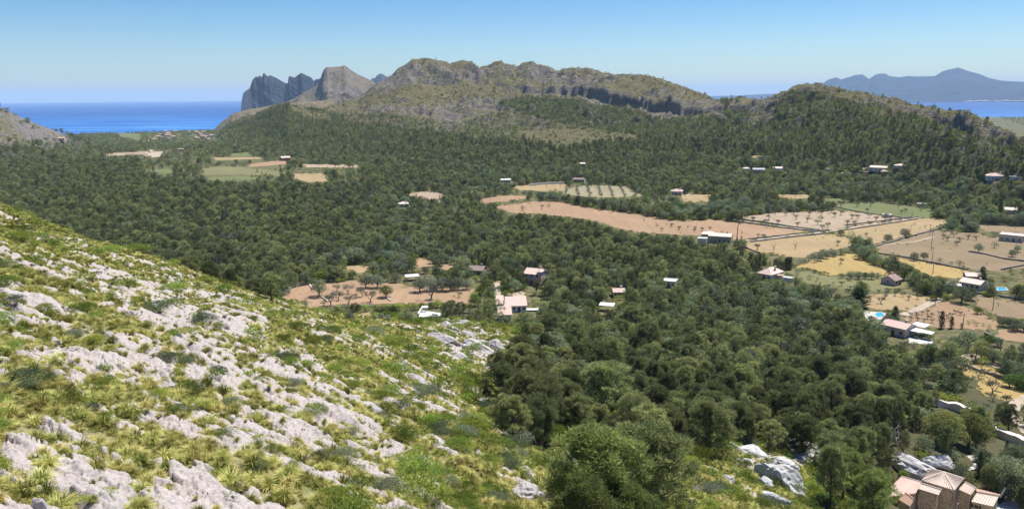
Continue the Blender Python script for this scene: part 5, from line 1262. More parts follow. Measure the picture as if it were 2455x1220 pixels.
canopy(988, 672, 6.5, 4.5, 2.2, R_(8), M_WHITE, 'white awning among the grey olives'); canopy(1455, 744, 6, 4, 2.4, R_(-12), M_WHITE, 'white shade sail deep in the wood'); canopy(1019, 749, 2.6, 1.6, 2.2, R_(0), M_WHITE, 'small white pergola behind the pool terrace'); canopy(2290, 696, 4.5, 3, 2.4, R_(10), M_WHITE, 'white carport at the end of the concrete track', 'carport', 'carport')
canopy(1276, 745, 5, 2.0, .5, R_(0), M_WHITE, 'low white terrace cover beside the white house'); canopy(1870, 671, 3, 2.0, 2.2, R_(0), M_TILE, 'red awning on the mauve roofed house')

# ------------------------------------------------------------------ roads, tracks and field walls
def ribbon(name, pts, width, mat, label, kind='structure', lift=.09, height=0.0, cat=None, taper=None, group=None):
    P = []
    for (x0, y0), (x1, y1) in zip(pts[:-1], pts[1:]):
        n = max(1, int(math.hypot(x1 - x0, (y1 - y0) * 3) / 12))
        for k in range(n): P.append((x0 + (x1 - x0) * k / n, y0 + (y1 - y0) * k / n))
    P.append(pts[-1]); P = np.array(P); Q = hit(P[:, 0], P[:, 1]); g = np.random.default_rng(len(P) + int(pts[0][0]))
    T = np.gradient(Q[:, :2], axis=0); T = unit(T); N = np.stack([-T[:, 1], T[:, 0]], 1); c = Q.mean(0)
    rr = np.hypot(Q[:, 0], Q[:, 1]); zz = Q[:, 2] + lift + np.maximum(0, rr - 900) * .0006
    mb = MB(); A = []; n = len(Q)
    for i in range(n):
        w = width * .5 * (1 + g.normal(0, .06)); h = height * (1 + g.normal(0, .10))
        l = Q[i, :2] + N[i] * w; r = Q[i, :2] - N[i] * w
        if height: A += [(l[0], l[1], zz[i] - .4), (l[0], l[1], zz[i] + h), (r[0], r[1], zz[i] + h), (r[0], r[1], zz[i] - .4)]
        else: A += [(l[0], l[1], zz[i]), (r[0], r[1], zz[i])]
    A = [Vector(a) - Vector(c) for a in A]
    if height: F = [(4 * i + k, 4 * i + (k + 1) % 4, 4 * i + 4 + (k + 1) % 4, 4 * i + 4 + k) for i in range(n - 1) for k in range(3)] + [(0, 3, 2, 1), (4 * n - 4, 4 * n - 3, 4 * n - 2, 4 * n - 1)]
    else: F = [(2 * i + 1, 2 * i + 3, 2 * i + 2, 2 * i) for i in range(n - 1)]
    mb.add(A, F); o = mb.build(name, mat, None, Vector(c)); return tag(o, label, cat, group, kind if not cat else None)
M_TRACK = mat_field('dirt')
for pts, w, lb in [([(1790,577),(1850,571),(1920,562),(1990,555),(2060,543),(2130,534),(2200,523)], 3.2, 'pale farm track crossing the fields'), ([(1706,521),(1770,529),(1850,540),(1920,549),(1990,555)], 3.0, 'narrow track between the orange and pink fields'),
                   ([(2165,756),(2200,742),(2240,722),(2270,708),(2276,700)], 3.6, 'straight pale concrete track'), ([(2240,568),(2190,580),(2130,586),(2098,590)], 1.6, 'field path above the brown field'),
                   ([(350,376),(357,368),(362,362),(352,358)], 9, 'distant pale lane'), ([(369,336),(382,326)], 10, 'distant pale village road'), ([(1648,468),(1668,458)], 4, 'short pale drive to the terracotta house'), ([(2470,1040),(2440,1010),(2420,985),(2440,965),(2470,952)], 3.4, 'curving pale drive at the picture edge'),
                   ([(2310,858),(2330,848),(2345,862),(2400,882),(2440,890),(2500,896)], 3.2, 'pale drive beside the golden grass field'), ([(1190,676),(1196,690),(1190,712),(1196,730)], 3.0, 'pale gravel drive by the white house'), ([(2020,408),(2060,411),(2110,414),(2150,413)], 4.0, 'pale lane along the foot of the wooded hill'), ([(1545,516),(1560,500),(1640,496)], 1.5, 'faint field path')]:
    ribbon('road' if 'road' in lb or 'concrete' in lb or 'drive' in lb else 'path', pts, w, M_TRACK, lb, lift=.12)
slab('paving', [(2300,1092),(2347,1090),(2342,1122),(2322,1128)], M_CONC, 'grey gravel yard behind the villa', kind='structure', lift=.2)
slab('paving', [(2330,1190),(2440,1180),(2455,1230),(2380,1230)], M_CONC, 'pale paving beside the villa', kind='structure', lift=.1)
WL = [([(1706,524),(1770,532),(1850,543),(1920,552),(1980,557)], 'dry stone wall below the pink orchard'), ([(1766,525),(1826,533),(1900,545),(1966,553)], 'dry stone wall on the far side of the narrow track'), ([(1795,574),(1880,565),(1950,557),(1985,552)], 'dry stone wall along the near edge of the orange field'),
      ([(1800,581),(1880,571),(1980,561),(2030,552),(2110,540),(2200,526)], 'dry stone wall along the striped tan field'), ([(2030,541),(2110,531),(2185,522)], 'dry stone wall on the far side of the farm track'), ([(2002,497),(2050,507),(2093,514),(2181,525),(2200,521)], 'dry stone wall under the green meadow'),
      ([(1780,592),(1800,600),(1822,608)], 'dry stone wall before the farmhouse yard'), ([(2098,592),(2135,582),(2200,563),(2248,551),(2270,541)], 'dry stone wall bounding the large brown field'), ([(2322,604),(2360,610),(2410,622),(2460,628)], 'dry stone wall cutting across the large brown field'), ([(2106,608),(2160,616),(2270,638),(2320,648)], 'dry stone wall between golden and brown fields'),
      ([(2336,704),(2400,712),(2470,722)], 'stone wall behind the blue pool'), ([(2400,648),(2430,642),(2470,634)], 'stone wall climbing to the picture edge'), ([(677,706),(700,690),(740,681)], 'stone wall at the corner of the orange field'), ([(1856,462),(1900,466),(1942,466)], 'long wall before the narrow tan field'), ([(2340,535),(2400,541),(2460,544)], 'stone wall above the narrow brown field'),
      ([(2270,852),(2300,870),(2345,890),(2400,906),(2460,918)], 'stone wall along the golden grass field'), ([(2150,900),(2190,912),(2240,935)], 'broken terrace wall on the stony ground'), ([(1070,752),(1130,752),(1180,748)], 'low garden wall behind the white terrace'), ([(800,738),(870,736),(960,738)], 'terrace wall under the long hedge')]
for pts, lb in WL: ribbon('stone_wall', pts, .55, M_DRYWALL, lb, height=.85, cat='wall', lift=0, group='dry stone walls')
ribbon('garden_wall', [(2242,973),(2272,978),(2300,986),(2330,998)], 1.5, M_TILE_PALE, 'tile topped garden wall behind the yellowish tree', height=1.8, cat='wall'); ribbon('garden_wall', [(2378,1042),(2420,1056),(2470,1074)], 1.7, M_TILE_PALE, 'tile topped garden wall at the picture edge', height=1.8, cat='wall')
ribbon('garden_wall', [(1270,446),(1310,442),(1352,441)], .8, M_WHITE, 'long white wall behind the brown field', height=1.8, cat='wall'); ribbon('garden_wall', [(1003,757),(1008,750),(1012,745)], .5, M_WHITE, 'white side wall of the pool terrace', height=1.2, cat='wall'); ribbon('garden_wall', [(2360,806),(2380,812),(2402,822)], .6, M_DRYWALL, 'dark retaining wall below the small reddish field', height=1.3, cat='wall')
for pts, lb in [([(742,683),(748,693)],'pale stone trough left of the round oak'), ([(770,712),(786,724)],'pale stone beam lying before the round oak'), ([(925,712),(936,722)],'pale stone beam lying below the bright oak')]: ribbon('stone_trough', pts, .5, M_CONC, lb, height=.5, cat='trough')

# ------------------------------------------------------------------ poles, the tall palm, boats, a fallen tree
def pole(px, py, hp, label, arm=True):
    q, mpp, az = front(px, py); h = hp * mpp * 1.03; e = empty('utility_pole', q, -az); tag(e, label, 'utility pole', 'utility poles in the fields')
    m = MB(); m.tube((0, 0, -.5), (0, 0, h), .16, .10, 8); m.build('pole', M_POLE, e)
    if arm:
        a = MB(); a.box(-.8, .8, -.06, .06, h - .5, h - .38); a.build('cross_arm', M_POLE, e)
        for sx in (-.7, 0.0, .7): i = MB(); i.tube((sx, 0, h - .378), (sx, 0, h - .15), .05, .04, 6); i.build('insulator', M_METAL, e)
for a in [(2232,602,42,'utility pole in the large brown field above the golden strip'),(2234,632,34,'utility pole at the edge of the brown field'),(2236,658,28,'utility pole in the golden stubble'),(2229,563,22,'utility pole in the light tan field'),(2241,734,40,'utility pole beside the concrete track'),(2380,743,32,'utility pole in the brown field by the wall'),(2308,786,30,'utility pole on the reddish field'),(2398,842,26,'utility pole behind the paved drive'),(2449,890,38,'utility pole at the golden field edge'),(2121,487,18,'utility pole in the green meadow'),(2186,523,12,'short pole at the meadow corner'),(1907,476,12,'pole before the far wood'),(1343,450,9,'pole in the fenced brown field'),(1310,452,9,'second pole in the fenced brown field')]: pole(*a)
def wires():
    pts = [hit1(px, py) for px, py in ((2229,563),(2232,602),(2234,632),(2236,658),(2241,734))]; hs_ = [22, 42, 34, 28, 40]
    mb = MB()
    for (a, ha), (b, hb) in zip(zip(pts[:-1], hs_[:-1]), zip(pts[1:], hs_[1:])):
        A = Vector(a) + Vector((0, 0, ha * math.hypot(*a[:2]) / F_PX)); B = Vector(b) + Vector((0, 0, hb * math.hypot(*b[:2]) / F_PX)); pr = A
        for k in range(1, 9): t = k / 8; q = A.lerp(B, t) - Vector((0, 0, 1.2 * 4 * t * (1 - t))); mb.tube(pr, q, .02, .02, 4, cap=False); pr = q
    tag(mb.build('power_line', M_POLE), 'thin power line sagging between the field poles', 'power line')
wires()
def palm():
    q, mpp, az = front(1766, 577); h = 46 * mpp; e = empty('palm_tree', q); tag(e, 'very tall thin palm beside the stone farmhouse', 'palm')
    m = MB(); p = Vector((0, 0, -.4))
    for k in range(8): n = Vector((.5 * (k + 1) / 8, 0, h * (k + 1) / 8 - .3)); m.tube(p, n, .30 - .012 * k, .29 - .012 * k, 8); p = n
    m.build('trunk', M_BARK_P, e); g = np.random.default_rng(4)
    for k in range(26):
        a = k * 2.4; el = g.uniform(-.9, 1.0); f = MB(); L = g.uniform(1.6, 2.4); d = Vector((math.cos(a), math.sin(a), 0)); s = Vector((-d.y, d.x, 0)); pp = p.copy(); w = .12
        for j in range(5):
            t = (j + 1) / 5; nx = p + d * (L * t * math.cos(el * (1 - t * .3))) + Vector((0, 0, L * t * math.sin(el) - .9 * t * t)); w2 = .34 * math.sin(math.pi * min(.95, t * .8 + .15)) + .03
            f.add([pp - s * w, pp + s * w, nx + s * w2, nx - s * w2, (pp + nx) / 2 + Vector((0, 0, .08))], [(0, 1, 4), (1, 2, 4), (2, 3, 4), (3, 0, 4)]); pp = nx; w = w2
        f.build('frond', M_PALM, e)
M_BARK_P = flat_mat('palm_bark', (0.20, 0.16, 0.12), .95, .05, .2, 3); M_PALM = flat_mat('palm_frond_green', (0.11, 0.13, 0.05), .7, .2, .2)
palm()
def boat(px, py, L, sail, label):
    q = at_z(px, py, SEA_Z); e = empty('sailing_boat' if sail else 'motor_boat', q, .6); tag(e, label, 'boat')
    h = MB(); b = L * .16; h.add([(-L/2, -b, 1.2), (L*.2, -b, 1.2), (L/2, 0, 1.5), (L*.2, b, 1.2), (-L/2, b, 1.2), (-L/2, -b*.6, -.3), (L*.2, -b*.6, -.3), (L*.42, 0, -.3), (L*.2, b*.6, -.3), (-L/2, b*.6, -.3)], [(0, 1, 2, 3, 4), (5, 9, 8, 7, 6), (0, 5, 6, 1), (1, 6, 7, 2), (2, 7, 8, 3), (3, 8, 9, 4), (4, 9, 5, 0)]); h.build('hull', M_WHITE, e)
    if sail:
        m = MB(); m.tube((0, 0, 1.2), (0, 0, L * 1.3), .12, .06, 6); m.build('mast', M_METAL, e); s = MB(); s.add([(-.2, 0, 2.2), (-L*.45, .3, 2.2), (-.2, 0, L*1.25), (-L*.2, .35, L*.5)], [(0, 1, 3), (1, 2, 3), (2, 0, 3)]); s.build('sail', M_WHITE, e)
    else: c = MB(); c.box(-L*.25, L*.1, -b*.7, b*.7, 1.35, 3.2); c.build('cabin', M_WHITE, e)
boat(426, 262, 16, True, 'white sailing boat far out near the horizon'); boat(225, 266, 11, True, 'tiny white sailing boat closer to the stony hill'); boat(368, 308, 7, False, 'small white motor boat close to the shore'); boat(298, 291, 7, False, 'small white boat in the middle of the bay'); boat(2234, 242, 26, True, 'white sailing boat on the bay under the far mountain')
def fallen_tree():
    q = hit1(2150, 1068); e = empty('fallen_tree', (q[0], q[1], q[2] + 2.2)); tag(e, 'bleached fallen tree lying among the pines', 'dead tree'); g = np.random.default_rng(12)
    v, f = merge_tubes_(((0, 0, -2.4), (-1.5, -1.0, 1.4)), .22, .14, g); m = np_mesh('trunk', v, f, {}, True); link('trunk', m, M_BARK_PALE, e)
    for k in range(9):
        p = np.array([-.25 * k * .6, -.1 * k, -1.6 + .35 * k]); d = unit(np.array([g.uniform(-1, 1), g.uniform(-1, .4), g.uniform(-.1, .9)])) * g.uniform(1.4, 3.2)
        v, f = merge_tubes_((p, p + d), .10, .03, g); link('limb', np_mesh('limb', v, f, {}, True), M_BARK_PALE, e)
def merge_tubes_(pq, r0, r1, g):
    return merge_tubes(limb_path(np.array(pq[0], float), np.array(pq[1], float), r0, r1, g, 3, 6, .2))
M_BARK_PALE = flat_mat('bleached_bark', (0.38, 0.35, 0.32), .95, .05, .15, 3)
fallen_tree()
# ------------------------------------------------------------------ what each thing stands next to, for its label
MARKS = [(2250,1170,'the stone villa with tiled hip roofs'),(1237,740,'the white house with a pink tile roof'),(1284,667,'the pink two storey house'),(1145,651,'the brown roofed cottage'),(1040,752,'the white pool terrace'),
 (765,690,'the round dark oak in the orange field'),(1480,706,'the long low tiled house in the wood'),(1712,574,'the farmhouse beside the tall palm'),(1848,662,'the broad roofed house by the cypress clump'),(2137,678,'the small mauve gabled house'),
 (2325,680,'the tiled farmhouse by the blue pool'),(2425,572,'the flat roofed farmhouse'),(2170,790,'the long tiled house with white canopies'),(2105,752,'the walled garden pool'),(2125,515,'the white shed in the meadow'),
 (2385,427,'the white house with terracotta roofs'),(1818,412,'the grey roofed villa on the far wood edge'),(2107,406,'the pale houses at the hill foot'),(1623,463,'the small terracotta house'),(1390,433,'the low farm below the far wood'),
 (968,493,'the pale house among cypresses'),(683,382,'the red barn'),(1850,1105,'the large grey rock outcrop'),(2160,1118,'the smooth rock mound behind the villa'),(1130,800,'the white rock knoll'),(1230,1060,'the two trunks at the slope foot'),
 (1460,1110,'the big bushy pine at the picture bottom'),(2010,640,'the golden hedged field'),(1950,560,'the crossing of the two tracks'),(2230,735,'the concrete track'),(2350,920,'the golden grass field'),(1085,700,'the orange field in the wood'),
 (1450,455,'the olive grove in rows'),(1600,545,'the long orange field'),(220,1080,'the green bush mound in the corner'),(500,560,'the pine wood'),(400,640,'the crest of the rocky slope'),(1000,930,'the grassy dip'),(700,1150,'the lower slope'),(330,1000,'the white rock slabs'),
 (650,850,'the middle of the rocky slope'),(200,640,'the upper rocky slope'),(1100,1050,'the low rock ledge'),(1650,1150,'the grassy shelf'),(1700,950,'the thick pine wood'),(1400,830,'the wood below the white knoll'),(1950,860,'the rounded oaks'),(1560,620,'the middle wood')]
ORD = ['', 'second ', 'third ', 'fourth ', 'fifth ', 'sixth ', 'seventh ', 'eighth ', 'ninth ', 'tenth ', 'eleventh ', 'twelfth ', 'thirteenth ', 'fourteenth ', 'fifteenth ', 'sixteenth ', 'seventeenth ', 'eighteenth ', 'nineteenth ', 'twentieth ']
SECT = ['right of', 'up and right of', 'above', 'up and left of', 'left of', 'down and left of', 'below', 'down and right of']
PENDING = []
def want_label(o, phrase, px, py): PENDING.append((o, phrase, float(px), float(py)))
def finish_labels():
    cells = {}; seen = {}
    for o, ph, px, py in PENDING:
        d = [((px - m[0]) ** 2 + ((py - m[1]) * 1.6) ** 2, i) for i, m in enumerate(MARKS)]
        dd, i = min(d); m = MARKS[i]
        s = int(round(math.atan2(m[1] - py, px - m[0]) / (math.pi / 4))) % 8
        cells.setdefault((ph, i, s), []).append((dd, o))
    for (ph, i, s), L in cells.items():
        L.sort(key=lambda q: q[0])
        ph = ph.rstrip(',')
        for k, (dd, o) in enumerate(L):
            t = ('%s%s %s %s' % (ORD[min(k, 19)], ph, SECT[s], MARKS[i][2])).split()
            for w in ('small', 'grey', 'pale', 'large', 'little', 'tiled', 'dark', 'rocky', 'white', 'pink', 'low', 'broad', 'tile', 'tall', 'the'):
                if len(t) > 16 and w in t: t.remove(w)
            lb = ' '.join(t[:16])
            seen[lb] = seen.get(lb, 0) + 1
            if seen[lb] > 1: lb = ' '.join(['further'] + t)[:200]
            o['label'] = ' '.join(lb.split()[:16])
# ------------------------------------------------------------------ single trees
CATS = {'pine': ('pine_tree', 'tree', 'single pines'), 'slope_pine': ('pine_tree', 'tree', 'single pines'), 'oak': ('oak_tree', 'tree', 'round evergreen oaks'), 'fresh': ('leafy_tree', 'tree', 'bright green garden trees'),
        'olive': ('olive_tree', 'tree', 'olive and almond trees in the fields'), 'cypress': ('cypress_tree', 'tree', 'dark cypresses'), 'shrub': ('shrub', 'shrub', 'green shrubs on the rocky slope'), 'round_shrub': ('shrub', 'shrub', 'green shrubs in the fields'), 'bare': ('bare_tree', 'tree', 'leafless almond trees')}
NATH = {'pine': 8.9, 'slope_pine': 8.9, 'oak': 7.2, 'fresh': 7.2, 'olive': 3.9, 'cypress': 9.1, 'shrub': .95, 'round_shrub': 1.2, 'bare': 3.8}
NW = {'pine': 7.6, 'slope_pine': 5.2, 'oak': 8.2, 'fresh': 8.2, 'olive': 4.2, 'cypress': 1.5, 'shrub': 1.9, 'round_shrub': 1.9, 'bare': 3.8}
MADE = {}
def put_tree(kind, x, y, z, h, rz, phrase, lod=None, wide=1.0, leaf=None, var=None, px=None, py=None):
    s = h / NATH[kind]; r = math.hypot(x, y)
    if lod is None:
        ps = h * F_PX / max(r, 1); lod = 0 if ps > 75 else 1 if (ps > 17 or kind in ('olive', 'bare')) else 2
        if kind in ('shrub', 'round_shrub'): lod = 0 if ps > 16 else 1
    if kind == 'bare': lod = 1
    var = random.randrange(5) if var is None else var
    nm, cat, grp = CATS[kind]; key = (kind, var, lod, leaf.name if leaf else '')
    if key not in MADE:
        cm, tm, _ = proto(kind, var, lod)
        if leaf is not None: cm = cm.copy(); cm.materials.clear(); cm.materials.append(leaf)
        MADE[key] = (cm, tm)
    cm, tm = MADE[key]
    e = empty(nm, (x, y, z - .05), rz, (s * wide, s * wide, s))
    c = bpy.data.objects.new('crown', cm); c.parent = e; COL.objects.link(c)
    t = bpy.data.objects.new('trunk' if kind not in ('shrub', 'round_shrub') else 'stem', tm); t.parent = e; COL.objects.link(t)
    tag(e, phrase, cat, grp)
    if px is None: px, py, _ = to_pix(np.array(x), np.array(y), np.array(z + h * .5))
    want_label(e, phrase, px, py)
    return e
def tone_word(h, typ): return 'tall ' if h > typ * 1.12 else 'small ' if h < typ * .82 else ''
random.seed(5)
Z5 = lambda p: (1600 + .3524 * p[0], 400 + .3524 * p[1])
Z4 = lambda p: (900 + .3279 * p[0], 400 + .3279 * p[1])
ZM = lambda p: (640 + .2851 * p[0], 560 + .2851 * p[1])
ZR = lambda p: (1640 + .3852 * p[0], 750 + .3852 * p[1])
ZC = lambda p: (2040 + .205 * p[0], 600 + .205 * p[1])
# (kind, trunk-foot pixel, height in photograph pixels, phrase, leaf)
SOLO = []
def solo(kind, pts, hp, phrase, conv=None, leaf=None, wide=1.0):
    for q in pts:
        p = conv(q[:2]) if conv else q[:2]
        SOLO.append((kind, p, q[2] if len(q) > 2 else hp, phrase, leaf, wide))
solo('olive', [(585,372),(690,358),(668,390),(876,358),(883,408),(950,376),(965,334),(860,320),(1046,332),(1022,394),(1040,372),(1055,426),(1090,412),(1118,312),(1140,342),(1180,330),(1225,395),(1273,398),(1255,354),(1295,358),(1372,349),(1378,402),(1418,372),(1485,350),(1520,364),(735,322),(805,334),(1225,420),(695,316),(750,392)], 12, 'grey green olive in the pink orchard,', Z5)
solo('olive', [(1180,272,14),(1362,310,10),(1290,274,12),(1382,270,12),(1590,318,10),(1620,308,9),(1570,280,8),(1725,304,7)], 10, 'small tree in the green meadow,', Z5)
solo('olive', [(30,406),(78,428),(183,440),(235,436),(290,432),(645,480),(660,482),(620,476)], 8, 'small tree on the orange field,', Z5)
solo('bare', [(335,465,8),(505,452,6),(140,412,5),(200,392,5),(718,416,5)], 6, 'leafless tree on the orange field,', Z5)
solo('oak', [(1080,322)], 14, 'round dark oak alone on the orange field', Z4); solo('oak', [(1265,300)], 11, 'small dark oak standing alone on the orange field', Z4)
solo('olive', [(1218,308,10),(2167,440,8),(2220,460,9),(2095,470,9),(2335,460,9),(2387,466,8),(2282,450,5)], 9, 'thin tree on the orange field,', Z4)
solo('bare', [(1963,402,10)], 10, 'leafless tree alone on the orange field', Z4)
solo('round_shrub', [(2058,434,6),(2130,424,4)], 5, 'dark bush on the orange field,', Z4)
solo('olive', [(615,566,15),(1158,535,12),(1353,472,9)], 12, 'small tree on the striped tan field,', Z5)
solo('bare', [(722,566,16),(870,556,16),(1418,442,8),(1660,412,9),(1680,400,9),(1752,418,9),(1717,428,6)], 9, 'leafless almond tree in the tan field,', Z5)
solo('oak', [(1500,512,22)], 22, 'round oak beside the field track', Z5); solo('oak', [(1615,482,24)], 24, 'wide spreading tree beside the field track', Z5, L_OLIVE)
solo('fresh', [(1180,470,18),(1250,482,17),(370,462,11),(400,480,11)], 14, 'bright green tree beside the track,', Z5)
solo('olive', [(1875,490),(1905,505),(1950,480),(1990,512),(2045,495),(2100,500),(1875,462),(1930,462),(1965,536),(1860,425,12)], 12, 'pale orchard tree in the large brown field,', Z5)
solo('bare', [(1752,510,7),(2170,670,9),(1630,540,8),(1868,530,6)], 8, 'leafless tree in the large brown field,', Z5)
solo('oak', [(1530,612,13),(1570,620,10),(1680,638,22),(1745,632,20),(1852,662,18),(1930,670,11),(1990,680,18),(2115,580,24),(2225,552,17),(2345,612,20),(2380,580,20),(2010,690,8)], 18, 'oak along the edge of the large brown field,', Z5)
solo('oak', [(1300,535,26),(1370,530,20),(1320,590,26),(1390,610,24),(1270,565,18),(1410,665,30),(1500,688,28),(1550,700,28),(1600,722,30),(1650,730,26),(1710,790,30),(1780,820,30),(1660,790,22),(1830,835,26),(1770,860,22),(1840,880,22),(1490,650,18)], 26, 'oak in the hedgerow between the golden fields,', Z5, None, .95)
solo('oak', [(960,640,15),(1000,650,17),(1040,640,20),(1080,625,20),(1130,610,18),(1180,600,17),(1215,580,15),(1255,585,17),(900,665,14),(930,655,12),(1060,600,16),(1110,590,15)], 16, 'grey green oak in the curved hedge,', Z5, L_OLIVE)
solo('oak', [(1185,760,16),(1245,760,20),(1300,765,20),(1345,762,18),(1390,765,20),(1430,758,16)], 18, 'oak in the lower hedge of the golden field,', Z5)
solo('olive', [(1180,658,13)], 13, 'rounded bush alone in the golden field', Z5)
solo('round_shrub', [(920,702,7),(950,704,7),(1000,720,9),(1040,733,9),(1068,735,9),(1092,738,7)], 8, 'clipped dark bush in a row by the golden field,', Z5)
solo('fresh', [(885,740,15),(970,768,14),(910,785,14),(880,720,10)], 14, 'pale green fruit tree in the yard,', Z5, L_OLIVE)
solo('fresh', [(1318,865,34)], 34, 'bright green round tree at the yard edge', Z5); solo('cypress', [(1300,955,46)], 46, 'broad dark conifer beneath the bright green tree', Z5, None, 3.2)
solo('fresh', [(2195,800,20)], 20, 'yellow green palm like tree behind the farmhouse', Z5, L_YELLOW)
solo('oak', [(2000,925,44),(2060,905,34)], 44, 'large oak at the end of the concrete track,', Z5, L_OAK); solo('oak', [(2190,865,30),(1930,830,18),(1890,800,16),(1980,780,12)], 26, 'large olive beside the tiled farmhouse,', Z5, L_OLIVE)
solo('olive', [(1380,915,16),(1450,930,16),(1550,880,12),(1640,905,12),(1700,900,12),(1185,810,12),(1100,825,10),(1240,840,12),(1010,790,6),(1040,800,6),(1130,800,6),(1600,885,10),(1480,900,11),(1020,770,6),(1275,860,10),(1440,860,10),(1360,860,9)], 12, 'small orchard tree in the yard,', Z5)
solo('olive', [(1655,1018),(1690,1010),(1730,1006),(1770,1000),(1660,1045),(1700,1050),(1745,1055),(1800,1020),(1850,1010),(1900,1030),(1960,1000),(1800,1060),(1700,1025),(1930,1020),(1770,1035),(1990,1010),(1850,1045)], 10, 'low orchard tree on the reddish field,', Z5)
solo('fresh', [(1925,1050,12),(2050,1070,10),(2100,1080,10),(2150,1085,10),(2000,1080,8),(2190,1095,9),(2080,1060,8)], 10, 'low bright bush at the reddish field edge,', Z5)
solo('oak', [(2110,1000,20),(2150,1000,16),(2185,1030,17)], 18, 'dense green bush on the brown field,', Z5, L_SHRUB)
solo('bare', [(2250,950,10)], 10, 'leafless tree alone on the brown field', Z5)
solo('oak', [(2280,1085,26),(2330,1090,24),(2380,1110,26),(2420,1120,26),(2350,1120,22)], 25, 'oak in the hedge below the brown field,', Z5, L_OLIVE)
solo('cypress', [(2136,800,42),(2155,795,24)], 42, 'tall dark cypress beside the tiled farmhouse,', Z5, None, 1.6)
solo('cypress', [(697,672,12),(727,700,22),(735,690,22),(750,700,20),(768,700,18),(783,702,20),(803,700,28),(818,700,30),(835,698,30),(555,655,14),(575,685,20),(503,504,13),(475,512,12)], 18, 'cypress in the dark clump,', Z5, None, 1.3)
solo('cypress', [(1545,1070,42)], 42, 'tall cypress beside the walled pool', Z5, None, 1.5); solo('cypress', [(1527,1072,26)], 26, 'short cypress beside the walled pool', Z5, None, 1.8)
solo('cypress', [(1864,1098,40)], 40, 'tall slim cypress on the reddish field', Z5, None, 1.1); solo('cypress', [(1932,1098,28)], 28, 'middle cypress on the reddish field', Z5, None, 1.2); solo('cypress', [(1999,1102,14)], 14, 'smallest cypress on the reddish field', Z5, None, 1.3)
solo('cypress', [(2260,336,42)], 42, 'very tall slim cypress by the picture edge', Z5, None, .9); solo('cypress', [(2277,255,20)], 20, 'slim cypress above the very tall one', Z5, None, 1.0)
solo('cypress', [(1320,66,13),(1935,280,14),(1812,312,10),(1948,400,20),(1975,405,22),(2000,415,22),(1930,395,16)], 14, 'dark cypress near the meadow,', Z5, None, 1.5)
solo('cypress', [(1795,98,14),(1822,112,16),(1875,104,14),(1905,108,16),(1780,92,12)], 14, 'dark cypress in the far wood,', Z5, None, 1.5)
solo('cypress', [(480,300,14),(435,265,12),(445,270,12),(460,268,12),(478,262,12),(300,240,13),(345,262,12),(362,262,14),(382,290,16),(392,295,18),(410,300,22),(425,302,22),(448,300,20),(470,245,12),(380,260,12),(185,245,10),(200,246,10),(215,248,12),(230,250,12),(245,250,12),(260,252,10)], 14, 'slim cypress of the long hedge,', Z4, None, 1.2)
solo('cypress', [(x, 376 - .0 * x, 7) for x in range(303, 354, 5)], 7, 'distant cypress in the row by the pinkish field,', None, None, 1.6)
solo('cypress', [(234,362,8),(256,363,9),(270,364,9),(318,362,9),(326,362,9)], 8, 'distant cypress behind the pinkish field,', None, None, 1.8)
solo('cypress', [(617,414,9),(628,420,8),(638,421,8),(673,423,16),(677,424,14),(522,438,10),(672,410,14),(660,381,7),(664,380,8),(685,404,6),(560,436,8)], 10, 'cypress in the middle valley,', None, None, 1.3)
solo('oak', [(440,528,44)], 40, 'round dark oak in the orange field', ZM, None, .95); solo('oak', [(1000,535,32)], 32, 'round bright green oak in the orange field', ZM, L_FRESH, 1.1); solo('olive', [(1385,553,36)], 36, 'round grey olive in the orange field', ZM, L_OLIVE, 1.0)
solo('olive', [(590,485,15),(680,505,22),(800,530,22),(600,560,20),(690,592,20),(535,602,28),(330,636,20),(870,575,24),(1615,535,14),(740,545,12),(560,540,12),(180,520,10)], 16, 'thin olive in the orange field,', ZM)
solo('oak', [(835,455,34),(930,455,36),(1080,410,26),(1290,490,38),(1380,480,36),(1470,480,34),(1540,480,34),(1610,472,30),(1680,470,28)], 30, 'large grey olive at the top of the orange field,', ZM, L_OLIVE)
solo('fresh', [(1170,450,14),(475,610,16),(720,380,24),(1880,430,18)], 16, 'green bush by the orange field,', ZM)
solo('oak', [(1700,362,24),(1330,338,20),(1420,335,20),(1060,350,18),(1600,330,18),(920,325,14),(1120,330,14),(1840,400,26)], 24, 'dark oak around the cottage,', ZM)
solo('oak', [(1750,610,30),(1790,520,26),(1820,470,20),(1740,560,22),(1900,560,22),(2000,540,20),(2050,520,18)], 30, 'dense oak beside the gravel yard,', ZM, L_SHRUB)
solo('pine', [(1880,758,58),(1540,715,42),(1620,720,40),(1490,700,34)], 50, 'tall pine beside the white house,', ZM)
solo('oak', [(390,655,14),(470,655,13),(530,650,10),(600,640,14),(680,645,14),(750,660,18),(830,655,18),(900,650,16),(980,650,16),(1060,655,18),(1120,640,18),(1180,650,18),(1240,640,18),(1300,635,16),(1380,630,16),(1440,620,20)], 16, 'green bush of the long hedge,', ZM, L_SHRUB, 1.2)
solo('oak', [(700,745,26),(900,725,16),(960,720,18),(1020,735,18),(1190,735,20),(1080,700,14),(1150,700,14),(1500,690,20),(1720,700,20)], 18, 'grey green tree below the long hedge,', ZM, L_OLIVE)
solo('pine', [(40,570,66),(160,490,36),(100,440,40)], 60, 'pine at the corner of the orange field,', ZM)
solo('pine', [(1230,1070,108)], 108, 'pine with bare trunk at the foot of the slope', None, None, .95); solo('pine', [(1296,1085,125)], 125, 'taller pine with forked limbs at the foot of the slope', None, None, .95)
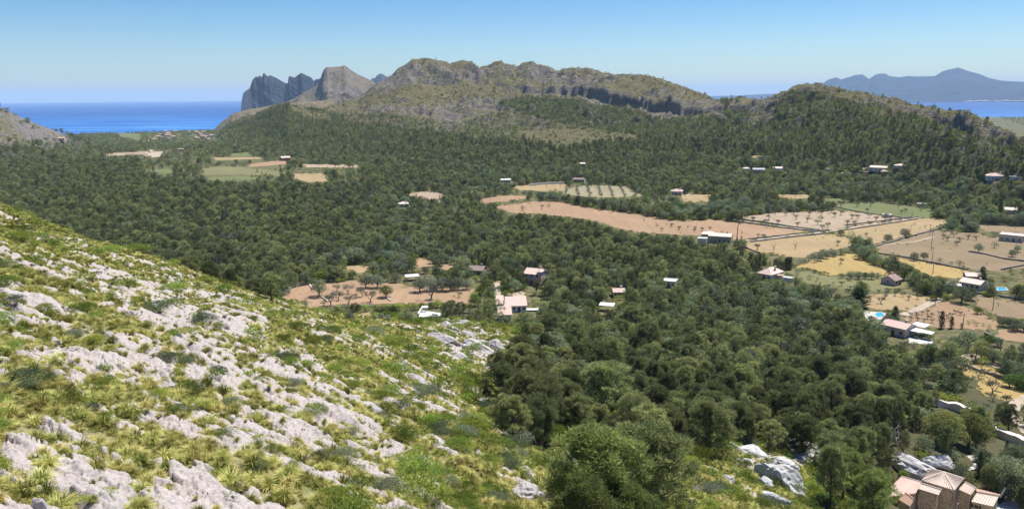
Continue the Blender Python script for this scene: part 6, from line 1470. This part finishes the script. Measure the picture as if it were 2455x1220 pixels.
solo('pine', [(1430,1300,225)], 225, 'bushy pine whose crown fills the bottom edge', None, L_PINE_YOUNG, 1.0); solo('pine', [(1535,1280,228)], 228, 'large bushy pine behind the crown at the bottom edge', None, None, .9); solo('pine', [(1390,1320,150),(1490,1340,150),(1545,1340,100)], 150, 'young bright pine at the bottom edge,', None, L_PINE_YOUNG)
solo('pine', [(2020,1200,115),(2060,1235,110),(2085,1290,140),(2100,1215,85),(1975,1310,80)], 150, 'bright green pine beside the grey outcrop,', None, L_PINE_YOUNG, .8)
solo('oak', [(2128,1165,30),(2090,1192,42),(2150,1212,34),(2105,1222,44),(2165,1150,22)], 34, 'leafy green bush beside the villa rocks,', None, L_SHRUB); solo('oak', [(2392,1152,60),(2352,1112,40),(2302,1152,42),(2440,1205,70),(2215,1082,40),(2285,1112,34),(2420,1120,50)], 40, 'dense green tree behind the villa,', None, L_OAK)
solo('pine', [(1200,985,110),(1265,960,100),(1190,905,60)], 100, 'dark pine where slope meets wood,', None)
solo('pine', [(1445,1035,150),(1700,1090,120),(1340,980,100)], 150, 'large open pine with a dark trunk,', None)
solo('fresh', [(2262,1068,88),(2322,1072,84)], 88, 'yellowish broad tree behind the villa,', None, L_YELLOW); solo('fresh', [(2370,1180,75),(2320,1180,50)], 75, 'pyramid shaped green tree beside the villa,', None, L_PINE, .6)
solo('cypress', [(2346,1140,55)], 55, 'slim cypress by the gravel behind the villa'); solo('cypress', [(2412,1085,30)], 30, 'slim cypress behind the picture edge trees')
solo('oak', [(2420,1190,95),(2450,1140,80),(2300,900,48),(2260,905,40),(2230,850,30),(2130,790,40),(2110,830,34),(2290,860,58),(2320,840,50),(2370,860,34),(2425,880,40),(2390,830,26)], 60, 'large dense oak by the villas,', None)
solo('olive', [(2160,890,34),(2240,905,34),(2225,880,28),(2320,925,26),(2380,945,34),(2360,900,16),(2345,905,18),(2290,930,22),(2200,870,20),(2360,985,20),(2415,970,24),(2380,960,16)], 24, 'olive on the stony ground,', None)
solo('fresh', [(2420,928,36),(2450,935,40)], 36, 'bright green shrubby tree by the golden grass,')
solo('fresh', [(1545,700,20),(1625,685,14),(2060,705,10),(1500,745,26)], 18, 'bright yellow green tree in the wood,', None)
solo('oak', [(2103,232,6),(2117,233,7),(2206,250,8),(2310,273,8),(2333,290,14),(1637,212,3)], 7, 'lone dark tree on the hill skyline,')
solo('round_shrub', [(1640,209,3),(1700,227,4)], 4, 'tiny dark bush on the ridge skyline,')
def grove():
    g = np.random.default_rng(41); poly = [f[3] for f in FIELDS if f[1] == 'grove'][0]; a = at_z(1340, 466, 0); b = at_z(1540, 466, 0); u = unit((b - a)[:2]); v = np.array([-u[1], u[0]]); n = 0
    for j in range(-25, 26):
        for i in range(-14, 15):
            c = (a + b)[:2] / 2 + u * i * 10.0 + v * j * 8.0 + g.normal(0, .4, 2)
            px, py, _ = to_pix(c[0], c[1], 0.0)
            if in_poly(px, py - 2, poly) and n < 175: n += 1; put_tree('olive', c[0], c[1], 0.0, g.uniform(2.2, 3.2), g.uniform(0, 6.28), 'small silvery olive in the grove rows', lod=2, wide=1.0, px=px, py=py)
grove()
def place_solo():
    P = np.array([s[1] for s in SOLO]); Q = hit(P[:, 0], np.minimum(P[:, 1], 1219 + 200))
    for (kind, p, hp, ph, leaf, wide), q in zip(SOLO, Q):
        r = math.hypot(q[0], q[1]); el = math.atan2(CAM_Z - q[2], r)
        h = hp / F_PX * math.hypot(r, CAM_Z - q[2]) / max(.5, math.cos(el)) * math.cos(math.atan((p[0] - 1227) / F_PX)) / math.cos(el * .3)
        put_tree(kind, q[0], q[1], q[2], h, random.uniform(0, 6.28), ph, wide=wide * (1.25 if kind == 'pine' else 1.55 if kind == 'cypress' else 1), leaf=leaf, px=p[0], py=p[1] - hp / 2)
        EXTRA_CLEAR.append((q[0], q[1], max(2.0, h * (.5 if kind in ('pine', 'oak', 'fresh') else .35))))
place_solo()

# ------------------------------------------------------------------ woods
def build_woods():
    T = build_forest(); n = len(T['x']); g = np.random.default_rng(21)
    size = T['hh'] * F_PX / T['f']; cx, cy = T['tx'], (T['ty'] + T['py']) / 2
    vis = (cx > -20) & (cx < 2475) & (T['ty'] < 1210) & (T['ty'] > 0)
    # crowding in front hides trees of the deep wood: prefer those that show largest
    single = np.zeros(n, bool)
    for isoak, lim in ((False, 250), (True, 170)):
        i = np.nonzero(vis & (T['oak'] == isoak))[0]; i = i[np.argsort(-size[i])][:lim]; single[i] = True
    rot = g.uniform(0, 6.283, n); wd = g.uniform(.74, 1.3, n); var = g.integers(0, 5, n)
    grp = {False: 'pines of the near wood', True: 'evergreen oaks of the near wood'}
    for i in np.nonzero(single)[0]:
        o = bool(T['oak'][i]); h = T['hh'][i]; bw = wd[i]
        ph = ('tall ' if h > (8.0 if o else 11.2) else 'small ' if h < (5.8 if o else 8.0) else '') + ('broad ' if bw > 1.12 else 'narrow ' if bw < .9 else '') + ('round dark oak' if o else 'pine')
        lod = (0 if size[i] > 70 else 1) if not o else (0 if size[i] > 62 else 1)
        e = put_tree('oak' if o else 'pine', T['x'][i], T['y'][i], T['z'][i], h, rot[i], ph, lod, bw, None, int(var[i]), cx[i], cy[i])
        e['group'] = grp[o]
    rest = ~single
    meshes = []; base = {}
    for kd in ('pine', 'oak', 'slope_pine'):
        for lod in (1, 2):
            base[(kd, lod)] = len(meshes)
            for v in range(5): meshes.append(proto(kd, v, lod)[2])
            for v, lf in ((0, L_OLIVE), (3, L_FRESH if kd == 'oak' else L_OLIVE)):
                m = proto(kd, v, lod)[2].copy(); m.materials[0] = lf; meshes.append(m)
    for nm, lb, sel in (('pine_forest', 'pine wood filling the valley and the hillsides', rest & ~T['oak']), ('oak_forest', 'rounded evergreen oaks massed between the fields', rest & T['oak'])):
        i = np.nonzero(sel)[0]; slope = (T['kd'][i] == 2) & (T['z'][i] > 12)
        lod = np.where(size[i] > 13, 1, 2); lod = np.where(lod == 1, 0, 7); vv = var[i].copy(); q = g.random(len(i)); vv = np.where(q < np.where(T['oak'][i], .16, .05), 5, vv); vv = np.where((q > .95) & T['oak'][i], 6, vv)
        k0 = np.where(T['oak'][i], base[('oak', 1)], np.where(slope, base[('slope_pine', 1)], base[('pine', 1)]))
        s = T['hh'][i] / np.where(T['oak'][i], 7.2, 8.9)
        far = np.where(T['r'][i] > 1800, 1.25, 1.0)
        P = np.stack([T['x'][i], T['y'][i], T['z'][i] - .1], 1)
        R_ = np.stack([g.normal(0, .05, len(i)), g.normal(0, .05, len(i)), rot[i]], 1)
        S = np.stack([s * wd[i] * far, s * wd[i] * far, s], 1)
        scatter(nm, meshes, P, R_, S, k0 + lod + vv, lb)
    # understorey between the trees: low bushes
    g2 = np.random.default_rng(8); m = min(n, 26000); i = g2.choice(n, m, replace=False); i = i[T['r'][i] < 1500]
    a = g2.uniform(0, 6.28, len(i)); d = g2.uniform(2, 4.5, len(i)); x = T['x'][i] + np.cos(a) * d; y = T['y'][i] + np.sin(a) * d; z = H(x, y)
    px, py, f = to_pix(x, y, z + 1); k = np.ones(len(i), bool)
    for poly in CLEAR: k &= ~in_poly(px, py, poly)
    for x0, y0, x1, y1 in KEEP: k &= ~((px > x0 - 4) & (px < x1 + 4) & (py > y0) & (py < y1 + 4))
    x, y, z = x[k], y[k], z[k]; s = g2.uniform(1.4, 3.4, len(x))
    scatter('undergrowth', [proto('shrub', v, 1)[2] for v in range(4)], np.stack([x, y, z], 1), np.stack([0 * x, 0 * x, a[k]], 1), np.stack([s, s, s], 1), g2.integers(0, 4, len(x)), 'bushes growing under and between the trees')
build_woods()
def build_margins():
    """low growth on the open ground between fields and thin weeds along their edges"""
    g = np.random.default_rng(19); x, y = jitter_grid(225, 1000, 2.9, g); z = np.zeros(len(x)); px, py, f = to_pix(x, y, z + .5)
    k = (px > 600) & (px < 2560) & (py < 1000); x, y = x[k], y[k]; z, kd, rk = H(x, y, False, True); px, py, f = to_pix(x, y, z + .5)
    inside = np.zeros(len(x), bool); edge = np.zeros(len(x), bool)
    for poly in CLEAR:
        a = in_poly(px, py, poly); inside |= a
        if a.any():
            b = a & in_poly(px + 9, py, poly) & in_poly(px - 9, py, poly) & in_poly(px, py + 3.5, poly) & in_poly(px, py - 3.5, poly); edge |= a & ~b
    p = np.where(inside, np.where(edge, .30, .010), .42 * np.clip(.6 + fbm(x / 25, y / 25, 3, 14), .1, 1.2)); k = (kd != 1) & (g.random(len(x)) < p)
    for x0, y0, x1, y1 in KEEP: k &= ~((px > x0) & (px < x1) & (py > y0) & (py < y1 + 2))
    x, y, z, inside = x[k], y[k], z[k], inside[k]; s = np.where(inside, g.uniform(.35, 1.0, len(x)), np.exp(g.normal(.15, .45, len(x)))); v = g.integers(0, 3, len(x)); v = np.where(inside, np.minimum(v, 1) + 3, v)
    me = [proto('shrub', q, 1)[2] for q in range(3)]
    for q in (0, 1):
        m = proto('shrub', q, 1)[2].copy(); m.materials[0] = L_GRASS; me.append(m)
    m = proto('shrub', 3, 1)[2].copy(); m.materials[0] = L_OLIVE; me[1] = m
    print('margins', len(x))
    scatter('weeds', me, np.stack([x, y, z], 1), np.stack([0 * x, 0 * x, g.uniform(0, 6.28, len(x))], 1), np.stack([s, s, s * .8], 1), v, 'weeds and low scrub on the open ground between the fields')
build_margins()
def build_ridge_scrub():
    g = np.random.default_rng(23); x, y = jitter_grid(850, 2050, 7.5, g); x = x + g.normal(0, 4, len(x)); y = y + g.normal(0, 4, len(x)); z, kd, rk = H(x, y, False, True); r, az = polar(x, y)
    px, py, f = to_pix(x, y, z); k = (kd >= 2) & (px > -150) & (px < 2600) & ((z + 2 - CAM_Z) / r > skyline(x, y) - .001) & (g.random(len(x)) < np.clip(.55 + 1.1 * fbm(x / 70, y / 70, 3, 17), 0, 1)); x, y, z = x[k], y[k], z[k]
    s = np.clip(np.exp(g.normal(.25, .5, len(x))), .5, 4); m = proto('shrub', 1, 1)[2].copy(); m.materials[0] = L_OAK; m2 = proto('shrub', 2, 1)[2].copy(); m2.materials[0] = L_CYP
    scatter('ridge_scrub', [m, m2, proto('shrub', 0, 1)[2]], np.stack([x, y, z - .1], 1), np.stack([0 * x, 0 * x, g.uniform(0, 6.28, len(x))], 1), np.stack([s * 1.2, s * 1.2, s * .9], 1), g.integers(0, 3, len(x)), 'low dark scrub dotted over the bare rocky ridges')
build_ridge_scrub()

# ------------------------------------------------------------------ the rocky slope's own plants and stones
def build_slope():
    g = np.random.default_rng(31)
    # equal cover per square metre
    N = 290000
    x = g.uniform(-150, 150, N); y = g.uniform(8, 225, N); r, az = polar(x, y)
    k = (r > 14) & (np.abs(az) < math.radians(38)); x, y = x[k], y[k]
    z, kd, rk = H(x, y, True, True); px, py, f = to_pix(x, y, z); r, az = polar(x, y)
    k = (kd == 1) & (px > -80) & (px < 2050) & (py < 1290) & ((z + 1.0 - CAM_Z) / r > skyline(x, y) - .004)
    edge = in_poly(px, py, WOOD_EDGE)
    for x0, y0, x1, y1 in [(2090, 1120, 2600, 1400)]: k &= ~((px > x0) & (py > y0))
    x, y, z, rk, px, py, f, r, edge = [q[k] for q in (x, y, z, rk, px, py, f, r, edge)]
    green = np.clip(.30 + .35 * sstep(700, 1150, px) + .5 * fbm(x / 11, y / 11, 3, 97), 0, 1)
    u = g.random(len(x))
    is_sh = (u < .066 + .18 * green ** 1.5) & (g.random(len(x)) < 1 - .80 * rk)
    is_gr = ~is_sh & (g.random(len(x)) < (1 - .90 * rk)) & (g.random(len(x)) < np.where(edge, .35, 1))
    # shrubs: the largest are single things
    i = np.nonzero(is_sh)[0]; s = np.exp(g.normal(-.52, .42, len(i))) * np.where(edge[i], 1.2, 1.0) * (.75 + .55 * green[i]); s = np.clip(s, .3, 2.3)
    keepd = g.random(len(i)) < .62; i, s = i[keepd], s[keepd]
    ps = s * F_PX / f[i]; big = (px[i] > 0) & (px[i] < 2100) & (py[i] < 1215) & (s > .4)
    order = np.nonzero(big)[0]; order = order[np.argsort(-ps[order])][:250]; single = np.zeros(len(i), bool); single[order] = True
    for j in np.nonzero(single)[0]:
        q = i[j]; t = g.random(); palm = t < .12
        if palm:
            v = int(g.integers(0, 4))
            if ('palm', v) not in MADE:
                V, F, T = palm_bush(v); me = np_mesh('fronds', V, F, {'tone': ('FACE', T)}); me.materials.append(L_CYP if v % 2 else L_OAK)
                mb = MB()
                for a in range(5): mb.tube((0, 0, -.15), (.1 * math.cos(a * 1.25), .1 * math.sin(a * 1.25), .28), .06, .04, 6)
                st = mb.mesh('stem'); st.materials.append(M_BARK); MADE[('palm', v)] = (me, st)
            me, st = MADE[('palm', v)]; sc = s[j] * .95
            e = empty('dwarf_palm', (x[q], y[q], z[q] - .05), g.uniform(0, 6.28), sc)
            for nm, m_ in (('fronds', me), ('stem', st)):
                c = bpy.data.objects.new(nm, m_); c.parent = e; COL.objects.link(c)
            tag(e, 'dark fan leaved dwarf palm', 'palm', 'dwarf palms on the slope'); want_label(e, 'dark fan leaved dwarf palm', px[q], py[q])
        else:
            sh = s[j] * .95; wid = g.uniform(.95, 1.35)
            leaf = None if t < .72 else L_OLIVE if t < .80 else L_OAK
            ph = ('large ' if s[j] > 1.25 else 'small ' if s[j] < .7 else '') + {True: 'dark green shrub', False: 'green shrub'}[leaf is L_OAK]
            if leaf is L_OLIVE: ph = ph.replace('green', 'grey green')
            e = put_tree('shrub', x[q], y[q], z[q], sh, g.uniform(0, 6.28), ph, 0 if ps[j] > 22 else 1, wid, leaf, int(g.integers(0, 5)), px[q], py[q])
    j = np.nonzero(~single)[0]; q = i[j]; sc = s[j]
    lod = np.where(ps[j] > 24, 0, 5)
    scatter('shrubbery', [proto('shrub', v, 0)[2] for v in range(5)] + [proto('shrub', v, 1)[2] for v in range(5)], np.stack([x[q], y[q], z[q] - .05], 1),
            np.stack([g.normal(0, .1, len(q)), g.normal(0, .1, len(q)), g.uniform(0, 6.28, len(q))], 1), np.stack([sc * 1.1, sc * 1.1, sc], 1), lod + g.integers(0, 5, len(q)), 'low green bushes spread over the rocky slope')
    # tussocks
    gm = []
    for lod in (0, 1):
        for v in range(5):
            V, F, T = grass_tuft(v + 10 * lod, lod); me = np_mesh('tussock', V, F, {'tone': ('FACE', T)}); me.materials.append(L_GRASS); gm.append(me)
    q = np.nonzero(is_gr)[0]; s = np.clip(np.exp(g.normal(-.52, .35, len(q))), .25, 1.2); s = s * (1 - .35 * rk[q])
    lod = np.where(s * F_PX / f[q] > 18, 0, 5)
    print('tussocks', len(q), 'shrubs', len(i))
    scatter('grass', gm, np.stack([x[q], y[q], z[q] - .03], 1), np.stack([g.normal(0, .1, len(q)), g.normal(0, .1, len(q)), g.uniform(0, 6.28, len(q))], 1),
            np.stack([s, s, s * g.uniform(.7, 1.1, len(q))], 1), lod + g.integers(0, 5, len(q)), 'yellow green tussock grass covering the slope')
    # loose stones
    m = g.random(len(x)) < .06 + .25 * (rk * (1 - rk) * 4); q = np.nonzero(m)[0]; q = q[g.random(len(q)) < .8]
    rm = []
    for v in range(5):
        V, F = rock_mesh('stone', v, 2, .6); me = np_mesh('stone', V, F, {}, False); me.materials.append(M_ROCK); rm.append(me)
    s = np.clip(np.exp(g.normal(-2.0, .55, len(q))), .05, .45)
    scatter('rubble', rm, np.stack([x[q], y[q], z[q]], 1), g.uniform(-.5, 6, (len(q), 3)), np.stack([s * 1.3, s, s * .8], 1), g.integers(0, 5, len(q)), 'loose pale stones lying on the slope')
def mat_rock(name, base, sc=1.0):
    t = NT(name); p = t.pos(); n = t.noise(1.6 * sc, 6, .7); m = t.noise(7 * sc, 5, .7); k = t.noise(.35 * sc, 3, .5)
    col = t.ramp(n, [(0.3, tuple(c * .55 for c in base)), (0.5, tuple(c * .9 for c in base)), (0.7, tuple(min(1, c * 1.15) for c in base))])
    col = t.mix(t.rng(m, .56, .72, 0, .55), col, tuple(c * .42 for c in base))
    col = t.mix(t.rng(k, .52, .7, 0, .3), col, (base[0] * 1.02, base[1] * .88, base[2] * .78))
    return t.surf(col, .92, .1, t.bump(t.math('ADD', n, t.math('MULTIPLY', m, .6)), .8, .14))
M_ROCK = mat_rock('pale_limestone', (0.47, 0.435, 0.41)); M_ROCK_GREY = mat_rock('grey_limestone', (0.55, 0.54, 0.52), .8)
def outcrops():
    g = np.random.default_rng(77)
    # (px, py, width px, height px, phrase, grey, count)
    L = [(1905,1075,150,34,'broad grey rock slab at the outcrop top',1),(1800,1082,110,26,'pale pitted rock at the outcrop corner',1),(1870,1108,70,26,'grey boulder in the outcrop',1),(1880,1150,95,50,'large cracked grey boulder',1),(1840,1125,50,26,'grey boulder beside the cracked one',1),(1855,1188,60,18,'flat grey rock below the outcrop',1),(1925,1100,60,30,'grey rock at the outcrop end',1),(1765,1072,44,16,'pale rock at the outcrop tip',1),(1835,1160,40,22,'grey rock below the corner boulder',1),(1905,1180,46,20,'low grey rock at the outcrop foot',1),(1780,1105,36,14,'flat grey rock on the shelf edge',1),(1820,1135,36,16,'small grey rock in the outcrop',1),(1950,1120,50,24,'grey rock under the pines',1),(1790,1060,40,14,'small white rock on the outcrop rim',1),
         (2200,1120,110,46,'smooth grey rock mound behind the villa',1),(2160,1105,60,32,'rounded grey rock beside the mound',1),(2250,1105,60,26,'low grey rock among the bushes',1),(2270,1150,30,14,'small pale rock near the villa',1),
         (1365,1105,38,22,'pale rock with ridges below the big pine',0),(1395,1040,30,22,'white rock with a dark hollow',1),(1420,1058,40,10,'flat pale rock at the wood edge',1),(1430,1050,22,8,'small pale rock at the wood edge',1),(1372,1058,14,9,'tiny pale rock by the two pines',1),
         (1265,1185,60,40,'pale slab sloping into the grass',0),(1300,1200,40,30,'cracked pale rock under a tuft',0),(1150,1090,24,16,'small pale rock beside dark shrubs',0),(1050,1055,55,26,'jagged white rock ledge',0),(1085,1068,40,18,'white rock at the end of the ledge',0),
         (1115,775,60,20,'white rock on top of the knoll',0),(1075,782,50,16,'white rock beside the knoll top',0),(1070,812,90,26,'long white rock face on the knoll',0),(1150,835,85,30,'slanted white slab on the knoll flank',0),(1185,830,45,36,'white slab with a sharp edge',0),(1120,800,40,16,'small white rock on the knoll',0),(1240,850,50,26,'white rock broken by shrubs at the wood edge',0),(1225,822,40,10,'pale rock strip beside the wood',0),(1100,850,60,14,'flat white rock under the knoll',0),
         (1660,1160,30,10,'pale rock in the grassy shelf',0),(1680,1175,50,18,'sloping pale rock on the shelf',0),(1745,1145,40,14,'pale rock patch on the shelf',0),(1690,1090,20,14,'small round white boulder',1),(1740,1190,24,10,'low pale rock on the shelf',0),(1650,1065,18,9,'tiny white boulder at the wood edge',1),(1760,1130,26,12,'low grey rock on the shelf',1),
         (985,905,70,22,'white slab running down to the dip',0),(1010,930,50,26,'split white rock in the dip',0),(960,880,50,18,'pale rock above the dip',0),(900,925,34,10,'flat pale rock in the shrubs',0),(850,955,50,14,'low white rock in the grass',0),(890,975,60,12,'long flat pale rock',0),(1080,930,50,10,'pale rock strip in the green bushes',0),(1150,945,30,9,'small pale rock beside the bushes',0)]
    P = np.array([(a[0], a[1]) for a in L], float); Q = hit(P[:, 0], P[:, 1] + np.array([a[3] * .25 for a in L]))
    for k, (a, q) in enumerate(zip(L, Q)):
        d = math.hypot(math.hypot(q[0], q[1]), CAM_Z - q[2]); w = a[2] / F_PX * d / 2 * 1.3; h = a[3] / F_PX * d * 1.15
        V, F = rock_mesh('r', k + 3, 4, 1.0, 1.2)
        V = V * [w * 1.0, max(w * .62, h * .9), h * .78]
        ang = math.atan2(STR[1], STR[0]) * .45 + g.normal(0, .15)
        ca, sa = math.cos(ang), math.sin(ang); V = np.stack([V[:, 0] * ca - V[:, 1] * sa, V[:, 0] * sa + V[:, 1] * ca, V[:, 2]], 1)
        gx = (H(np.array([q[0] + w]), np.array([q[1]])) - H(np.array([q[0] - w]), np.array([q[1]])))[0] / (2 * w)
        V[:, 2] += V[:, 0] * np.clip(gx, -.7, .7) * .7
        me = np_mesh('rock_outcrop', V, F, {}, False)
        o = link('rock_outcrop', me, M_ROCK_GREY if a[5] else M_ROCK, None, (q[0], q[1], q[2] - h * .02))
        tag(o, a[4], 'rock', 'rock outcrops')
outcrops()
build_slope()
finish_labels()
